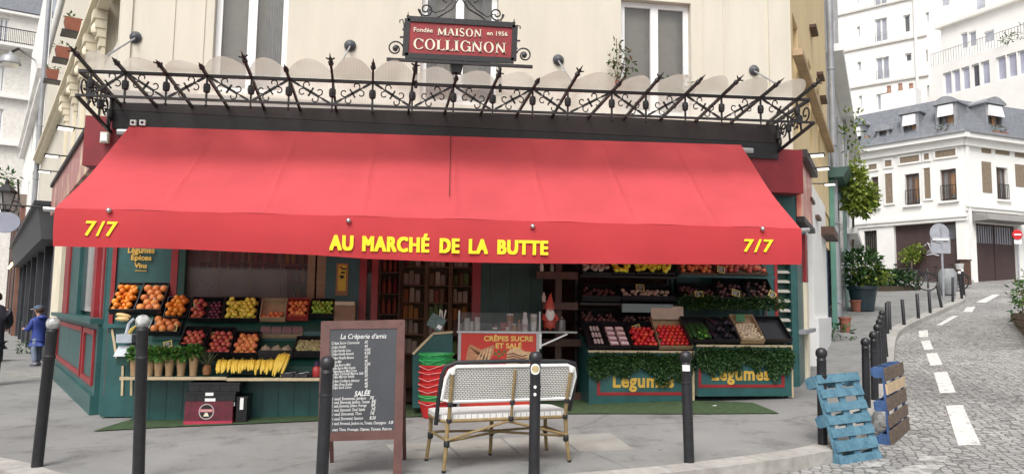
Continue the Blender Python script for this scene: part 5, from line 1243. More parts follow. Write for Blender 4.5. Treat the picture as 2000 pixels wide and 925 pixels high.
# upper tier (left to right)
UP_ = [
 ('orange', 214, 264, 614, 561, 'tilted black crate of oranges at the far left of the top row', 'small orange in the crate at the far left of the top row', 'oranges at the far left', 2),
 ('grapefruit', 264.5, 316, 614, 561, 'second black crate of the top row holding large oranges and a white bag', 'large orange in the second crate of the top row', 'large oranges beside the white bag', 1),
 ('orange', 320, 366, 622, 583, 'low black crate with an overflowing heap of oranges third in the top row', 'orange in the overflowing heap third in the top row', 'oranges of the overflowing heap', 2),
 ('plum', 370, 434, 629, 587, 'black crate half apples and half plums left of the yellow lemons', None, None, 1),
 ('lemon', 436, 503, 629, 587, 'black crate full of yellow lemons in the top row', 'yellow lemon in the black crate of the top row', 'lemons in the top row', 2),
 ('apricot', 508, 558, 628, 590, 'wooden crate with a few peaches left of the red lined crate', 'peach in the nearly empty wooden crate', 'peaches in the nearly empty crate', 1),
 ('apricot', 560, 602, 626, 590, 'red lined crate heaped with pale orange apricots', 'apricot heaped in the red lined crate', 'apricots in the red lined crate', 2),
 ('lime', 605, 652, 622, 592, 'black crate of green limes at the right end of the top row', 'green lime in the crate at the right end of the top row', 'limes at the right end', 2)]
for kind, p0, p1, yb, yt, cl, fl_, gr, la in UP_:
    y0, y1 = (YU0, YU1)
    if p0 < 300: y0, y1 = YC + .02, YC + .36
    A, B, back, up, ex = slope(p0, p1, yb, y0, y1, yt)
    m_ = mat('crate_wood', (.36, .26, .15), .7, .2, 12) if p0 == 508 else mat('red_crate', (.30, .035, .03), .6) if p0 == 560 else bk_
    crate(cl, A, B, back, up, .09 if p0 != 320 else .04, m_)
    if kind == 'plum':
        fill('apple', A, B, back, up, 'red apple in the left half of the crate beside the lemons', 'apples sharing a crate with plums', 2, u1=.5)
        fill('plum', A, B, back, up, 'dark plum in the right half of the crate beside the lemons', 'plums sharing a crate with apples', 1, u0=.52)
    elif p0 == 508: fill(kind, A, B, back, up, fl_, gr, 1, v1=.5, keep=.75)
    else: fill(kind, A, B, back, up, fl_, gr, la)
A, B, back, up, ex = slope(290, 352, 655, YL1 - .05, YL1 + .2, 622); crate('black crate of five large grapefruit below the oranges', A, B, back, up, .06, bk_)
fill('grapefruit', A, B, back, up, 'large pink orange grapefruit in the black crate below the oranges', 'grapefruit in the middle crate', 1, sc_=1.0)
t = MB(); p = on_y(261, 553, YC + .3); o = bpy.data.objects.new('grapefruit', K['grapefruit'][1]); col.objects.link(o); o.location = on_y(305, 557, YC + .36); tag(o, 'single large orange balanced on the rear rim of the second crate', 'orange')
# lower tier
LO = [('apple', 350, 399, 684, 648, 'black crate of red apples behind the potted herbs', 'red apple in the crate behind the potted herbs', 'apples behind the herbs', 1),
      ('apple', 400, 450, 698, 648, 'dark crate of red apples with a large chalked slate', 'red apple in the crate with the large chalked slate', 'apples below the large slate', 1),
      ('peach', 452, 501, 700, 657, 'crate of peaches in the lower row right above the bananas', 'ripe peach in the lower crate above the bananas', 'peaches above the bananas', 2),
      ('onion', 503, 571, 700, 668, 'black crate holding three pale celeriac roots', None, None, 1),
      ('potato', 573, 630, 698, 668, 'black crate of small yellowish roots beside the celeriac', 'small yellowish root in the crate beside the celeriac', 'yellowish roots', 2)]
for kind, p0, p1, yb, yt, cl, fl_, gr, la in LO:
    A, B, back, up, ex = slope(p0, p1, yb, YL0, YL1, yt)
    if kind == 'onion':
        z = A.z; back = V((0, .3, .05)); up = ex.cross(back).normalized()
    crate(cl, A, B, back, up, .09 if kind != 'onion' else .1, bk_)
    if kind == 'onion':
        for k, lb in enumerate(('left one of the three pale celeriac roots', 'middle one of the three pale celeriac roots', 'right one of the three pale celeriac roots')):
            o = bpy.data.objects.new('celeriac', K['onion'][1]); col.objects.link(o); o.location = A + ex*((B - A).length*(.2 + .3*k)) + back*.25 + up*.075; o.rotation_euler = (.3, .1*k, k); tag(o, lb, 'celeriac', 'celeriac roots')
    else: fill(kind, A, B, back, up, fl_, gr, la)
# red punnets in the middle of the stand
A, B, back, up, ex = slope(507, 590, 660, YL1 - .02, YL1 + .26, 630); crate('shallow brown crate holding the clear punnets of red berries', A, B, back, up, .05, mat('crate_wood', (.36, .26, .15)))
berry = mat('red_berries', (.38, .03, .03), .35, .4, 60, .8, 120, c2=(.55, .10, .08)); plast = glass('punnet_plastic', (.7, .7, .7), .8, .1)
W = (B - A).length
pr = None
for i in range(4):
    for j in range(2):
        c = A + ex*(W*(i + .5)/4) + back*(.27 + .46*j) + up*.012; lb = f"clear punnet of red berries, {['leftmost', 'second from left', 'third from left', 'rightmost'][i]} in the {'front' if j == 0 else 'rear'} row of the brown crate"
        o = thing('berry_punnet', lb, 'punnet', c, 'punnets of red berries'); w = W/8*.88; d_ = back.normalized()
        t = MB(); t.obox(c + up*.035, ex*w, d_*.055, up*.03); t.build('berries', berry, o); t = MB(); t.obox(c + up*.036, ex*w*1.06, d_*.06, up*.036); t.build('tub', plast, o)
# scale, gourds and bag on the end cabinet
p = on_y(250, 665, YC - .15); o = thing('weighing_scale', 'silver grey weighing scale hanging at the left end of the fruit stand', 'scale', p); gs = mat('grey_scale_metal', (.42, .47, .52), .4, .1, 6)
t = MB(); a, b = on_y(233, 668, YC - .18), on_y(264, 652, YC - .18); t.bx(a.x, b.x, YC - .3, YC - .06, a.z, b.z); t.build('tray', gs, o)
t = MB(); a, b = on_y(228, 694, YC - .18), on_y(262, 674, YC - .18); t.hexa([(a.x, YC - .3, a.z), (b.x, YC - .3, a.z), (b.x, YC - .06, a.z), (a.x, YC - .06, a.z), (a.x + .04, YC - .24, b.z), (b.x, YC - .24, b.z), (b.x, YC - .06, b.z), (a.x + .04, YC - .06, b.z)]); t.build('body', gs, o)
t = MB(); a, b = on_y(232, 712, YC - .18), on_y(258, 695, YC - .18); t.bx(a.x, b.x, YC - .27, YC - .08, a.z, b.z); t.build('base', green_d, o)
t = MB(); t.tube([on_y(246, 653, YC - .1), on_y(252, 632, YC - .05), on_y(262, 622, YC - .02)], .02, 6); t.build('neck', gs, o)
p = on_y(258, 646, YC - .2); t = MB(); t.tube([p + V((-.03, 0, -.03)), p + V((0, -.01, .02)), p + V((.05, 0, .07))], [.02, .026, .008], 8); tag(t.build('courgette', mat('yellow_gourd', (.55, .42, .10), .5), None, True), 'yellow courgette lying on the tray of the scale', 'vegetable')
for k, (a, b, lb) in enumerate((((227, 613), (255, 618), 'upper one of two pale yellow gourds on the end cabinet'), ((226, 622), (252, 623), 'lower one of two pale yellow gourds on the end cabinet'))):
    p, q = on_y(*a, YC - .03 - .02*k), on_y(*b, YC - .03 - .02*k); t = MB(); t.tube([p, p.lerp(q, .15), p.lerp(q, .5), p.lerp(q, .85), q], [.012, .026, .03, .026, .01], 10); tag(t.build('gourd', mat('pale_gourd', (.62, .45, .20), .5, .2), None, True), lb, 'gourd', 'gourds')
p = on_y(302, 598, YC + .06); t = MB(); t.lathe(p, [(.035, -.06), (.045, -.02), (.03, .05), (.012, .09), (.02, .11)], 9); tag(t.build('paper_bag', mat('white_bag', (.7, .72, .68), .6, .2, 14), None, True), 'white twisted bag among the large oranges', 'bag')
# herbs, pineapple, bananas, trays and jar on the low shelf
kraft = mat('kraft_paper', (.36, .23, .12), .8, .15, 9, .3, 20); YH = YSF + .11
for k, (px, lb) in enumerate(((262, 'leftmost potted herb in kraft paper, half hidden by the silver topped bollard'), (291, 'second potted herb in kraft paper from the left'), (309, 'third potted herb in kraft paper from the left'), (330, 'fourth potted herb in kraft paper from the left'), (353, 'fifth potted herb in kraft paper from the left'), (377, 'rightmost potted herb in kraft paper, taller sleeve beside the pineapple'))):
    c = V((on_y(px, 732, YH).x, YH, zsh + .005)); o = thing('potted_herb', lb, 'herb', c, 'potted herbs in kraft paper'); h = on_y(px, 700 if k < 5 else 694, YH).z - c.z
    t = MB(); t.lathe(c, [(.042, 0), (.045, h*.3), (.062, h), (.055, h), (.04, h*.5)], 10); t.build('paper_sleeve', kraft, o, True)
    t = MB(); t.foliage(c + V((0, 0, h + .055)), (.095, .09, .075), 170, .062, .04); t.build('leaves', [mat('basil_green', (.06, .20, .03), .5, .3, 20, trans=.25), L2], o)
c = V((on_y(404, 728, YH).x, YH, zsh + .005)); o = thing('pineapple', 'pineapple with a spiky crown standing between the herbs and the bananas', 'pineapple', c)
t = MB(); t.lathe(c, [(.02, 0), (.045, .02), (.052, .07), (.045, .12), (.02, .14)], 12); t.build('fruit', mat('pineapple_skin', (.30, .13, .05), .7, .4, 40, .9, 60), o, True)
t = MB()
for k in range(26):
    a = k*2.4; e = .25 + .045*k; d = V((cos(a)*cos(e), sin(a)*cos(e), sin(e))); t.leaf(c + V((0, 0, .13)), .17 if k < 16 else .22, .02, d, V((0, 0, 1)) if abs(d.z) < .9 else V((1, 0, 0)))
t.build('crown', [mat('pineapple_leaf', (.10, .12, .06), .6, .3, 12)], o)
ban = mat('banana_skin', (.66, .44, .04), .45, .2, 9, c2=(.76, .54, .09)); btip = mat('banana_tip', (.14, .11, .02), .7)
for k, (px, n, lb) in enumerate(((432, 4, 'leftmost bunch of yellow bananas, beside the pineapple'), (452, 4, 'second bunch of yellow bananas from the left'), (470, 4, 'third bunch of yellow bananas from the left'), (488, 4, 'fourth bunch of yellow bananas from the left'), (508, 4, 'fifth bunch of yellow bananas from the left'), (526, 4, 'sixth bunch of yellow bananas, left of the tilted last bunch'), (548, 5, 'rightmost bunch of yellow bananas, tilted over the shelf edge'))):
    top = on_y(px + (8 if k == 6 else 3), 702 if k < 6 else 690, YH + .06); o = thing('banana_bunch', lb, 'bananas', top - V((0, 0, .2)), 'banana bunches along the low shelf')
    t = MB(); t.tube([top + V((0, .02, .02)), top], [.012, .016], 6); t.build('stem', btip, o)
    for i in range(n):
        e = on_y(px - 7 + 14*i/(n - 1) + RND.uniform(-1.5, 1.5) - (8 if k == 6 else 2), 727 + RND.uniform(-6, 5) + (4 if k == 6 else 0), YSF - .0 - .015*(i % 2))
        tp = top + V(((i - (n - 1)/2)*.028, 0, -.004*abs(i - (n - 1)/2))); m1 = tp.lerp(e, .45) + V((RND.uniform(-.02, .02), -.06, .035)); P = []
        for q in range(8): u = q/7; P.append(tp*(1 - u)**2 + m1*(2*u*(1 - u)) + e*u*u)
        t = MB(); t.tube(P, [.011, .018, .0225, .024, .024, .022, .016, .006], 8); t.build('banana', ban, o, True)
for k, (px, py, lb) in enumerate(((563, 730, 'front left black tray of blueberries by the bananas'), (590, 730, 'front right black tray of blueberries by the red jar'), (570, 718, 'rear left black tray of blueberries by the bananas'), (597, 716, 'rear right black tray of blueberries by the red jar'))):
    c = V((on_y(px, py, YH).x, YH - .06 + (.14 if k > 1 else 0), zsh)); o = thing('berry_tray', lb, 'tray', c, 'trays of blueberries')
    t = MB(); t.bx(c.x - .075, c.x + .075, c.y - .055, c.y + .055, c.z, c.z + .045); t.build('tray', mat('black_tray', (.02, .022, .03), .3, .3, 40, .8, 90), o)
    t = MB(); t.bx(c.x - .03, c.x + .035, c.y - .03, c.y + .02, c.z + .0455, c.z + .047); t.build('sticker', white_p, o)
c = V((on_y(618, 728, YH).x, YH, zsh - .005)); o = thing('jar', 'red jar with a dark purple lid at the right end of the low shelf', 'jar', c)
t = MB(); t.lathe(c, [(.045, 0), (.052, .01), (.052, .10), (.03, .13)], 12); t.build('body', mat('red_jar', (.42, .045, .04), .25), o, True); t = MB(); t.lathe(c + V((0, 0, .13)), [(.032, 0), (.03, .05), (.02, .06)], 12); t.build('lid', mat('purple_lid', (.05, .02, .06), .4), o, True)
for a in ((262, 567, YC + .2, .075, .06, 'slate in the leftmost crate of oranges', .25), (339, 640, YL1 - .04, .075, .075, 'slate with yellow frame beside the grapefruit', -.1), (328, 672, YL0 - .05, .09, .07, 'slate leaning among the potted herbs', .25), (386, 654, YL1 - .05, .12, .07, 'long purple slate over the red apples behind the herbs', 0), (424, 656, YL1 - .08, .13, .09, 'large chalked slate with yellow frame over the lower apples', 0), (480, 597, YU1 - .08, .12, .075, 'dark slate standing in the lemons', 0), (418, 606, YU0 + .12, .09, .06, 'tilted dark slate lying on the plums', -.2), (547, 611, YU0 + .15, .10, .07, 'plain dark slate between the peaches and apricots', 0), (618, 593, YU0 + .12, .11, .085, 'black slate tilted above the green limes', .5), (384, 596, YU1 - .15, .06, .07, 'small pale price card among the red apples beside the plums', .1)):
    price(a[0], a[1], a[2], a[3], a[4], a[5], a[6])
# crates under the shelf
YB = YG - .40; c0 = on_y(359, 829, YB); c1 = on_y(453, 826, YB); zt_ = on_y(400, 783, YB).z; zb_ = gz(c0.x, YB) + .004
rb_ = mat('magenta_carton', (.16, .016, .035), .55, .5, 9, c2=(.06, .01, .016)); pk = mat('pink_print', (.42, .035, .075), .5, .15, 9)
o = thing('fruit_carton', 'dark red fruit carton with a round emblem standing on the green matting', 'carton', V((c0.x, YB, zb_)))
t = MB(); t.bx(c0.x, c1.x, YB, YB + .37, zb_, zt_); t.build('box', rb_, o)
t = MB(); t.bx(c0.x - .003, c1.x + .003, YB - .006, YB + .373, zb_ + .001, zb_ + .045); t.build('base_band', pk, o)
ec = on_y(403, 803, YB - .004); t = MB()
def ring(mb, c, r0, r1, y, n=28, a0=0, a1=2*pi, sx=.95):
    for k in range(n):
        u, v = a0 + (a1 - a0)*k/n, a0 + (a1 - a0)*(k + 1)/n; P = [V((c.x + cos(a)*r*sx, y, c.z + sin(a)*r)) for a, r in ((u, r0), (v, r0), (v, r1), (u, r1))]; mb.hexa(P + [p - V((0, .002, 0)) for p in P])
rr = .092
ring(t, ec, rr*.88, rr, YB - .001); t.build('emblem_ring', mat('silver_print', (.45, .40, .40), .5), o)
t = MB(); ring(t, ec, .001, rr*.86, YB - .001); t.build('emblem_ground', mat('near_black_print', (.02, .012, .012), .5), o)
t = MB(); t.bx(ec.x - rr*.85, ec.x + rr*.85, YB - .006, YB - .0035, ec.z - .005, ec.z + .03); t.build('emblem_band', mat('rose_print', (.50, .16, .20), .5), o)
t = MB(); t.tube([V((ec.x - rr*.65 + rr*1.3*k/16, YB - .007, ec.z + .012 + .008*sin(k*1.9))) for k in range(17)], .003, 4); t.build('emblem_script', mat('cream_letters', (.72, .66, .52)), o)
t = MB(); t.hexa([(ec.x - .032, YB - .006, ec.z - .055), (ec.x + .032, YB - .006, ec.z - .055), (ec.x + .032, YB - .004, ec.z - .055), (ec.x - .032, YB - .004, ec.z - .055), (ec.x - .012, YB - .006, ec.z - .012), (ec.x + .012, YB - .006, ec.z - .012), (ec.x + .012, YB - .004, ec.z - .012), (ec.x - .012, YB - .004, ec.z - .012)]); t.build('emblem_pear', MATS['cream_letters'], o)
def bin_(label, x0, x1, y0, y1, z0, z1, tags=()):
    o = thing('black_crate', label, 'crate', V(((x0 + x1)/2, y0, z0)), 'black plastic crates under the shelf'); t = MB(); th = .012
    t.bx(x0, x1, y0, y1, z0, z0 + th); t.bx(x0, x1, y0, y0 + th, z0 + th, z1); t.bx(x0, x1, y1 - th, y1, z0 + th, z1); t.bx(x0, x0 + th, y0 + th, y1 - th, z0 + th, z1); t.bx(x1 - th, x1, y0 + th, y1 - th, z0 + th, z1)
    t.build('walls', bk_, o); t = MB(); t.bx(x0 - .008, x1 + .008, y0 - .008, y1 + .008, z1 - .025, z1 - .002)
    for k in range(1, 5): x = x0 + (x1 - x0)*k/5; t.bx(x - .006, x + .006, y0 - .007, y0 - .0005, z0 + .01, z1 - .026)
    t.build('rim', bk_, o)
    for q in tags:
        a, b = on_y(q[0], q[3], y0 - .009), on_y(q[2], q[1], y0 - .009); t = MB(); t.bx(a.x, b.x, y0 - .0105, y0 - .008, a.z, b.z); t.build('paper_tag', white_p, o)
za = on_y(400, 750, YB).z
bin_('lower black crate lying on the dark red carton', c0.x - .0, c1.x + .02, YB + .01, YB + .37, zt_ + .002, zt_ + (za - zt_)*.55, ((401, 766, 417, 772), (400, 777, 421, 783)))
bin_('upper black crate on the pile, tucked under the shelf', c0.x + .03, c1.x + .06, YB + .03, YB + .37, zt_ + (za - zt_)*.56, za + .02)
bin_('black crate standing on the matting behind the red carton', c1.x + .03, c1.x + .15, YB + .05, YB + .37, zb_, zt_ + .05, ((468, 776, 476, 799), (452, 784, 459, 792)))

# ================================================================== VEGETABLE STALLS ON THE RIGHT
ivy = [mat('ivy_dark', (.02, .06, .015), .5, .35, 20, trans=.2), mat('ivy_mid', (.04, .105, .02), .5, .3, 20, trans=.2), L3]
def veg_stall(px0, px1, yb, yt, label, wheel, tx0, tx1, ty, frame_x, frame_y, clear_gap, gd_=(.27,)):
    p = on_g(px0, yb + (0 if not wheel else 12)); Y = p.y; a, b = on_y(px0, yb - 20, Y), on_y(px1, yb - 20, Y); zt = on_y((px0 + px1)/2, yt, Y).z; zb = on_y((px0 + px1)/2, yb, Y).z
    o = thing('vegetable_stall', label, 'stall', V(((a.x + b.x)/2, Y + .4, zb)), 'wheeled vegetable stalls'); D = .60
    t = MB(); t.bx(a.x, b.x, Y, Y + .03, zb, zt - .03); t.build('front_panel', green, o)
    for x, q in ((a.x, 0), (b.x - .03, 1)): t = MB(); t.hexa([(x, Y + .031, zb), (x + .03, Y + .031, zb), (x + .03, Y + D, zb), (x, Y + D, zb), (x, Y + .031, zt - .03), (x + .03, Y + .031, zt - .03), (x + .03, Y + D, zt + .2), (x, Y + D, zt + .2)]); t.build('side_panel', green, o)
    t = MB(); t.bx(a.x - .01, b.x + .01, Y - .012, Y + .03, zt - .028, zt); t.build('front_rail', woodedge, o)
    t = MB(); t.hexa([(a.x + .032, Y + .032, zt - .08), (b.x - .032, Y + .032, zt - .08), (b.x - .032, Y + D - .1, zt + .15), (a.x + .032, Y + D - .1, zt + .15), (a.x + .032, Y + .032, zt - .06), (b.x - .032, Y + .032, zt - .06), (b.x - .032, Y + D - .1, zt + .17), (a.x + .032, Y + D - .1, zt + .17)]); t.build('sloping_tray', green_d, o)
    t = MB(); fx0, fx1 = on_y(frame_x[0], frame_y, Y).x, on_y(frame_x[1], frame_y, Y).x; fz = on_y((px0 + px1)/2, frame_y, Y).z; e = Y - .006
    t.bx(fx0, fx1, e, Y - .0005, fz - .02, fz + .02); t.bx(fx0, fx0 + .04, e, Y - .0005, fz + .0205, zt - .1); t.bx(fx1 - .04, fx1, e, Y - .0005, fz + .0205, zt - .1); t.build('painted_border', redp, o)
    t = MB(); put_text(t, 'Légumes', on_y(tx0, ty, Y - .002), on_y(tx1, ty, Y - .002), .165, (0, -1, 0), .006, .035, space=1.1); t.build('lettering', gold, o)
    if wheel:
        for x, y in ((b.x - .05, Y + .06), (b.x - .05, Y + D - .06), (a.x + .05, Y + D - .06)):
            t = MB(); gzz = gz(x, y); t.bx(x - .03, x + .03, y - .03, y + .03, gzz + .075, zb - .001); w_ = t.build('caster_fork', iron, o); t = MB(); t.lathe((x - .015, y, gzz + .045), [(.03, -.0), (.045, .006), (.045, .026), (.03, .032)], 12, (1, 0, 0)); t.build('caster_wheel', blackp, w_, True)
        t = MB(); t.bx(b.x + .001, b.x + .022, Y - .01, Y + .03, zb - .02, zt); t.build('corner_strip', woodedge, o)
    else:
        t = MB(); t.bx(b.x + .001, b.x + .03, Y - .012, Y + .03, zb, zt); t.build('corner_strip', woodedge, o)
        t = MB(); 
        for x in (a.x + .06, b.x - .06): t.bx(x - .04, x + .04, Y + .05, Y + .13, gz(x, Y) - .02, zb - .001)
        t.build('feet', blackp, o)
    # garland hung over the front
    t = MB(); W = b.x - a.x; NG = 44
    for k in range(NG):
        u = (k + .5)/NG; dpt = gd_[0] + .05*sin(u*9 + px0) + .04*sin(u*23) + .04*RND.random() + (.10 if RND.random() < .08 else 0)
        if abs(u - clear_gap) < .05: dpt += .16
        t.foliage(V((a.x + W*u, Y - .035, zt - .02 - dpt/2)), (.05, .035, dpt/2), int(110 + 400*dpt), .038, .022, shell=.05, droop=.7)
    t.build('garland', ivy, None); g = bpy.context.scene.collection.objects[-1]
    tag(g, 'leafy green garland draped along the top of the ' + ('right' if wheel else 'left') + ' vegetable stall', 'garland', 'leaf garlands')
    return a, b, Y, zt
s1a, s1b, Y1, zt1 = veg_stall(1150, 1352, 790, 684, 'left vegetable stall, standing low on the matting with its border line near the ground', False, 1197, 1316, 755, (1166, 1345), 768, .72)
s2a, s2b, Y2, zt2 = veg_stall(1363, 1546, 773, 673, 'right vegetable stall, raised on casters at the corner of the shop', True, 1390, 1503, 741, (1364, 1532), 753, .8)
def vs(px0, px1, yb, yt, Y): return slope(px0, px1, yb, Y + .045, Y + .42, yt)
A, B, back, up, ex = vs(1150, 1187, 681, 640, Y1); crate('black crate of pink mushroom trays at the left end of the left stall', A, B, back, up, .05, bk_)
pinkm = mat('pink_mushrooms', (.48, .34, .32), .6, .4, 50, .9, 70, c2=(.62, .52, .48)); W = (B - A).length
for k in range(3):
    c = A + ex*(W*.55) + back*(.2 + .3*k) + up*.03; o = thing('mushroom_tray', ['front tray of pale mushrooms in the leftmost crate', 'middle tray of pale mushrooms in the leftmost crate', 'rear tray of pale mushrooms in the leftmost crate'][k], 'tray', c, 'trays of mushrooms')
    t = MB(); t.obox(c, ex*.065, back.normalized()*.045, up*.02); t.build('tray', blackp, o); t = MB()
    for q in range(9): t.ball(c + ex*(-.045 + .045*(q % 3)) + back.normalized()*(-.028 + .028*(q//3)) + up*.028, .02, 7, 5)
    t.build('mushrooms', pinkm, o, True)
A, B, back, up, ex = vs(1188, 1233, 681, 640, Y1); crate('black crate of striped fruit punnets second on the left stall', A, B, back, up, .05, bk_); W = (B - A).length
stripe = mat('red_white_packs', (.50, .10, .10), .3, .5, 28, c2=(.72, .68, .66))
for i in range(2):
    for j in range(4):
        c = A + ex*(W*(.28 + .45*i)) + back*(.14 + .23*j) + up*.035; o = tag_ = thing('fruit_pack', f"red and white fruit pack, {['front', 'second', 'third', 'rear'][j]} in the {'left' if i == 0 else 'right'} column of the second crate", 'pack', c, 'red and white fruit packs')
        t = MB(); t.obox(c, ex*.055, back.normalized()*.034, up*.022); t.build('contents', stripe, o); t = MB(); t.obox(c + up*.022, ex*.05, back.normalized()*.014, up*.003); t.build('label', white_p, o)
A, B, back, up, ex = vs(1235, 1285, 681, 637, Y1); crate('black crate of tomatoes with a slate third on the left stall', A, B, back, up, .05, bk_)
fill('tomato', A, B, back, up, 'tomato in the black crate with the slate', 'tomatoes in the black crate', 2, v1=.8)
A, B, back, up, ex = vs(1287, 1352, 682, 622, Y1); crate('pale wooden crate packed with neat rows of tomatoes', A, B, back, up, .06, mat('crate_wood', (.36, .26, .15)))
fill('tomato', A, B, back, up, 'tomato in the neat rows of the wooden crate', 'tomatoes in the wooden crate', 1, jit=.05, v1=.72, lift=.03)
p = A + (B - A)*.5 + back*1.0; t = MB(); t.obox(p + up*.05 + V((0, -.02, .05)), ex*(B - A).length*.5, V((0, .012, .002)), V((0, .01, .09))); t.cur = 1; t.obox(p + V((.05, -.045, .085)), ex*.07, V((0, .004, 0)), V((0, .004, .04))); tag(t.build('crate_back_board', [mat('pale_wood_board', (.45, .36, .27), .6, .15, 8), mat('blue_print', (.05, .05, .10), .5)]), 'upright wooden board with a dark label behind the neat rows of tomatoes', 'board')
price(1243, 640, Y1 + .28, .10, .075, 'slate with a yellow frame above the tomatoes of the left stall', .3)
A, B, back, up, ex = vs(1346, 1396, 670, 625, Y2); crate('black crate of green courgettes at the left end of the right stall', A, B, back, up, .06, bk_); W = (B - A).length
cg = mat('courgette_skin', (.022, .075, .02), .3, .4, 14); 
for k in range(7):
    c = A + ex*(W*(.12 + .125*k)) + up*(.04 + .02*(k % 2)) + back*.12; d = back*.62; t = MB(); t.tube([c, c + d*.08, c + d*.5, c + d*.92, c + d], [.012, .022, .024, .02, .008], 8); tag(t.build('courgette', cg, None, True), 'dark green courgette lying in the crate of the right stall', 'courgette', 'courgettes')
t = MB(); c = A + ex*W*.62 + back*.25 + up*.08; t.foliage(c, (.05, .04, .05), 40, .06, .04); tag(t.build('lettuce', [mat('bright_leaf', (.13, .40, .05), .5, .2)]), 'bright green leafy head among the courgettes', 'lettuce')
A, B, back, up, ex = vs(1397, 1444, 670, 625, Y2); crate('black crate of dark aubergines on the right stall', A, B, back, up, .06, bk_); W = (B - A).length
au = mat('aubergine_skin', (.012, .008, .016), .2, .3, 8)
for k in range(9):
    c = A + ex*(W*(.12 + .1*k)) + up*(.05 + .015*(k % 3)) + back*(.12 + .24*(k % 3)); d = (back.normalized()*.7 + ex*.6*(1 if k % 2 else -1)*.8).normalized()*.17; t = MB(); t.tube([c, c + d*.1, c + d*.35, c + d*.8, c + d], [.012, .034, .036, .024, .008], 9); t.cur = 1; t.lathe(c + d, [(.02, -.012), (.012, .01), (.006, .025)], 6, d); tag(t.build('aubergine', [au, cg], None, True), 'glossy dark aubergine lying in the crate of the right stall', 'aubergine', 'aubergines')
A, B, back, up, ex = vs(1446, 1492, 671, 622, Y2); crate('wooden crate of pale garlic with a green label on the right stall', A, B, back, up, .07, mat('crate_wood', (.36, .26, .15)))
fill('garlic', A, B, back, up, 'pale garlic bulb in the wooden crate', 'garlic in the wooden crate', 2, v1=.75)
c = A + (B - A)*.4 + back*.9 + up*.06 + V((0, -.03, 0)); t = MB(); t.obox(c, ex*.065, V((0, .003, .001)), V((0, .01, .05))); tag(t.build('label_card', mat('green_card', (.04, .16, .06), .6)), 'green label card standing in the garlic crate', 'card')
A, B, back, up, ex = vs(1494, 1546, 669, 624, Y2); crate('empty black plastic crate tilted at the right end of the right stall', A, B, back, up, .06, mat('shiny_black_plastic', (.015, .015, .017), .25, .2, 6))

# ---- dark racks behind the vegetable stalls
def rack(label, px0, px1, rows, Y, m=green_d):
    a, b = on_y(px0, 600, Y).x, on_y(px1, 600, Y).x; o = thing('display_rack', label, 'rack', V(((a + b)/2, Y, gz(a, Y))), 'display racks behind the vegetable stalls')
    for x in (a, b - .04): t = MB(); t.bx(x, x + .04, Y + .3, Y + .34, gz(x, Y), 2.7); t.build('post', m, o)
    for y in rows:
        z = on_y((px0 + px1)/2, y, Y).z; t = MB(); t.hexa([(a, Y, z - .03), (b, Y, z - .03), (b, Y + .28, z + .05), (a, Y + .28, z + .05), (a, Y, z), (b, Y, z), (b, Y + .28, z + .08), (a, Y + .28, z + .08)]); t.build('shelf', m, o)
    return a, b
YR1 = -.42
rack('dark stepped rack behind the left vegetable stall', 1133, 1322, (640, 592, 538), YR1, iron)
rack('green stepped rack behind the right vegetable stall', 1326, 1516, (640, 590, 538), YR1, green)
dkgrape = pm('dark_fruit_mix', (.085, .032, .03), .4, .5, .3); yel = pm('yellow_pepper', (.74, .72, .05), .35, .2, .15); cau = pm('pale_cauliflower', (.5, .46, .36), .7, .3, .1, .6)
K['pepper'] = ('yellow_pepper', proto('yellow_pepper', [(.004, -.035), (.026, -.03), (.034, 0), (.03, .03), (.006, .034)], yel, 8), 'pepper', .034)
K['dark'] = ('dark_fruit', proto('dark_fruit', sph(.032), dkgrape), 'fruit', .032)
K['caul'] = ('cauliflower', proto('cauliflower', sph(.036, .8), cau), 'cauliflower', .036)
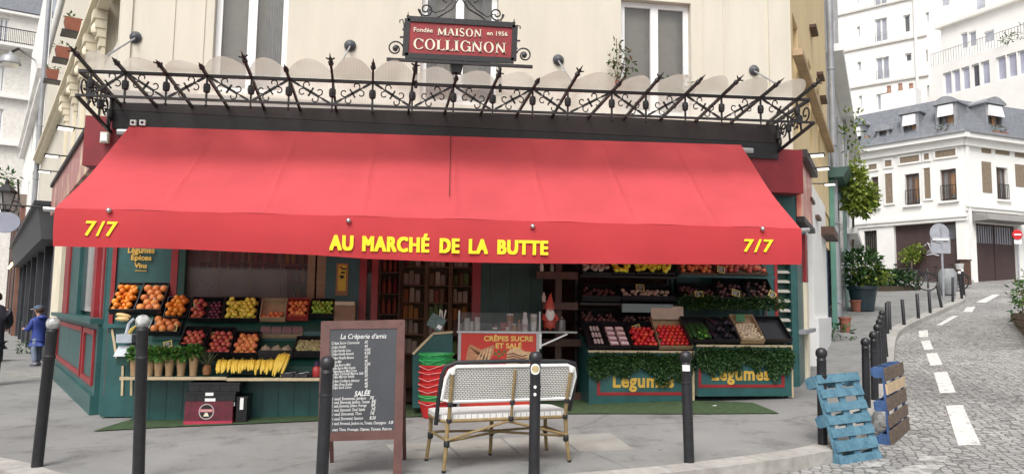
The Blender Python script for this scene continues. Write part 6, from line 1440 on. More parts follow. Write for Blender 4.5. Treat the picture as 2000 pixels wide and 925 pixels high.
for p0, p1, yb, yt, lb, kd, fl_, gr in (
    (1136, 1212, 640, 612, 'dark crate low on the rack behind the mushroom trays', 'dark', 'dark fruit in the low crate behind the mushroom trays', 'dark fruit low on the left rack'),
    (1214, 1318, 640, 612, 'dark crate low on the rack behind the tomatoes', 'dark', 'dark fruit in the low crate behind the tomatoes', 'dark fruit low on the left rack, right half'),
    (1136, 1212, 590, 566, 'dark crate on the middle shelf of the left rack, over the mushrooms', 'dark', 'dark fruit on the middle shelf over the mushrooms', 'dark fruit on the middle shelf'),
    (1214, 1318, 590, 566, 'black crate of pale heads on the middle shelf of the left rack', 'caul', 'small pale head in the middle black crate', 'pale heads on the middle shelf'),
    (1138, 1196, 538, 514, 'pale crate at the left of the top shelf, half hidden by the awning', 'caul', 'pale fruit in the top left crate below the valance', 'pale fruit on the top shelf'),
    (1198, 1240, 538, 514, 'black crate of yellow peppers in the middle of the top shelf', 'pepper', 'yellow pepper in the middle crate of the top shelf', 'yellow peppers in the middle'),
    (1242, 1318, 538, 514, 'black crate of yellow peppers at the right of the left rack', 'pepper', 'yellow pepper in the right crate of the top shelf', 'yellow peppers on the right'),
    (1330, 1400, 592, 562, 'black crate with a slate on the left of the green rack', 'dark', 'dark fruit in the left crate of the green rack', 'dark fruit on the green rack, left'),
    (1404, 1462, 592, 552, 'deep black crate in the middle of the green rack', 'dark', 'dark fruit in the middle crate of the green rack', 'dark fruit on the green rack, middle'),
    (1464, 1512, 592, 552, 'deep black crate at the right of the green rack', 'dark', 'dark fruit in the right crate of the green rack', 'dark fruit on the green rack, right'),
    (1330, 1400, 539, 514, 'brown crate top left on the green rack below the awning', 'apricot', 'pale fruit in the top left crate of the green rack', 'pale fruit on the green rack'),
    (1402, 1500, 539, 514, 'red crate top right on the green rack below the awning', 'apple', 'red fruit in the top right crate of the green rack', 'red fruit on the green rack')):
    A, B, back, up, ex = slope(p0, p1, yb - 2, YR1 - .02, YR1 + .24, yt)
    crate(lb, A, B, back, up, .08 if yb < 530 or yb > 545 else .028, bk_ if 'brown' not in lb and 'red' not in lb else mat('dim_crate', (.10, .06, .04), .7)); fill(kd, A, B, back, up, fl_, gr, 1, keep=.7, mx=22, jit=.5)
t = MB(); a, b = on_y(1214, 609, YR1 - .06), on_y(1312, 594, YR1 - .06); t.bx(a.x, b.x, YR1 - .1, YR1 - .05, a.z, b.z); tag(t.build('tray', mat('grey_teal_tray', (.16, .22, .22), .4)), 'grey green flat tray lying across the dark rack over the tomatoes', 'tray')
for p0, p1, y, lb in ((1332, 1396, 590, 'short leaf garland on the left of the green rack'), (1402, 1532, 592, 'long leaf garland along the middle shelf of the green rack')):
    t = MB(); a, b = on_y(p0, y, YR1 - .06), on_y(p1, y, YR1 - .06)
    for k in range(22): t.foliage(a.lerp(b, (k + .5)/22), (.06, .05, .085 + .02*sin(k*1.7)), 70, .05, .024)
    tag(t.build('garland', [L1, L3, L2]), lb, 'garland', 'leaf garlands')
for a in ((1365, 574, YR1 - .05, .11, .07, 'slate with a yellow frame on the left crate of the green rack', .05), (1437, 572, YR1 - .05, .11, .08, 'dark slate leaning on the middle crate of the green rack', -.25), (1508, 575, YR1 - .05, .10, .09, 'tilted slate with yellow frame at the right of the green rack', -.6), (1250, 562, YR1 + .1, .11, .09, 'square slate over the pale heads on the dark rack', 0), (1408, 526, YR1 - .05, .10, .08, 'slate hanging at the top of the green rack below the valance', -.2)): price(*a)

# ================================================================== INSIDE THE SHOP
shw = mat('shelf_wood', (.30, .19, .11), .6, .2, 4)
us = []
def shelf_unit(label, x0, x1, y, zs, m=shw, dp=.35, top=2.6):
    o = thing('shop_shelf', label, 'shelves', V(((x0 + x1)/2, y, .02)), 'shelves inside the shop')
    for x in (x0, x1 - .03): t = MB(); t.bx(x, x + .03, y, y + dp, .03, top); t.build('upright', m, o)
    for z in zs: t = MB(); t.bx(x0 + .031, x1 - .031, y + .005, y + dp, z - .025, z); t.build('shelf', m, o)
    t = MB(); t.bx(x0, x1, y + dp + .001, y + dp + .015, .03, top); t.build('back', m, o)
pk_m = [mat('packet_cream', (.70, .62, .48), .5, .25, 22, rnd=.2), mat('packet_red', (.42, .10, .07), .5, .25, 22, rnd=.25), mat('packet_green', (.22, .34, .10), .5, .25, 22, rnd=.25), mat('packet_brown', (.34, .22, .12), .5, .25, 22, rnd=.25), mat('packet_orange', (.60, .26, .06), .5, .25, 22, rnd=.2)]
PKM = {}
def packet(x, y, z, w, h, k, label, group, bottle=False):
    key = (k, bottle)
    if key not in PKM:
        t = MB()
        if bottle: t.lathe((0, 0, 0), [(.4, 0), (.42, .05), (.42, .6), (.18, .78), (.16, .95), (.2, 1)], 8)
        else: t.hexa([(-.45, -.3, 0), (.45, -.3, 0), (.45, .3, 0), (-.45, .3, 0), (-.42, -.22, .93), (.42, -.22, .93), (.42, .22, .93), (-.42, .22, .93)]); t.bx(-.40, .40, -.03, .03, .931, 1.0)
        PKM[key] = t.mesh('bottle' if bottle else 'packet', pk_m[k], V((0, 0, 0)), bottle)
    o = bpy.data.objects.new('bottle' if bottle else 'packet', PKM[key]); col.objects.link(o); o.location = (x, y, z); o.scale = (w, w, h); tag(o, label, 'bottle' if bottle else 'packet', group)
YI2 = 1.5
def XI(px, Y=YI2): return on_y(px, 600, Y).x
zs_ = [on_y(850, y, YI2).z for y in (690, 652, 622, 590, 556, 520)] + [2.45]
ua, ub, uc, ud = XI(782), XI(832), XI(879), XI(928)
for x0, x1, nm, ks in ((ua, ub, 'left', (0, 0, 4, 0)), (ub + .002, uc, 'middle', (0, 0, 2, 0)), (uc + .002, ud, 'right', (2, 0, 4, 0))):
    shelf_unit(f'brown wooden shelf unit seen through the doorway, {nm} one', x0, x1, YI2, zs_)
    for i, z in enumerate(zs_[:6]):
        x = x0 + .08; k = ks[i % 4]
        while x < x1 - .09:
            w_ = RND.uniform(.07, .095); h_ = RND.uniform(.16, .235); packet(x, YI2 + .1 + RND.uniform(0, .02), z + .001, w_, h_, k if RND.random() < .75 else RND.randrange(5), f'packet on the {nm} shelf unit inside the doorway', f'packets on the {nm} shelf unit'); x += w_ + RND.uniform(.002, .010)
# bottle racks behind the shop window and door glass
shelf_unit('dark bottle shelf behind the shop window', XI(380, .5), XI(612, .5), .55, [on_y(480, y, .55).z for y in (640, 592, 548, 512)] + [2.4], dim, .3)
for y in (592, 548, 512):
    z = on_y(480, y, .55).z; x = XI(385, .5) + .06
    while x < XI(610, .5) - .06: packet(x, .68, z + .001, .075, RND.uniform(.2, .27), RND.choice((1, 1, 3, 1, 4)), 'dark bottle on the shelf behind the shop window', 'bottles behind the shop window', True); x += RND.uniform(.085, .12)
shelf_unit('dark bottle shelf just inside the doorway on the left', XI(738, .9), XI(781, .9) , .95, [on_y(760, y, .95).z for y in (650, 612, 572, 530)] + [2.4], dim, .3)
for y in (650, 612, 572, 530):
    z = on_y(760, y, .95).z; x = XI(740, .9) + .06
    while x < XI(779, .9) - .04: packet(x, 1.05, z + .001, .07, RND.uniform(.2, .26), 1, 'dark bottle on the shelf just inside the doorway', 'bottles inside the doorway', True); x += .085
# ================================================================== BOLLARDS
silver = mat('worn_silver_paint', (.12, .12, .115), .5, .5, 22, .3, c2=(.62, .62, .60)); bolp = mat('bollard_paint', (.016, .016, .019), .38, .35, 12, .15, 60)
def bollard(base, top, label, r=.047, head=None, off=0, name='bollard', ball=True, group='ball topped bollards along the kerb', tilt_y=0, stickers=()):
    b = on_g(*base, off); b.z -= .0; tp = on_y(top[0], top[1], b.y + tilt_y); ax = (tp - b); h = ax.length; ax = ax/h
    o = thing(name, label, 'bollard', b, group)
    t = MB(); c = b - ax*.06
    if ball:
        hb = h - .105
        t.lathe(c, [(r*1.02, 0), (r, .06 + hb*.78), (r*1.1, .06 + hb*.785), (r*1.1, .06 + hb*.80), (r*.98, .06 + hb*.805), (r*.98, .06 + hb - .03), (r*1.05, .06 + hb - .025), (r*.9, .06 + hb), (r*.5, .06 + hb + .01)], 14, ax)
        t.build('shaft', bolp, o, True)
        t = MB(); t.lathe(b + ax*(h - .06), [(r*.5, -.055), (r*.8, -.048), (r*1.18, -.02), (r*1.24, .005), (r*1.1, .032), (r*.7, .053), (.004, .06)], 14, ax); t.build('ball', head or bolp, o, True)
    else:
        t.lathe(c, [(r, 0), (r, h + .05), (r*.8, h + .06)], 10, ax); t.build('shaft', bolp, o, True)
        if head: t = MB(); t.lathe(b + ax*(h - .07), [(r*1.05, 0), (r*1.05, .07), (r*.6, .085)], 10, ax); t.build('cap', head, o, True)
    for kq, (z, rad, hgt, m_) in enumerate(stickers):      # stickers wrapped on the near side
        t = MB(); p = b + ax*(h*z); f = (V((CAM.x, CAM.y, 0)) - V((p.x, p.y, 0))).normalized(); sx_ = V((-f.y, f.x, 0)); N_ = 8
        for k in range(N_):
            a0, a1 = -rad/r + 2*rad/r*k/N_, -rad/r + 2*rad/r*(k + 1)/N_; q = r + .0025 + .0012*kq
            hh = lambda a: hgt*(math.sqrt(max(0, 1 - (a*r/rad)**2)) if m_[1] else 1)
            pt = lambda a, s: p + f*(cos(a)*q) + sx_*(sin(a)*q) + ax*(s*hh(a))
            t.poly([pt(a0, -1), pt(a1, -1), pt(a1, 1), pt(a0, 1)])
        t.build('sticker', m_[0], o)
    return o
W_ = mat('white_sticker', (.75, .74, .72), .5); GO = mat('gold_sticker', (.45, .36, .17), .5, .3, 60)
bollard((72, 911), (105, 619), 'leaning bollard with a peeling silver ball at the far left kerb', head=silver)
bollard((270, 938), (279, 614), 'tall bollard with a silver ball before the left fruit stand', head=silver)
bollard((627, 968), (640, 694), 'black bollard standing in front of the menu board')
bollard((1043, 925), (1046, 685), 'black bollard with a round sticker in front of the rattan bench', stickers=((.955 - .10, .046, .046, (W_, True)), (.855, .030, .030, (GO, True)), (.71, .012, .014, (W_, True)), (.65, .012, .014, (W_, True))))
bollard((1346, 902), (1339, 684), 'black bollard with a torn white sticker before the left vegetable stall', stickers=((.845, .035, .028, (W_, False)),))
bollard((1607, 867), (1604, 678), 'black bollard behind the light blue pallet')
bollard((1693, 795), (1690, 659), 'black bollard between the two pallets')
for k, (b, t_) in enumerate((((1709, 780), (1706, 646)), ((1718, 748), (1713, 632)), ((1723, 727), (1717, 622)), ((1727, 710), (1720, 614)), ((1730, 696), (1722, 605)))):
    bollard(b, t_, ['nearest', 'second', 'middle', 'fourth', 'farthest'][k] + ' of the five overlapping black bollards in a row up the right kerb')
for b, t_, lb in (((1733, 651), (1732, 590), 'left one of the pair of thin posts at the kerb corner'), ((1738, 643), (1736, 588), 'right one of the pair of thin posts at the kerb corner'), ((1766, 634), (1762, 584), 'first thin post past the kerb corner up the right street'), ((1794, 621), (1791, 573), 'second thin post past the kerb corner up the right street'), ((1817, 611), (1814, 565), 'third thin post past the kerb corner, left of the leaning one'), ((1839, 600), (1830, 556), 'leaning thin post up the right street'), ((1861, 589), (1861, 541), 'thin post right beside the back of the parked bicycle'), ((1813, 560), (1811, 524), 'thin post before the garage, left of the parked bicycle')):
    bollard(b, t_, lb, .042, None, name='street_post', ball=False, group='thin black posts up the right street')
for b, t_, lb in (((1879, 583), (1873, 530), 'left white capped post at the end of the kerb'), ((1883, 576), (1879, 526), 'right white capped post at the end of the kerb')):
    bollard(b, t_, lb, .045, white_p, name='street_post', ball=False, group='white capped posts')
# ================================================================== MENU BOARD
def on_pl(px, py, O, n):
    d = ray(px, py); return CAM + d*((O - CAM).dot(n)/d.dot(n))
O_ = on_g(700, 934); O_ = V((O_.x, O_.y, gz(O_.x, O_.y))); lean = .16
nb_ = V((.05, -1, lean)).normalized(); brd = mat('dark_red_brown_wood', (.105, .045, .038), .45, .2, 8, .1, 40); sl8 = mat('chalkboard', (.042, .045, .052), .6, .2, 3)
mbd = thing('menu_board', 'folding chalkboard in a brown frame with a handwritten crêpe menu', 'chalkboard', O_)
def MP(px, py, o=0): return on_pl(px, py, O_, nb_) + nb_*o
def plank(mb, q, th=.028):
    P = [MP(*p) for p in q]; mb.hexa([p - nb_*th for p in P] + P)
TLo, TRo, TLi, TRi = (627, 627), (791, 624), (644, 643), (775, 641)
BLi, BRi = (641, 843), (770, 838)
for nm, q in (('left_leg', ((618, 950), (636, 950), (644.5, 643), (627, 627))), ('right_leg', ((767, 948), (784, 948), (791, 624), (775, 641))), ('top_rail', ((627.5, 626.6), (790.5, 623.6), (775, 640.5), (644, 642.5))), ('bottom_rail', ((640.5, 861), (769, 857), (770, 838.5), (641.5, 843.5)))):
    t = MB(); plank(t, q); t.build(nm.replace('left_leg', 'leg').replace('right_leg', 'leg').replace('top_rail', 'rail').replace('bottom_rail', 'rail'), brd, mbd)
t = MB(); P = [MP(*p, -.006) for p in ((640, 844), (771, 839), (776, 640), (643, 642))]; t.hexa([p - nb_*.01 for p in P] + P); bs8 = t.build('slate', sl8, mbd)
for a, b in (((787, 632), (790, 897)), ((640, 640), (645, 880))):
    p = MP(*a, -.03); q = on_g(*b) if a[0] > 700 else None
    if q is None: q = V((MP(636, 900).x, on_g(790, 897).y, 0)); q.z = gz(q.x, q.y)
    t = MB(); t.bar(p, q, .035, .022, (0, 1, 0)); t.build('rear_leg', brd, mbd)
t = MB(); chk = mat('chalk_writing', (.66, .66, .64), .9, .25, 90)
upb = (MP(700, 640) - MP(700, 840)).normalized(); hpx = 1/FPX*6.2
def cw(s, x0, x1, y, h, bold=.0, dy=0): put_text(t, s, MP(x0, y, -.005), MP(x1, y + dy, -.005), h*hpx, nb_, .003, bold, .25, up=upb)
cw("La Crêperie d'amis", 665, 755, 661, 9.5, .006, -1)
for k, (s, x1, y, pr_) in enumerate((('Crêpe Sucre Cassonade', 702, 672, '3€'), ('Crêpe Nutella', 675, 680, '4€'), ('Crêpe Nutella Coco', 685, 687, '4,50€'), ('Crêpe Nutella Amande', 691, 693.5, '4,50€'), ('Crêpe Nutella Banane', 691, 701, '5€'), ('Crêpe Miel', 667, 709, '4€'), ('Crêpe Beurre Miel', 685, 715, '4,50€'), ('Crêpe Beurre Miel Amande', 694, 721, '5€'), ('Crêpe Beurre Miel Citron', 697, 727, '5€'), ('Crêpe Caramel Beurre Salé', 710, 732, '5€'), ('Crêpe Marron Vanille', 692, 738, '5€'), ('Crêpe Confiture Abricot', 702, 746, '4€'), ('Crêpe Sirop Érable', 688, 753, '4€'), ('Crêpe Sucre Citron', 686, 759, '4€'))):
    cw(s, 648, x1, y, 5.2, .004, -1.5); cw(pr_, 712, 724 if len(pr_) > 3 else 719, y - 2.5, 5.4, .006)
cw('SALÉE', 692, 724, 773, 9.5, .02, -2)
for s, x1, y, pr_, xp in (('1 oeuf, Emmental, Jambon', 715, 781, '7€', 722), ('1 oeuf, Emmental, Jambon, Tomate', 722, 788, '8€', 726), ('1 oeuf, Emmental, Jambon, Fromage', 716, 795, '8€', 725), ('1 oeuf, Emmental, Oeuf, Salade', 713, 803, '7€', 725), ('1 oeuf, Emmental, Thon', 706, 811, '7€', 723), ('1 oeuf, Emmental, Saumon', 709, 820, '8,50', 722), ('1 oeuf, Emmental, Jambon cru, Tomate, Champignon', 754, 829, '10', 759), ('avec Thon, Fromage, Oignon, Tomate, Poivron', 765, 841, '', 0)):
    cw(s, 649, x1, y, 5.4, .006, -2)
    if pr_: cw(pr_, xp, xp + (12 if len(pr_) > 2 else 9), y - 2, 6, .01)
t.build('chalk_writing', chk, bs8)

# ================================================================== RATTAN BENCH
lb_, rb_2 = on_g(869, 921), on_g(1116, 907); exb = V((rb_2.x - lb_.x, rb_2.y - lb_.y, 0)); WB = exb.length; exb.normalize(); fv_ = (on_g(822, 905) - lb_) + (on_g(1063, 882) - rb_2); fv_.z = 0; fv_.normalize(); exb = (exb + V((fv_.y, -fv_.x, 0))*.8).normalized(); eyb = V((-exb.y, exb.x, 0))
zb0 = min(lb_.z, rb_2.z)
bench = thing('rattan_bench', 'white woven two seat café bench with bamboo legs seen from behind', 'bench', V((lb_.x, lb_.y, zb0)))
def BL_(x, y, z): return V((lb_.x, lb_.y, zb0)) + exb*x + eyb*y + V((0, 0, z))
bam = mat('bamboo_tube', (.24, .17, .075), .45, .25, 14, .1); blk = mat('black_binding', (.012, .013, .016), .5, .2, 30, .3)
def weave(name, a, b, sx, sz, mort):
    M = bpy.data.materials.new(name); M.use_nodes = True; tt = M.node_tree; N = tt.nodes; L = tt.links; bs_ = N['Principled BSDF']
    tc = N.new('ShaderNodeTexCoord'); mp = N.new('ShaderNodeMapping'); mp.inputs['Rotation'].default_value = (-pi/2 if sz else 0, 0, 0)
    br = N.new('ShaderNodeTexBrick'); br.inputs['Color1'].default_value = (*a, 1); br.inputs['Color2'].default_value = (*[q*.9 for q in a], 1); br.inputs['Mortar'].default_value = (*b, 1)
    br.inputs['Scale'].default_value = sx; br.inputs['Mortar Size'].default_value = mort; br.inputs['Brick Width'].default_value = .9; br.inputs['Row Height'].default_value = .5; br.inputs['Mortar Smooth'].default_value = .1
    L.new(tc.outputs['Object'], mp.inputs[0]); L.new(mp.outputs[0], br.inputs['Vector']); L.new(br.outputs['Color'], bs_.inputs['Base Color']); bs_.inputs['Roughness'].default_value = .5
    bp = N.new('ShaderNodeBump'); bp.inputs['Strength'].default_value = .5; bp.inputs['Distance'].default_value = .004; bp.invert = True; L.new(br.outputs['Fac'], bp.inputs['Height']); L.new(bp.outputs[0], bs_.inputs['Normal'])
    return M
wv = weave('black_white_weave', (.74, .73, .69), (.09, .09, .085), 30, True, .08); wv2 = weave('white_seat_weave', (.78, .78, .76), (.45, .45, .44), 45, False, .06)
zs8 = on_pl(1000, 783, BL_(0, .25, 0), V((0, -1, 0))).z - zb0; ztp = on_pl(1000, 711, BL_(0, -.06, 0), V((0, -1, 0))).z - zb0
SH, BT = .46, max(.80, min(.95, ztp)); DB = .50
def rrect(x0, x1, y0, y1, r, n=6):
    out = []
    for cx, cy, a0 in ((x1 - r, y1 - r, 0), (x0 + r, y1 - r, pi/2), (x0 + r, y0 + r, pi), (x1 - r, y0 + r, 3*pi/2)):
        for k in range(n + 1): a = a0 + pi/2*k/n; out.append((cx + r*cos(a), cy + r*sin(a)))
    return out
def slab(mb, P, Q):
    n = len(P); mb.poly(P); mb.poly(Q)
    for k in range(n): mb.poly([P[k], P[(k + 1) % n], Q[(k + 1) % n], Q[k]])
rs = rrect(-.06, WB + .04, .0, DB, .09)
t = MB(); slab(t, [BL_(x, y, SH - .015) for x, y in rs], [BL_(x, y, SH + .022) for x, y in rs]); t.build('seat', wv2, bench)
t = MB(); t.tube([BL_(x, y, SH - .03) for x, y in rrect(-.05, WB + .03, .0, DB, .09)], .016, 8, True); t.build('seat_frame', bam, bench, True)
def bky(z): return -.005 - (z - SH)*.22
x0_, x1_ = -.0, WB + .0
zlo_ = SH + .14
pb = [(x0_ - .02 + .05, zlo_), (x1_ + .02, zlo_), (x1_ + .05, BT - .12), (x1_ + .03, BT - .05), (x1_ - .04, BT - .02), (x0_ + .06, BT - .02), (x0_ + .0, BT - .05), (x0_ - .03, BT - .12), (x0_ - .05, zlo_ + .02)]
t = MB(); slab(t, [BL_(x, bky(z) + .006, z) for x, z in pb], [BL_(x, bky(z) - .006, z) for x, z in pb]); t.build('back_panel', wv, bench)
t = MB(); t.tube([BL_(x, bky(z), z) for x, z in pb], .017, 8, True); t.build('panel_edge', mat('white_binding', (.74, .74, .72), .5, .06, 30), bench, True)
po = [(x0_ - .08, SH - .06), (x0_ - .075, SH + .15), (x0_ - .06, BT - .10), (x0_ - .03, BT - .02), (x0_ + .05, BT + .015), (WB*.5, BT + .022), (x1_ - .05, BT + .015), (x1_ + .045, BT - .005), (x1_ + .07, BT - .08), (x1_ + .06, SH + .2), (x1_ + .04, SH + .02)]
t = MB(); t.tube([BL_(x, bky(z) + .03, z) for x, z in po], .019, 10); t.build('back_rim', blk, bench, True)
for x in (.02, WB*.52, WB - .02):
    mid = abs(x - WB*.52) < .01
    t = MB(); t.tube([BL_(x + (.02 if x > WB*.6 else 0), bky(BT - .06) - .02, BT - .05), BL_(x, bky(zlo_) - .02, zlo_), BL_(x, -.02, SH - .03)], .017 if not mid else .013, 8); t.build('back_post', bam, bench, True)
    for z in (zlo_ - .02, SH - .025): t = MB(); t.lathe(BL_(x, bky(z) - .02, z), [(.02, -.02), (.024, -.012), (.024, .012), (.02, .02)], 8); t.build('black_wrap', blk, bench, True)
    if not mid: t = MB(); t.lathe(BL_(x + (.02 if x > WB*.6 else 0), bky(BT - .06) - .02, BT - .085), [(.017, 0), (.022, .01), (.022, .05), (.017, .06)], 8); t.build('white_wrap', MATS['white_binding'], bench, True)
flx = [(-.02, DB - .04), (WB*.5, DB - .04), (WB - .02, DB - .04)]
zf = [gz(BL_(x, y, 0).x, BL_(x, y, 0).y) - zb0 for x, y in flx]
for (x, y), z in list(zip(flx, zf)) + [((.01, -.01), 0), ((WB - .01, -.01), gz(rb_2.x, rb_2.y) - zb0)]:
    e = BL_(x + (-.03 if x < .1 else .03 if x > WB*.7 else 0), y + (-.02 if y < .1 else .03), z); t = MB(); t.tube([BL_(x, y, SH - .03), BL_(x, y, .3) .lerp(e, .15), e], [.02, .018, .016], 8); lg = t.build('leg', bam, bench, True)
    t = MB(); t.lathe(BL_(x, y, .27).lerp(e, .12), [(.02, -.03), (.026, -.02), (.026, .02), (.02, .03)], 8); t.build('black_wrap', blk, lg, True); t = MB(); t.lathe(e, [(.017, 0), (.019, .02), (.017, .022)], 8); t.build('foot_cap', blk, lg, True)
for a, b in (((.0, -.02, .27), (WB*.5, .0, SH - .05)), ((WB, -.02, .27), (WB*.5, .0, SH - .05)), ((-.02, DB - .04, .27), (WB*.5, DB*.5, .29)), ((WB, DB - .04, .27), (WB*.5, DB*.5, .29)), ((.0, -.02, .26), (WB*.5, DB*.5, .28)), ((WB, -.02, .26), (WB*.5, DB*.5, .28)), ((0, 0, .27), (-.02, DB - .04, .27)), ((WB, 0, .27), (WB - .02, DB - .04, .27))):
    t = MB(); t.tube([BL_(*a), BL_(*b)], .012, 7); t.build('stretcher', bam, bench, True)

# ================================================================== CREPE CART
YK = on_g(970, 801).y; kx0, kx1 = on_y(894, 700, YK).x, on_y(1053, 700, YK).x; kz1 = on_y(970, 646, YK).z; kz0 = gz(kx0, YK) + .06
cart = thing('crepe_cart', 'stainless food cart with a red poster advertising crêpes behind the bench', 'food cart', V(((kx0 + kx1)/2, YK + .3, kz0 - .06)))
t = MB(); t.bx(kx0 + .04, kx1 - .04, YK + .012, YK + .6, kz0, kz1 - .03); t.build('body', mat('dark_cart_body', (.03, .03, .033), .5), cart)
t = MB(); t.bx(kx0 - .02, kx1 + .02, YK - .01, YK + .65, kz1 - .028, kz1); t.build('counter', steel, cart)
for x in (kx0, kx1 - .038): t = MB(); t.bx(x, x + .038, YK - .004, YK + .04, kz0 - .05, kz1 - .029); t.build('corner_post', mat('satin_aluminium', (.5, .5, .5), .35, .1, metal=.6), cart)
t = MB(); t.bx(kx0 + .04, kx1 - .04, YK, YK + .01, kz0 + .02, kz1 - .03); ps = t.build('poster', mat('red_poster', (.56, .045, .03), .4, .06, 3), cart)
t = MB(); t.bx(kx0 + .04, kx1 - .04, YK - .002, YK - .0003, kz0 + .12, kz0 + .2); t.build('navy_stripe', mat('navy_print', (.02, .03, .08), .4), ps)
pw_ = 1/FPX*(YK - CAM.y)
t = MB(); put_text(t, 'CRÊPES SUCRE', on_y(945, 665, YK - .001), on_y(1041, 665.5, YK - .001), 9.2*pw_, (0, -1, 0), .004, .03); put_text(t, 'ET SALÉ', on_y(968, 679, YK - .001), on_y(1019, 679.5, YK - .001), 9.2*pw_, (0, -1, 0), .004, .03); t.build('lettering', mat('pale_yellow_print', (.80, .55, .14), .5), ps)
crp = [mat('crepe_tan', (.46, .22, .11), .6, .35, 30), mat('crepe_brown', (.20, .08, .045), .6, .3, 30), mat('crepe_cream', (.62, .42, .24), .6, .25, 30), mat('print_leaf', (.09, .16, .03), .6, .4, 30), mat('print_red', (.40, .02, .02), .5)]
def pr2(mb, pts, k, d):
    P = [on_y(x, y, YK - d) for x, y in pts]; mb.cur = k; mb.poly(P); mb.poly([p + V((0, .001, 0)) for p in P])
t = MB()
pr2(t, ((915, 676), (920, 672), (940, 682), (966, 673), (964, 690), (950, 712), (912, 712), (910, 700)), 0, .0015)
for a in range(5): pr2(t, ((918 + a*8, 679 + a*4), (921 + a*8, 678 + a*4), (950 + a*2.5, 702 + a*2), (946 + a*2, 703 + a*2)), 1, .0028)
for a in range(4): pr2(t, ((940 + a*6, 684 - a*2.5), (943 + a*6, 682 - a*2.5), (934 + a*7, 704), (930 + a*7, 704)), 2, .0036)
pr2(t, ((990, 688), (997, 680), (1012, 678), (1026, 686), (1036, 686), (1038, 704), (1030, 712), (988, 712)), 2, .0015)
for a in range(4): pr2(t, ((989, 691 + a*5), (1003, 688 + a*5), (1018, 694 + a*4.6), (1030, 692 + a*5), (1030, 694 + a*5), (1018, 697 + a*4.6), (1003, 691 + a*5), (989, 693.5 + a*5)), 1, .0028)
for a, b in ((968, 690), (975, 686), (981, 691), (974, 695), (986, 686)): pr2(t, ((a - 4, b), (a, b - 3.4), (a + 4, b), (a, b + 3.4)), 3, .0032)
pr2(t, ((958, 700), (966, 696), (978, 700), (976, 712), (960, 712)), 4, .0022)
t.build('food_picture', crp, ps)
t = MB(); zg = on_y(970, 610, YK + .05).z; t.bx(kx0 + .02, kx1, YK + .03, YK + .036, kz1 + .001, zg); t.bx(kx0 + .02, kx0 + .026, YK + .037, YK + .5, kz1 + .001, zg - .02); t.build('glass_guard', clear, cart)
for x in (kx0 + .0, kx1 + .001): t = MB(); t.bx(x, x + .018, YK + .028, YK + .05, kz1 + .001, zg + .02); t.build('guard_post', MATS['satin_aluminium'], cart)
sx1 = on_y(1124, 650, YK + .1).x; t = MB(); t.bx(kx1 + .022, sx1, YK + .0, YK + .4, kz1 - .02, kz1 + .003); t.build('side_shelf', mat('shelf_glass_steel', (.35, .37, .35), .25, .1, metal=.4), cart)
t = MB(); a = V((kx1 + .01, YK + .02, kz1 - .19)); t.bar(a, V((sx1 - .13, YK + .02, kz1 - .03)), .02, .025, (0, 1, 0)); t.bx(kx1 + .002, kx1 + .03, YK + .005, YK + .035, kz1 - .22, kz1 - .021); t.build('shelf_bracket', white_p, cart)
for x in (kx0 + .08, kx1 - .08): t = MB(); t.lathe((x - .015, YK + .08, kz0 - .035), [(.02, 0), (.035, .006), (.035, .024), (.02, .03)], 12, (1, 0, 0)); t.build('wheel', blackp, cart, True)
def onc(px, dy=.12): p = on_y(px, 640, YK + dy); return V((p.x, p.y, kz1 + .001))
def item(name, px, dy, prof, m, label, cat, extra=(), n=12, grp=None):
    c = onc(px, dy); o = thing(name, label, cat, c, grp); t = MB(); t.lathe(c, prof, n); t.build('body', m, o, True)
    for nm, pr_, mm, z in extra: t = MB(); t.lathe(c + V((0, 0, z)), pr_, n); t.build(nm, mm, o, True)
    return o
cupm = mat('paper_cup_white', (.66, .65, .60), .5, .06, 8)
for px, h, lb in ((912, .155, 'left stack of white paper cups on the cart counter'), (921, .12, 'short middle stack of white paper cups on the cart counter'), (932, .165, 'right stack of white paper cups on the cart counter')):
    pr_ = [(.028, 0)]; z = .01
    while z < h: pr_ += [(.036, z), (.038, z + .004), (.034, z + .008)]; z += .014
    pr_ += [(.028, h)]; item('cup_stack', px, .14 + (.05 if h < .13 else 0), pr_, cupm, lb, 'cups', grp='stacks of paper cups')
lidm = mat('jar_lid_dark', (.05, .02, .02), .35); wl = mat('jar_label', (.6, .57, .5), .5, .1, 30)
item('jar', 967, .16, [(.036, 0), (.038, .01), (.038, .065), (.034, .07)], mat('jam_dark', (.10, .015, .015), .25), 'dark jam jar at the left of the jars on the cart', 'jar', (('label', [(.0385, .015), (.0385, .045)], wl, 0), ('lid', [(.037, 0), (.037, .018)], lidm, .071)))
item('jar', 983, .16, [(.04, 0), (.042, .01), (.042, .085), (.036, .09)], mat('jam_red', (.35, .04, .04), .25), 'red jar second from left on the cart', 'jar', (('lid', [(.04, 0), (.04, .02)], mat('red_lid', (.4, .04, .05), .35), .091),))
item('jar', 991, .13, [(.028, 0), (.03, .01), (.03, .05), (.026, .055)], wl, 'small white labelled jar in front of the red jar', 'jar', (('lid', [(.028, 0), (.028, .015)], mat('red_lid', (.4, .04, .05)), .056),))
item('jar', 996, .22, [(.04, 0), (.045, .01), (.045, .115), (.045, .125)], mat('red_white_tub', (.45, .25, .22), .5, .3, 30), 'tall tub at the back of the cart carrying a caramel jar', 'tub')
o = item('jar', 996, .22, [(.044, 0), (.047, .01), (.047, .07), (.043, .075)], mat('caramel_spread', (.33, .17, .07), .3), 'caramel coloured spread jar set on top of the tall tub', 'jar', (('lid', [(.045, 0), (.045, .018)], white_p, .076),)); o.location.z += .126
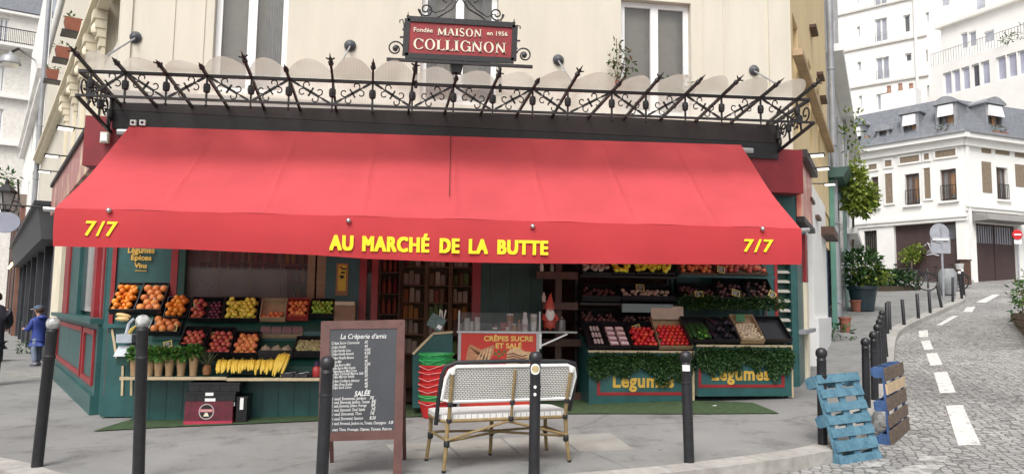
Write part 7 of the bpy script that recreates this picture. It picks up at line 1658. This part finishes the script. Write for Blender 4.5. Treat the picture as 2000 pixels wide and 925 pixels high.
item('jar', 1004, .13, [(.028, 0), (.03, .01), (.03, .07), (.026, .075)], mat('honey', (.50, .26, .06), .25), 'small honey jar with a pale lid on the cart', 'jar', (('lid', [(.028, 0), (.028, .018)], wl, .076),))
item('sauce_bottle', 1014, .15, [(.024, 0), (.026, .01), (.026, .08), (.012, .105), (.012, .115)], mat('caramel_sauce', (.30, .13, .05), .3), 'small sauce bottle with an orange cap on the cart', 'bottle', (('cap', [(.016, 0), (.018, .02), (.006, .03)], mat('orange_cap', (.6, .25, .05), .4), .116),))
pkl = mat('pink_label', (.50, .16, .2), .5, .5, 40, c2=(.70, .66, .62))
item('squeeze_bottle', 1025, .12, [(.036, 0), (.04, .01), (.04, .14), (.03, .175), (.03, .19)], white_p, 'white squeeze bottle with a shoulder and pink label on the cart', 'bottle', (('label', [(.0405, .02), (.0405, .09)], pkl, 0), ('cap', [(.028, 0), (.026, .04), (.018, .05)], white_p, .191)))
item('squeeze_bottle', 1042, .12, [(.03, 0), (.036, .01), (.043, .18), (.043, .215), (.038, .22)], white_p, 'straight sided white squeeze bottle at the right end of the cart', 'bottle', (('label', [(.0425, .12), (.0435, .18)], mat('green_pink_label', (.3, .4, .2), .5, .5, 40, c2=(.70, .55, .55)), 0),))
# garden gnome and bell jar on the side shelf
gp_ = on_y(1073, 645, YK + .18); gp_.z = kz1 + .004; gn = thing('garden_gnome', 'garden gnome with a white beard and tall red pointed hat on the cart shelf', 'gnome', gp_)
rd = mat('gnome_red', (.42, .06, .04), .45, .25, 12); wt = mat('gnome_white', (.68, .64, .6), .6, .1, 12); sk = mat('gnome_face', (.52, .28, .2), .5)
t = MB(); t.lathe(gp_, [(.055, 0), (.075, .02), (.085, .10), (.075, .19), (.05, .24), (.04, .26)], 14, sy=.85); t.build('coat', rd, gn, True)
t = MB(); t.ball(gp_ + V((0, -.01, .275)), .055, 12, 9); t.ball(gp_ + V((0, -.068, .27)), .015, 8, 6); t.build('head', sk, gn, True)
t = MB(); t.lathe(gp_ + V((0, -.045, .08)), [(.004, 0), (.04, .05), (.062, .12), (.06, .17), (.03, .2)], 12, sy=.55); t.build('beard', wt, gn, True)
t = MB(); t.tube([gp_ + V((0, 0, .29)), gp_ + V((0, 0, .33)), gp_ + V((.005, 0, .40)), gp_ + V((.012, 0, .46)), gp_ + V((.02, 0, .50))], [.072, .066, .04, .02, .004], 12); t.build('hat', rd, gn, True)
for q in (-1, 1):
    t = MB(); t.tube([gp_ + V((.07*q, -.01, .21)), gp_ + V((.095*q, -.05, .15)), gp_ + V((.05*q, -.085, .13))], [.026, .024, .018], 8); t.build('arm', rd, gn, True)
    t = MB(); t.ball(gp_ + V((.035*q, -.05, .022)), .03, 8, 6, (1, 1.5, .75)); t.build('boot', blackp, gn, True)
    t = MB(); t.ball(gp_ + V((.022*q, -.06, .292)), .006, 6, 5); t.build('eye', blackp, gn, True)
bj = on_y(1097, 645, YK + .18); bj.z = kz1 + .004; o = thing('bell_jar', 'clear glass bell jar beside the gnome on the cart shelf', 'bell jar', bj)
t = MB(); t.lathe(bj, [(.055, 0), (.055, .12), (.045, .15), (.02, .165), (.012, .17)], 16); t.build('dome', glass('bell_glass', (.4, .4, .4), .82, .03), o, True); t = MB(); t.ball(bj + V((0, 0, .18)), .013, 8, 6); t.build('knob', clear, o, True)
# brown wooden cross-shelved stand
YW = -.34; wx = on_y(1091, 600, YW).x; o = thing('wooden_stand', 'dark brown wooden stand with three crosswise shelves behind the cart', 'stand', V((wx, YW, gz(wx, YW))))
t = MB(); t.bx(wx - .045, wx + .045, YW, YW + .09, gz(wx, YW) - .01, on_y(1091, 505, YW).z); t.build('post', darkwood, o)
for y, x0, x1 in ((538, 1046, 1126), (597, 1058, 1126), (668, 1058, 1134), (772, 1060, 1140)):
    z = on_y(1091, y, YW).z; a, b = on_y(x0, y, YW).x, on_y(x1, y, YW).x; t = MB(); t.bx(a, b, YW - .09, YW - .002, z - .05, z + .05); t.build('shelf', darkwood, o)
for px, py, lb, mm in ((1058, 528, 'pale glass bottle on the left of the top shelf of the brown stand', wl), (1078, 526, 'clear glass bottle in the middle of the brown stand', mat('pale_green_glass', (.2, .25, .2), .2)), (1062, 588, 'small pale jar on the middle shelf of the brown stand', wl)):
    p = on_y(px, py, YW - .05); p.z = on_y(1091, 538 if py < 560 else 597, YW).z + .051; t = MB(); t.lathe(p, [(.025, 0), (.028, .01), (.028, .08), (.012, .11), (.012, .13)], 10); tag(t.build('bottle', mm, None, True), lb, 'bottle')
# sloping green stand with the menu slates by the doorway
YQ = YK + .05; o = thing('sloped_stand', 'small teal stand with a sloping pale edged side left of the crêpe cart', 'stand', on_y(850, 790, YQ))
P = [on_y(x, y, YQ) for x, y in ((806, 692), (846, 652), (884, 649), (884, 796), (806, 796))]; Q = [p + V((0, .5, 0)) for p in P]
t = MB(); slab(t, P, Q); t.build('side', green, o)
t = MB(); 
for a, b in ((0, 1), (1, 2)): t.bar(P[a] + V((0, -.01, .008)), P[b] + V((0, -.01, .008)), .03, .03, (0, 1, 0))
t.build('edge', woodedge, o)
p = on_y(852, 632, YQ + .06); o = thing('card_rack', 'tilted grey green card box with a white label on the small teal stand', 'rack', p)
exq = V((cos(-.5), 0, sin(-.5))); ezq = V((sin(.5), .2, cos(.5))).normalized()
t = MB(); t.obox(p + V((0, 0, .02)), exq*.10, ezq*.09, V((0, .05, 0))); t.build('box', mat('teal_grey_card', (.10, .16, .15), .6, .4, 20), o)
t = MB(); q = on_y(858, 638, YQ + .0); t.obox(q, exq*.03, ezq*.025, V((0, .004, 0))); t.build('label', white_p, o)
for k, (a, b) in enumerate((((858, 626), (860, 604)), ((864, 625), (863, 606)), ((866, 626), (871, 605)))): t = MB(); t.tube([on_y(*a, YQ + .09), on_y(*b, YQ + .09)], .010, 7); t.build('paper_roll', cupm, o, True)
# stacked shopping baskets
bx_c = on_g(853, 802); rdb = mat('red_basket_plastic', (.46, .018, .02), .35, .15, 8); gnb = mat('green_basket_plastic', (.02, .26, .07), .35, .15, 8); wire = mat('pale_wire', (.55, .20, .18), .4)
Yb_ = YQ - .42; bx_c.x = on_y(853, 750, Yb_).x; zt_b = on_y(853, 691, Yb_).z; zb_b = gz(bx_c.x, Yb_); nbk = 9; stp = (zt_b - zb_b - .2)/(nbk - 1); ww = (on_y(889, 700, Yb_).x - on_y(817, 700, Yb_).x)/2
names = ['lowest', 'second lowest', 'third lowest', 'fourth lowest', 'middle', 'fourth from the top', 'third from the top', 'second from the top', 'topmost']
for k in range(nbk):
    g = k in (nbk - 1, nbk - 2, 1); c = V((bx_c.x + RND.uniform(-.006, .006), Yb_ + ww*.7, zb_b + .004 + stp*k)); o = thing('shopping_basket', f"{'green' if g else 'red'} shopping basket, {names[k]} in the stack beside the teal stand", 'basket', c, 'stacked shopping baskets')
    t = MB(); t.lathe(c, [(ww*.72, 0), (ww*.93, .17), (ww*.98, .175), (ww, .185), (ww, .2), (ww*.93, .2), (ww*.9, .18), (ww*.7, .012)], 4*6, sy=.72); t.build('body', gnb if g else rdb, o, True)
    t = MB(); q = RND.uniform(.0, .03); t.tube([c + V((-ww*.98, -.1, .19)), c + V((-ww*.5, -ww*.70, .172 - q)), c + V((ww*.4, -ww*.73, .19 + q)), c + V((ww*.98, -.1, .2))], .0045, 5); t.build('handle', wire if not g else MATS['green_basket_plastic'], o)
# framed poster and parcel by the doorway
p0, p1 = on_y(655, 576, -.03), on_y(681, 514, -.03); o = thing('framed_poster', 'narrow yellow poster in a wooden frame on the green pilaster', 'poster', V(((p0.x + p1.x)/2, -.03, p0.z)))
t = MB(); t.bx(p0.x, p1.x, -.04, -.022, p0.z, p1.z); t.build('frame', mat('oak_frame', (.28, .15, .06), .5, .2, 8), o)
t = MB(); t.bx(p0.x + .03, p1.x - .03, -.044, -.0405, p0.z + .06, p1.z - .025); t.build('print', mat('yellow_print', (.58, .42, .03), .5, .15, 6), o)
t = MB(); cx_ = (p0.x + p1.x)/2
for dx, z, s_ in ((-.02, .38, .022), (.02, .36, .03), (.01, .31, .028), (-.005, .26, .03), (.0, .24, .022)): t.cur = 1 if dx < -.01 else 0; t.bx(cx_ + dx - s_, cx_ + dx + s_, -.0455, -.0441, p0.z + z - .012, p0.z + z + .014)
t.build('figures', [blackp, redp], o)
p = on_y(672, 621, YU1 - .2); o = thing('parcel', 'kraft box with a pale folded top at the right end of the fruit stand', 'box', p); a, b = on_y(652, 621, YU1 - .2), on_y(694, 596, YU1 - .2)
t = MB(); t.bx(a.x, b.x, a.y, a.y + .25, a.z - .15, b.z); t.build('box', mat('kraft_box', (.22, .13, .08), .8, .15, 8), o); t = MB(); t.bx(a.x + .01, b.x - .01, a.y - .02, a.y + .27, b.z + .002, b.z + .05); t.build('folded_top', mat('pale_paper', (.50, .42, .30), .8, .1, 8), o)
c = on_g(1395, 794); t = MB(); t.poly([c + V(q) for q in ((-.03, -.01, .016), (.02, -.02, .018), (.035, .015, .026), (-.01, .02, .017))]); t.poly([c + V(q) for q in ((-.03, -.01, .0145), (.02, -.02, .0165), (.035, .015, .0245), (-.01, .02, .0155))]); tag(t.build('paper_scrap', white_p), 'crumpled white paper scrap on the green matting', 'litter')

# ================================================================== PALLETS
pb1 = mat('light_blue_paint_wood', (.045, .12, .18), .75, .35, 11, .4, 40, c2=(.11, .235, .30), detail=8); pb2 = mat('deep_blue_paint_wood', (.03, .075, .19), .65, .35, 7, .3, 40); pbr = mat('weathered_brown_wood', (.125, .09, .065), .8, .35, 9, .4, 40, stretch=(1, 1, 5)); ppl = mat('fresh_pine', (.50, .37, .23), .7, .15, 6)
b0, b1 = on_g(1641, 907, ROADZ), on_g(1722, 894, ROADZ); t0, t1 = on_y(1594, 735, b0.y + .30), on_y(1675, 728, b1.y + .30)
pal = thing('pallet', 'light blue wooden pallet leaning on the kerb against a black bollard', 'pallet', b0, 'blue pallets')
nrm = (b1 - b0).cross(t0 - b0).normalized(); nrm = nrm if nrm.y < 0 else -nrm; upp = ((t0 - b0) + (t1 - b1)).normalized()
for k, u in enumerate((.04, .19, .34, .48, .63, .79, .965)):
    a, b = b0.lerp(t0, u), b1.lerp(t1, u); t = MB(); t.bar(a + V((0, 0, .004*(k % 2))), b, .085 if k != 1 else .105, .02, nrm); t.build('slat', pb1, pal)
for k, u in enumerate((.06, .5, .94)):
    a, b = b0.lerp(b1, u), t0.lerp(t1, u); t = MB(); t.bar(a - nrm*.022, b - nrm*.022, .09, .02, nrm); t.build('runner', pb1, pal)
    for v in (.06, .5, .95): t = MB(); c = a.lerp(b, v) - nrm*.078; t.obox(c, (b1 - b0).normalized()*.045, upp*.06, nrm*.044); t.build('block', pb1, pal)
for u in (.06, .5, .95):
    a, b = b0.lerp(t0, u) - nrm*.133, b1.lerp(t1, u) - nrm*.133; t = MB(); t.bar(a - (b - a)*.02, b, .09, .02, nrm); t.build('base_board', pb1, pal)
q0, q1 = on_g(1741, 869, ROADZ), on_g(1776, 838, ROADZ); u0, u1 = on_y(1728, 718, q0.y + .10), on_y(1762, 706, q1.y + .10)
pal2 = thing('pallet', 'dark blue and weathered brown pallet standing on edge behind the light blue one', 'pallet', q0, 'blue pallets')
n2 = (q1 - q0).cross(u0 - q0).normalized(); n2 = n2 if n2.dot(CAM - q0) > 0 else -n2; up2 = ((u0 - q0) + (u1 - q1)).normalized()
for k, (u, h, mm) in enumerate(((.09, .15, pbr), (.30, .12, pbr), (.52, .14, pbr), (.715, .11, ppl), (.91, .14, pbr))):
    a, b = q0.lerp(u0, u), q1.lerp(u1, u); t = MB(); t.bar(a, b, h, .02, n2); t.build('slat', mm, pal2)
for k, v in enumerate((.04, .5, .96)):
    a, b = q0.lerp(q1, v), u0.lerp(u1, v); t = MB(); t.bar(a - n2*.022, b - n2*.022, .08, .02, n2); t.build('runner', pb2, pal2)
    for u in (.06, .5, .94): t = MB(); c = a.lerp(b, u) - n2*.078; t.obox(c, (q1 - q0).normalized()*.04, up2*.055, n2*.044); t.build('block', pb2, pal2)
for u in (.05, .5, .95):
    a, b = q0.lerp(u0, u) - n2*.133, q1.lerp(u1, u) - n2*.133; t = MB(); t.bar(a, b, .09, .02, n2); t.build('base_board', pb2, pal2)

# ================================================================== SIGNS AND BICYCLES UP THE STREET
gm = mat('grey_sign_back', (.33, .34, .38), .45, .15, 5)
b = on_g(1843, 583); dep = (b - CAM).dot(FW); o = thing('road_sign', 'road sign seen from behind, round plate over a square one, before the garage', 'road sign', b)
def dp(px, py): return at(px, py, dep)
fwd = FH
t = MB(); t.tube([b, dp(1838, 445)], .035, 8); t.build('post', gm, o)
t = MB(); c = dp(1835, 455); t.lathe(c + fwd*.02, [(.01, 0), (.33, .002), (.335, .015), (.33, .02), (.01, .021)], 24, -fwd); t.build('round_plate', gm, o)
t = MB(); c = dp(1837, 478); t.obox(c, R0*.33, V((0, 0, .29)), fwd*.012); t.build('square_plate', gm, o)
t = MB()
for y in (466, 468.5): t.obox(dp(1836, y) - fwd*.03, R0*.28, V((0, 0, .018)), fwd*.015)
t.build('clamp', white_p, o)
b = on_g(1990, 560); dep = (b - CAM).dot(FW); o = thing('no_entry_sign', 'small red and white no entry sign at the right edge by the brown gate', 'road sign', b)
t = MB(); t.tube([b, dp(1988, 446)], .03, 8); t.build('post', gm, o); c = dp(1986, 458); t = MB(); t.lathe(c - fwd*.035, [(.01, -.01), (.20, -.008), (.205, 0), (.20, .008), (.01, .01)], 20, -fwd, sx=1); t.build('disc', mat('sign_red', (.55, .02, .03), .4), o); t = MB(); t.obox(c - fwd*.052, R0*.14, V((0, 0, .03)), fwd*.004); t.build('bar', white_p, o)
t = MB(); c = dp(1987, 472); t.obox(c - fwd*.035, R0*.15, V((0, 0, .09)), fwd*.006); t.build('lower_plate', white_p, o)
tyre = mat('tyre_rubber', (.015, .015, .016), .7); bike_m = mat('bicycle_black', (.02, .02, .022), .4)
def bicycle(p, ang, label, fm, basket=False):
    o = thing('bicycle', label, 'bicycle', p); f = V((cos(ang), sin(ang), 0)); s = V((-f.y, f.x, 0)); z = V((0, 0, 1)); r = .34
    hub = [p + z*r + f*(-.52), p + z*r + f*.52]
    for h in hub:
        t = MB(); t.tube([h + f*(r*cos(a*pi/14)) + z*(r*sin(a*pi/14)) for a in range(28)], .024, 6, True); w = t.build('wheel', tyre, o, True)
        t = MB()
        for a in range(9): t.tube([h - f*(r*cos(a*pi/9)) - z*(r*sin(a*pi/9)), h + f*(r*cos(a*pi/9)) + z*(r*sin(a*pi/9))], .004, 3)
        t.build('spokes', steel, w); t = MB(); t.tube([h + f*((r + .045)*cos(a*pi/14 + .2)) + z*((r + .045)*sin(a*pi/14 + .2)) for a in range(13)], .018, 5); t.build('mudguard', fm, w)
    bb_, st, hd = p + z*.3 + f*-.08, p + z*.82 + f*-.22, p + z*.86 + f*.36; t = MB()
    for a, b in ((bb_, st), (st - z*.08, hd - z*.06), (bb_, hd - z*.14), (bb_, hub[0]), (st - z*.1, hub[0]), (hd, hub[1])): t.tube([a, b], .018, 6)
    t.build('frame', fm, o); t = MB(); t.ball(st + z*.12, .09, 8, 6, (1.3, .8, .4)); t.tube([st, st + z*.1], .014, 6); t.build('saddle', blackp, o, True)
    t = MB(); t.tube([hd, hd + z*.14], .014, 6); t.tube([hd + z*.15 + s*.28 - f*.12, hd + z*.16 + s*.12, hd + z*.16 - s*.12, hd + z*.15 - s*.28 - f*.12], .014, 6); t.build('handlebar', blackp, o)
    t = MB(); t.lathe(bb_ - s*.03, [(.09, 0), (.09, .01)], 12, s); t.tube([bb_ + s*.07, bb_ + s*.08 - z*.17], .012, 5); t.tube([bb_ - s*.07, bb_ - s*.08 + z*.17], .012, 5); t.build('crank', steel, o)
    if basket: t = MB(); t.lathe(hd + f*.22 + z*.05, [(.12, -.1), (.16, .12), (.15, .12), (.11, -.08)], 10); t.build('basket', mat('white_basket', (.55, .55, .55), .5), o)
bicycle(on_g(1762, 560), -.15 - PSI, 'dark bicycle parked behind the low shrubs before the garage', bike_m)
bicycle(on_g(1842, 567), -.75, 'dark bicycle with a pale basket parked at the round backed road sign', bike_m, True)
t = MB(); c = on_g(1852, 576); t.lathe(c, [(.22, .02), (.30, .25), (.30, .8), (.2, .95)], 12); tag(t.build('covered_bin', mat('grey_cover', (.25, .26, .27), .6, .3, 3), None, True), 'grey bagged bin standing among the parked bicycles', 'bin')
t = MB(); c = on_g(1882, 556); t.obox(c + V((0, 0, .5)), R0*.22, FH*.2, V((0, 0, .5))); t.obox(c + V((0, 0, 1.04)), R0*.25, FH*.23, V((0, 0, .03))); tag(t.build('utility_box', darkwood), 'brown utility box on the corner of the slate roofed house', 'box')
# planter at the right edge
c = on_g(1990, 655, ROADZ); o = thing('street_planter', 'wooden street planter with mixed shrubs at the right edge of the road', 'planter', c); d1, d2 = cdir(.45, -.9), cdir(.9, .4)
pc_ = on_g(1974, 622, ROADZ); dd = on_g(2010, 668, ROADZ); d1 = (dd - pc_); d1.z = 0; Lq = d1.length*1.3; d1.normalize(); d2 = V((-d1.y, d1.x, 0)); d2 = d2 if d2.dot(R0) > 0 else -d2
cc = pc_ + d1*Lq/2 + d2*.5; cc.z = gz(cc.x, cc.y) + ROADZ - .07
for k in range(3): t = MB(); t.obox(cc + V((0, 0, .12 + .17*k)), d1*(Lq/2 + .008*(k % 2)), d2*(.5 + .008*(k % 2)), V((0, 0, .08))); t.build('board', mat('planter_wood', (.20, .13, .08), .8, .25, 5, .3), o)
t = MB()
for k in range(8):
    u = (k + .5)/8; t.foliage(cc + d1*(Lq*(u - .5)) + d2*RND.uniform(-.3, .2) + V((0, 0, .95 + .25*sin(k*2.1))), (.5, .5, .55), 150, .15, .06)
t.build('shrubs', [L1, L2, L5], o)
t = MB(); t.foliage(cc - d1*(Lq*.35) + V((0, 0, 1.25)), (.4, .4, .3), 90, .14, .05); t.build('russet_shrub', [L5, L4, L2], o)
t = MB()
for k in range(14): t.tube([cc + d1*RND.uniform(-.8, .8) + d2*RND.uniform(-.45, .2) + V((0, 0, .5)), cc + d1*RND.uniform(-.8, .8) + d2*RND.uniform(-.5, .2) + V((0, 0, 1.1))], .012, 5)
t.build('stems', bark, o)

# ================================================================== PEOPLE
def skin(name, verts, edges, rad, mats, parent, sub=2, root=0):
    off = ROOT.get(parent.name, V()); me = bpy.data.meshes.new(name); me.from_pydata([v - off for v in verts], edges, []); o = bpy.data.objects.new(name, me); col.objects.link(o)
    sm = o.modifiers.new('s', 'SKIN'); sm.use_smooth_shade = True
    for i, r in enumerate(rad):
        r = r if isinstance(r, tuple) else (r, r); me.skin_vertices[0].data[i].radius = r
    me.skin_vertices[0].data[root].use_root = True
    o.modifiers.new('u', 'SUBSURF').levels = sub; o.modifiers['u'].render_levels = sub
    bpy.context.view_layer.update(); me2 = bpy.data.meshes.new_from_object(o.evaluated_get(bpy.context.evaluated_depsgraph_get())); me2.name = name
    bpy.data.objects.remove(o); me2.materials.clear()
    for q in (mats if isinstance(mats, (list, tuple)) else [mats]): me2.materials.append(q)
    for p in me2.polygons: p.use_smooth = True
    o = bpy.data.objects.new(name, me2); col.objects.link(o); o.parent = parent; ROOT[o.name] = off; return o
flesh = mat('skin', (.50, .29, .21), .5, .08, 8)
def person(label, base, H, f, arms, legs, jacket, trousers, shoes, hairm, cap=None, hood=False, lean=0.0, child=False, nod=0.0):
    f = f.normalized(); s = V((-f.y, f.x, 0)); z = V((0, 0, 1)); o = thing('person', label, 'person', base)
    hh = .155 if child else .13                         # head height
    P = lambda a, b, c: base + (f*(a + lean*max(0, c - .5)) + s*b + z*c)*H
    hip, sh = (.47, .76) if child else (.52, .81); sw = .115 if child else .118
    vs = [P(0, 0, hip), P(.0, 0, hip + .12), P(.0, 0, sh - .03), P(.0, 0, sh + .035), P(.008, 0, sh + .075), P(.012 + nod*.3, 0, sh + .11), P(.022 + nod, 0, 1 - hh*.5), P(.02 + nod, 0, 1 - hh*.13)]
    es = [(0, 1), (1, 2), (2, 3), (3, 4), (4, 5), (5, 6), (6, 7)]; rd_ = [(.075, .06), (.07, .055), (.085, .06), .035, .03, .045, hh*.42, hh*.33]
    def limb(pts, rr, start):
        i = start
        for p, r in zip(pts, rr): vs.append(p); rd_.append(r); es.append((i, len(vs) - 1)); i = len(vs) - 1
    for q, (el, ha) in zip((1, -1), arms):
        S_ = P(0, sw*q, sh - .01); limb([S_, P(*el), P(*[el[k]*.15 + ha[k]*.85 for k in range(3)]), P(*ha)], [.034, .027, .02, .016], 2)
        hi = len(vs) - 1; pw = P(*ha); d = (P(*ha) - P(*el)).normalized(); g = 1.0
        for k in range(4): limb([pw + d*(.028*H) + s*((k - 1.5)*.011*H), pw + d*((.050 + (.007 if k in (1, 2) else 0))*H) + s*((k - 1.5)*.013*H) - z*.008*H], [.0065, .0045], hi)
        limb([pw + d*.012*H + z*.018*H, pw + d*.032*H + z*.022*H], [.0065, .005], hi)
    def fixlegs():
        for q, (kn, an) in zip((1, -1), legs):
            limb([P(.0, .052*q, hip - .03), P(*kn), P(*an), P(an[0] + .06, an[1], .018)], [.06, .04, .027, .02], 0)
    fixlegs()
    skin('body', vs, es, [tuple(x*H for x in r) if isinstance(r, tuple) else r*H for r in rd_], flesh, o)
    # clothes over the body
    v2 = [P(0, 0, hip - .03), P(0, 0, hip + .12), P(0, 0, sh - .03), P(0, 0, sh + .03), P(0, 0, sh + .062), P(0, 0, hip - .05)]; e2 = [(0, 1), (1, 2), (2, 3), (3, 4), (0, 5)]; r2 = [(.118, .095), (.105, .085), (.118, .09), (.10, .08), (.052, .05), (.118, .098)]
    for q, (el, ha) in zip((1, -1), arms):
        i = len(v2); v2 += [P(0, sw*q*1.05, sh - .012), P(*el), P(*[el[k]*.12 + ha[k]*.88 for k in range(3)])]; e2 += [(2, i), (i, i + 1), (i + 1, i + 2)]; r2 += [.052, .043, .034]
    skin('jacket', v2, e2, [tuple(x*H for x in r) if isinstance(r, tuple) else r*H for r in r2], jacket, o)
    if hood: t = MB(); t.ball(P(-.055, 0, sh + .045), .07*H, 12, 8, (1, 1.1, .55)); t.build('hood', jacket, o, True)
    v3 = [P(0, 0, hip + .06), P(0, 0, hip - .01)]; e3 = [(0, 1)]; r3 = [(.09*H, .075*H), (.1*H, .08*H)]
    for q, (kn, an) in zip((1, -1), legs):
        i = len(v3); v3 += [P(0, .055*q, hip - .08), P(*kn), P(an[0], an[1], an[2] + .01)]; e3 += [(1, i), (i, i + 1), (i + 1, i + 2)]; r3 += [.056*H, .05*H, .043*H]
    skin('trousers', v3, e3, r3, trousers, o)
    for q, (kn, an) in zip((1, -1), legs):
        c = P(an[0] + .03, an[1], .028); t = MB(); t.tube([P(an[0] - .045, an[1], .03), P(an[0] - .02, an[1], .035), P(an[0] + .03, an[1], .03), P(an[0] + .075, an[1], .02), P(an[0] + .095, an[1], .016)], [.02*H, .034*H, .034*H, .026*H, .01*H], 8); t.build('shoe', shoes, o, True)
    hc = P(.022 + nod, 0, 1 - hh*.5); hs_ = hh*H
    t = MB(); t.ball(hc + f*(-.10*hs_) + z*(.1*hs_), .47*hs_, 14, 9, (1, 1, .95)); t.build('hair', hairm, o, True)
    t = MB()
    for q in (-1, 1): t.ball(hc + f*(.37*hs_) + s*(.16*hs_*q) + z*.02*hs_, .05*hs_, 8, 6)
    t.build('eyes', blackp, o, True)
    t = MB(); t.tube([hc + f*(.40*hs_) + z*.03*hs_, hc + f*(.50*hs_) - z*.10*hs_, hc + f*(.40*hs_) - z*.13*hs_], [.04*hs_, .07*hs_, .04*hs_], 7)
    for q in (-1, 1): t.ball(hc + s*(.42*hs_*q) - f*.02*hs_ - z*.03*hs_, .10*hs_, 8, 6, (.6, .6, 1.2))
    t.build('nose_and_ears', flesh, o, True)
    t = MB(); t.tube([hc + f*(.37*hs_) + s*(.10*hs_*q) - z*.24*hs_ for q in (-1, 0, 1)], .022*hs_, 6); t.build('mouth', mat('lips', (.35, .12, .1), .5), o, True)
    if cap:
        t = MB(); t.lathe(hc + z*.12*hs_ - f*.03*hs_, [(.50*hs_, 0), (.51*hs_, .10*hs_), (.44*hs_, .27*hs_), (.26*hs_, .40*hs_), (.02*hs_, .44*hs_)], 14); cp = t.build('cap', cap[0], o, True)
        t = MB(); a = hc + z*.13*hs_; n = 8
        Pn = [a + f*(.40*hs_) + s*(.42*hs_*(2*k/n - 1)) - f*(.16*hs_*abs(2*k/n - 1)) for k in range(n + 1)]; Qn = [a + f*((.95 - .28*(2*k/n - 1)**2)*hs_) + s*(.36*hs_*(2*k/n - 1)) - z*.07*hs_ for k in range(n + 1)]
        slab(t, Pn + Qn[::-1], [p + z*.035*hs_ for p in Pn + Qn[::-1]]); t.build('peak', cap[1], cp)
    return o
bb0 = on_g(71, 714); Hb = (on_y(64, 596, bb0.y).z - bb0.z)
blue_j = mat('blue_jacket', (.025, .05, .24), .6, .2, 8, .2, 60); jean = mat('grey_blue_jeans', (.16, .20, .27), .8, .2, 14, .2, 60); navyc = mat('grey_navy_cap', (.06, .09, .14), .7, .15, 10)
person('small boy in a blue hooded jacket and cap reaching out beside the dark shop', bb0, Hb, (-R0*.95 + FH*.25), (((.07, .13, .60), (.17, .12, .61)), ((.06, -.15, .61), (.17, -.13, .62))), (((.02, .05, .26), (-.015, .05, .045)), ((.05, -.055, .26), (.03, -.06, .045))), blue_j, jean, mat('grey_shoes', (.13, .14, .17), .6), mat('brown_hair', (.09, .05, .03), .7, .2, 30), (navyc, mat('pale_peak', (.55, .56, .58), .6)), True, .04, True)
ab = on_g(-22, 752); 
person('adult in a dark coat pushing a buggy, mostly cut off by the left edge', ab, 1.66, (-R0*.55 + FH*.85), (((.08, .14, .66), (.19, .11, .60)), ((.08, -.14, .66), (.19, -.11, .60))), (((.05, .05, .28), (.02, .05, .045)), ((.0, -.05, .28), (-.06, -.05, .05))), mat('dark_navy_coat', (.014, .016, .026), .7, .2, 8, .2, 60), mat('dark_trousers', (.02, .02, .024), .8), blackp, mat('dark_hair', (.03, .02, .015), .6, .2, 30), None, False, .05)
# buggy
fb_ = (-R0*.55 + FH*.85).normalized(); sb_ = V((-fb_.y, fb_.x, 0)); b = on_g(2, 706); o = thing('buggy', 'black pushchair at the left edge, only a wheel and its frame in view', 'pushchair', b)
for q in (0, .45):
    for g in (0, .62):
        c = b + sb_*q + fb_*g*.9 + V((0, 0, .13)); c.z = gz(c.x, c.y) + .13; t = MB(); t.tube([c + fb_*(.11*cos(a*pi/10)) + V((0, 0, .11*sin(a*pi/10))) for a in range(20)], .02, 6, True); w = t.build('wheel', tyre, o, True); t = MB(); t.lathe(c - sb_*.012, [(.02, 0), (.06, .004), (.06, .02), (.02, .024)], 12, sb_); t.build('hub', steel, w)
z = V((0, 0, 1)); t = MB()
for q in (0, .45): t.tube([b + sb_*q + fb_*.56 + z*.14, b + sb_*q + fb_*.05 + z*.75, b + sb_*q - fb_*.18 + z*1.0], .014, 6); t.tube([b + sb_*q + z*.14, b + sb_*q + fb_*.3 + z*.5], .014, 6)
t.tube([b - fb_*.18 + z*1.0, b + sb_*.45 - fb_*.18 + z*1.0], .018, 6); t.build('frame', bike_m, o)
t = MB(); t.hexa([b + sb_*a + fb_*c_ + z*d for a, c_, d in ((.04, .1, .40), (.41, .1, .40), (.41, .55, .36), (.04, .55, .36), (.04, .02, .75), (.41, .02, .75), (.41, .55, .5), (.04, .55, .5))]); t.build('seat', mat('buggy_cloth', (.02, .02, .024), .8), o)
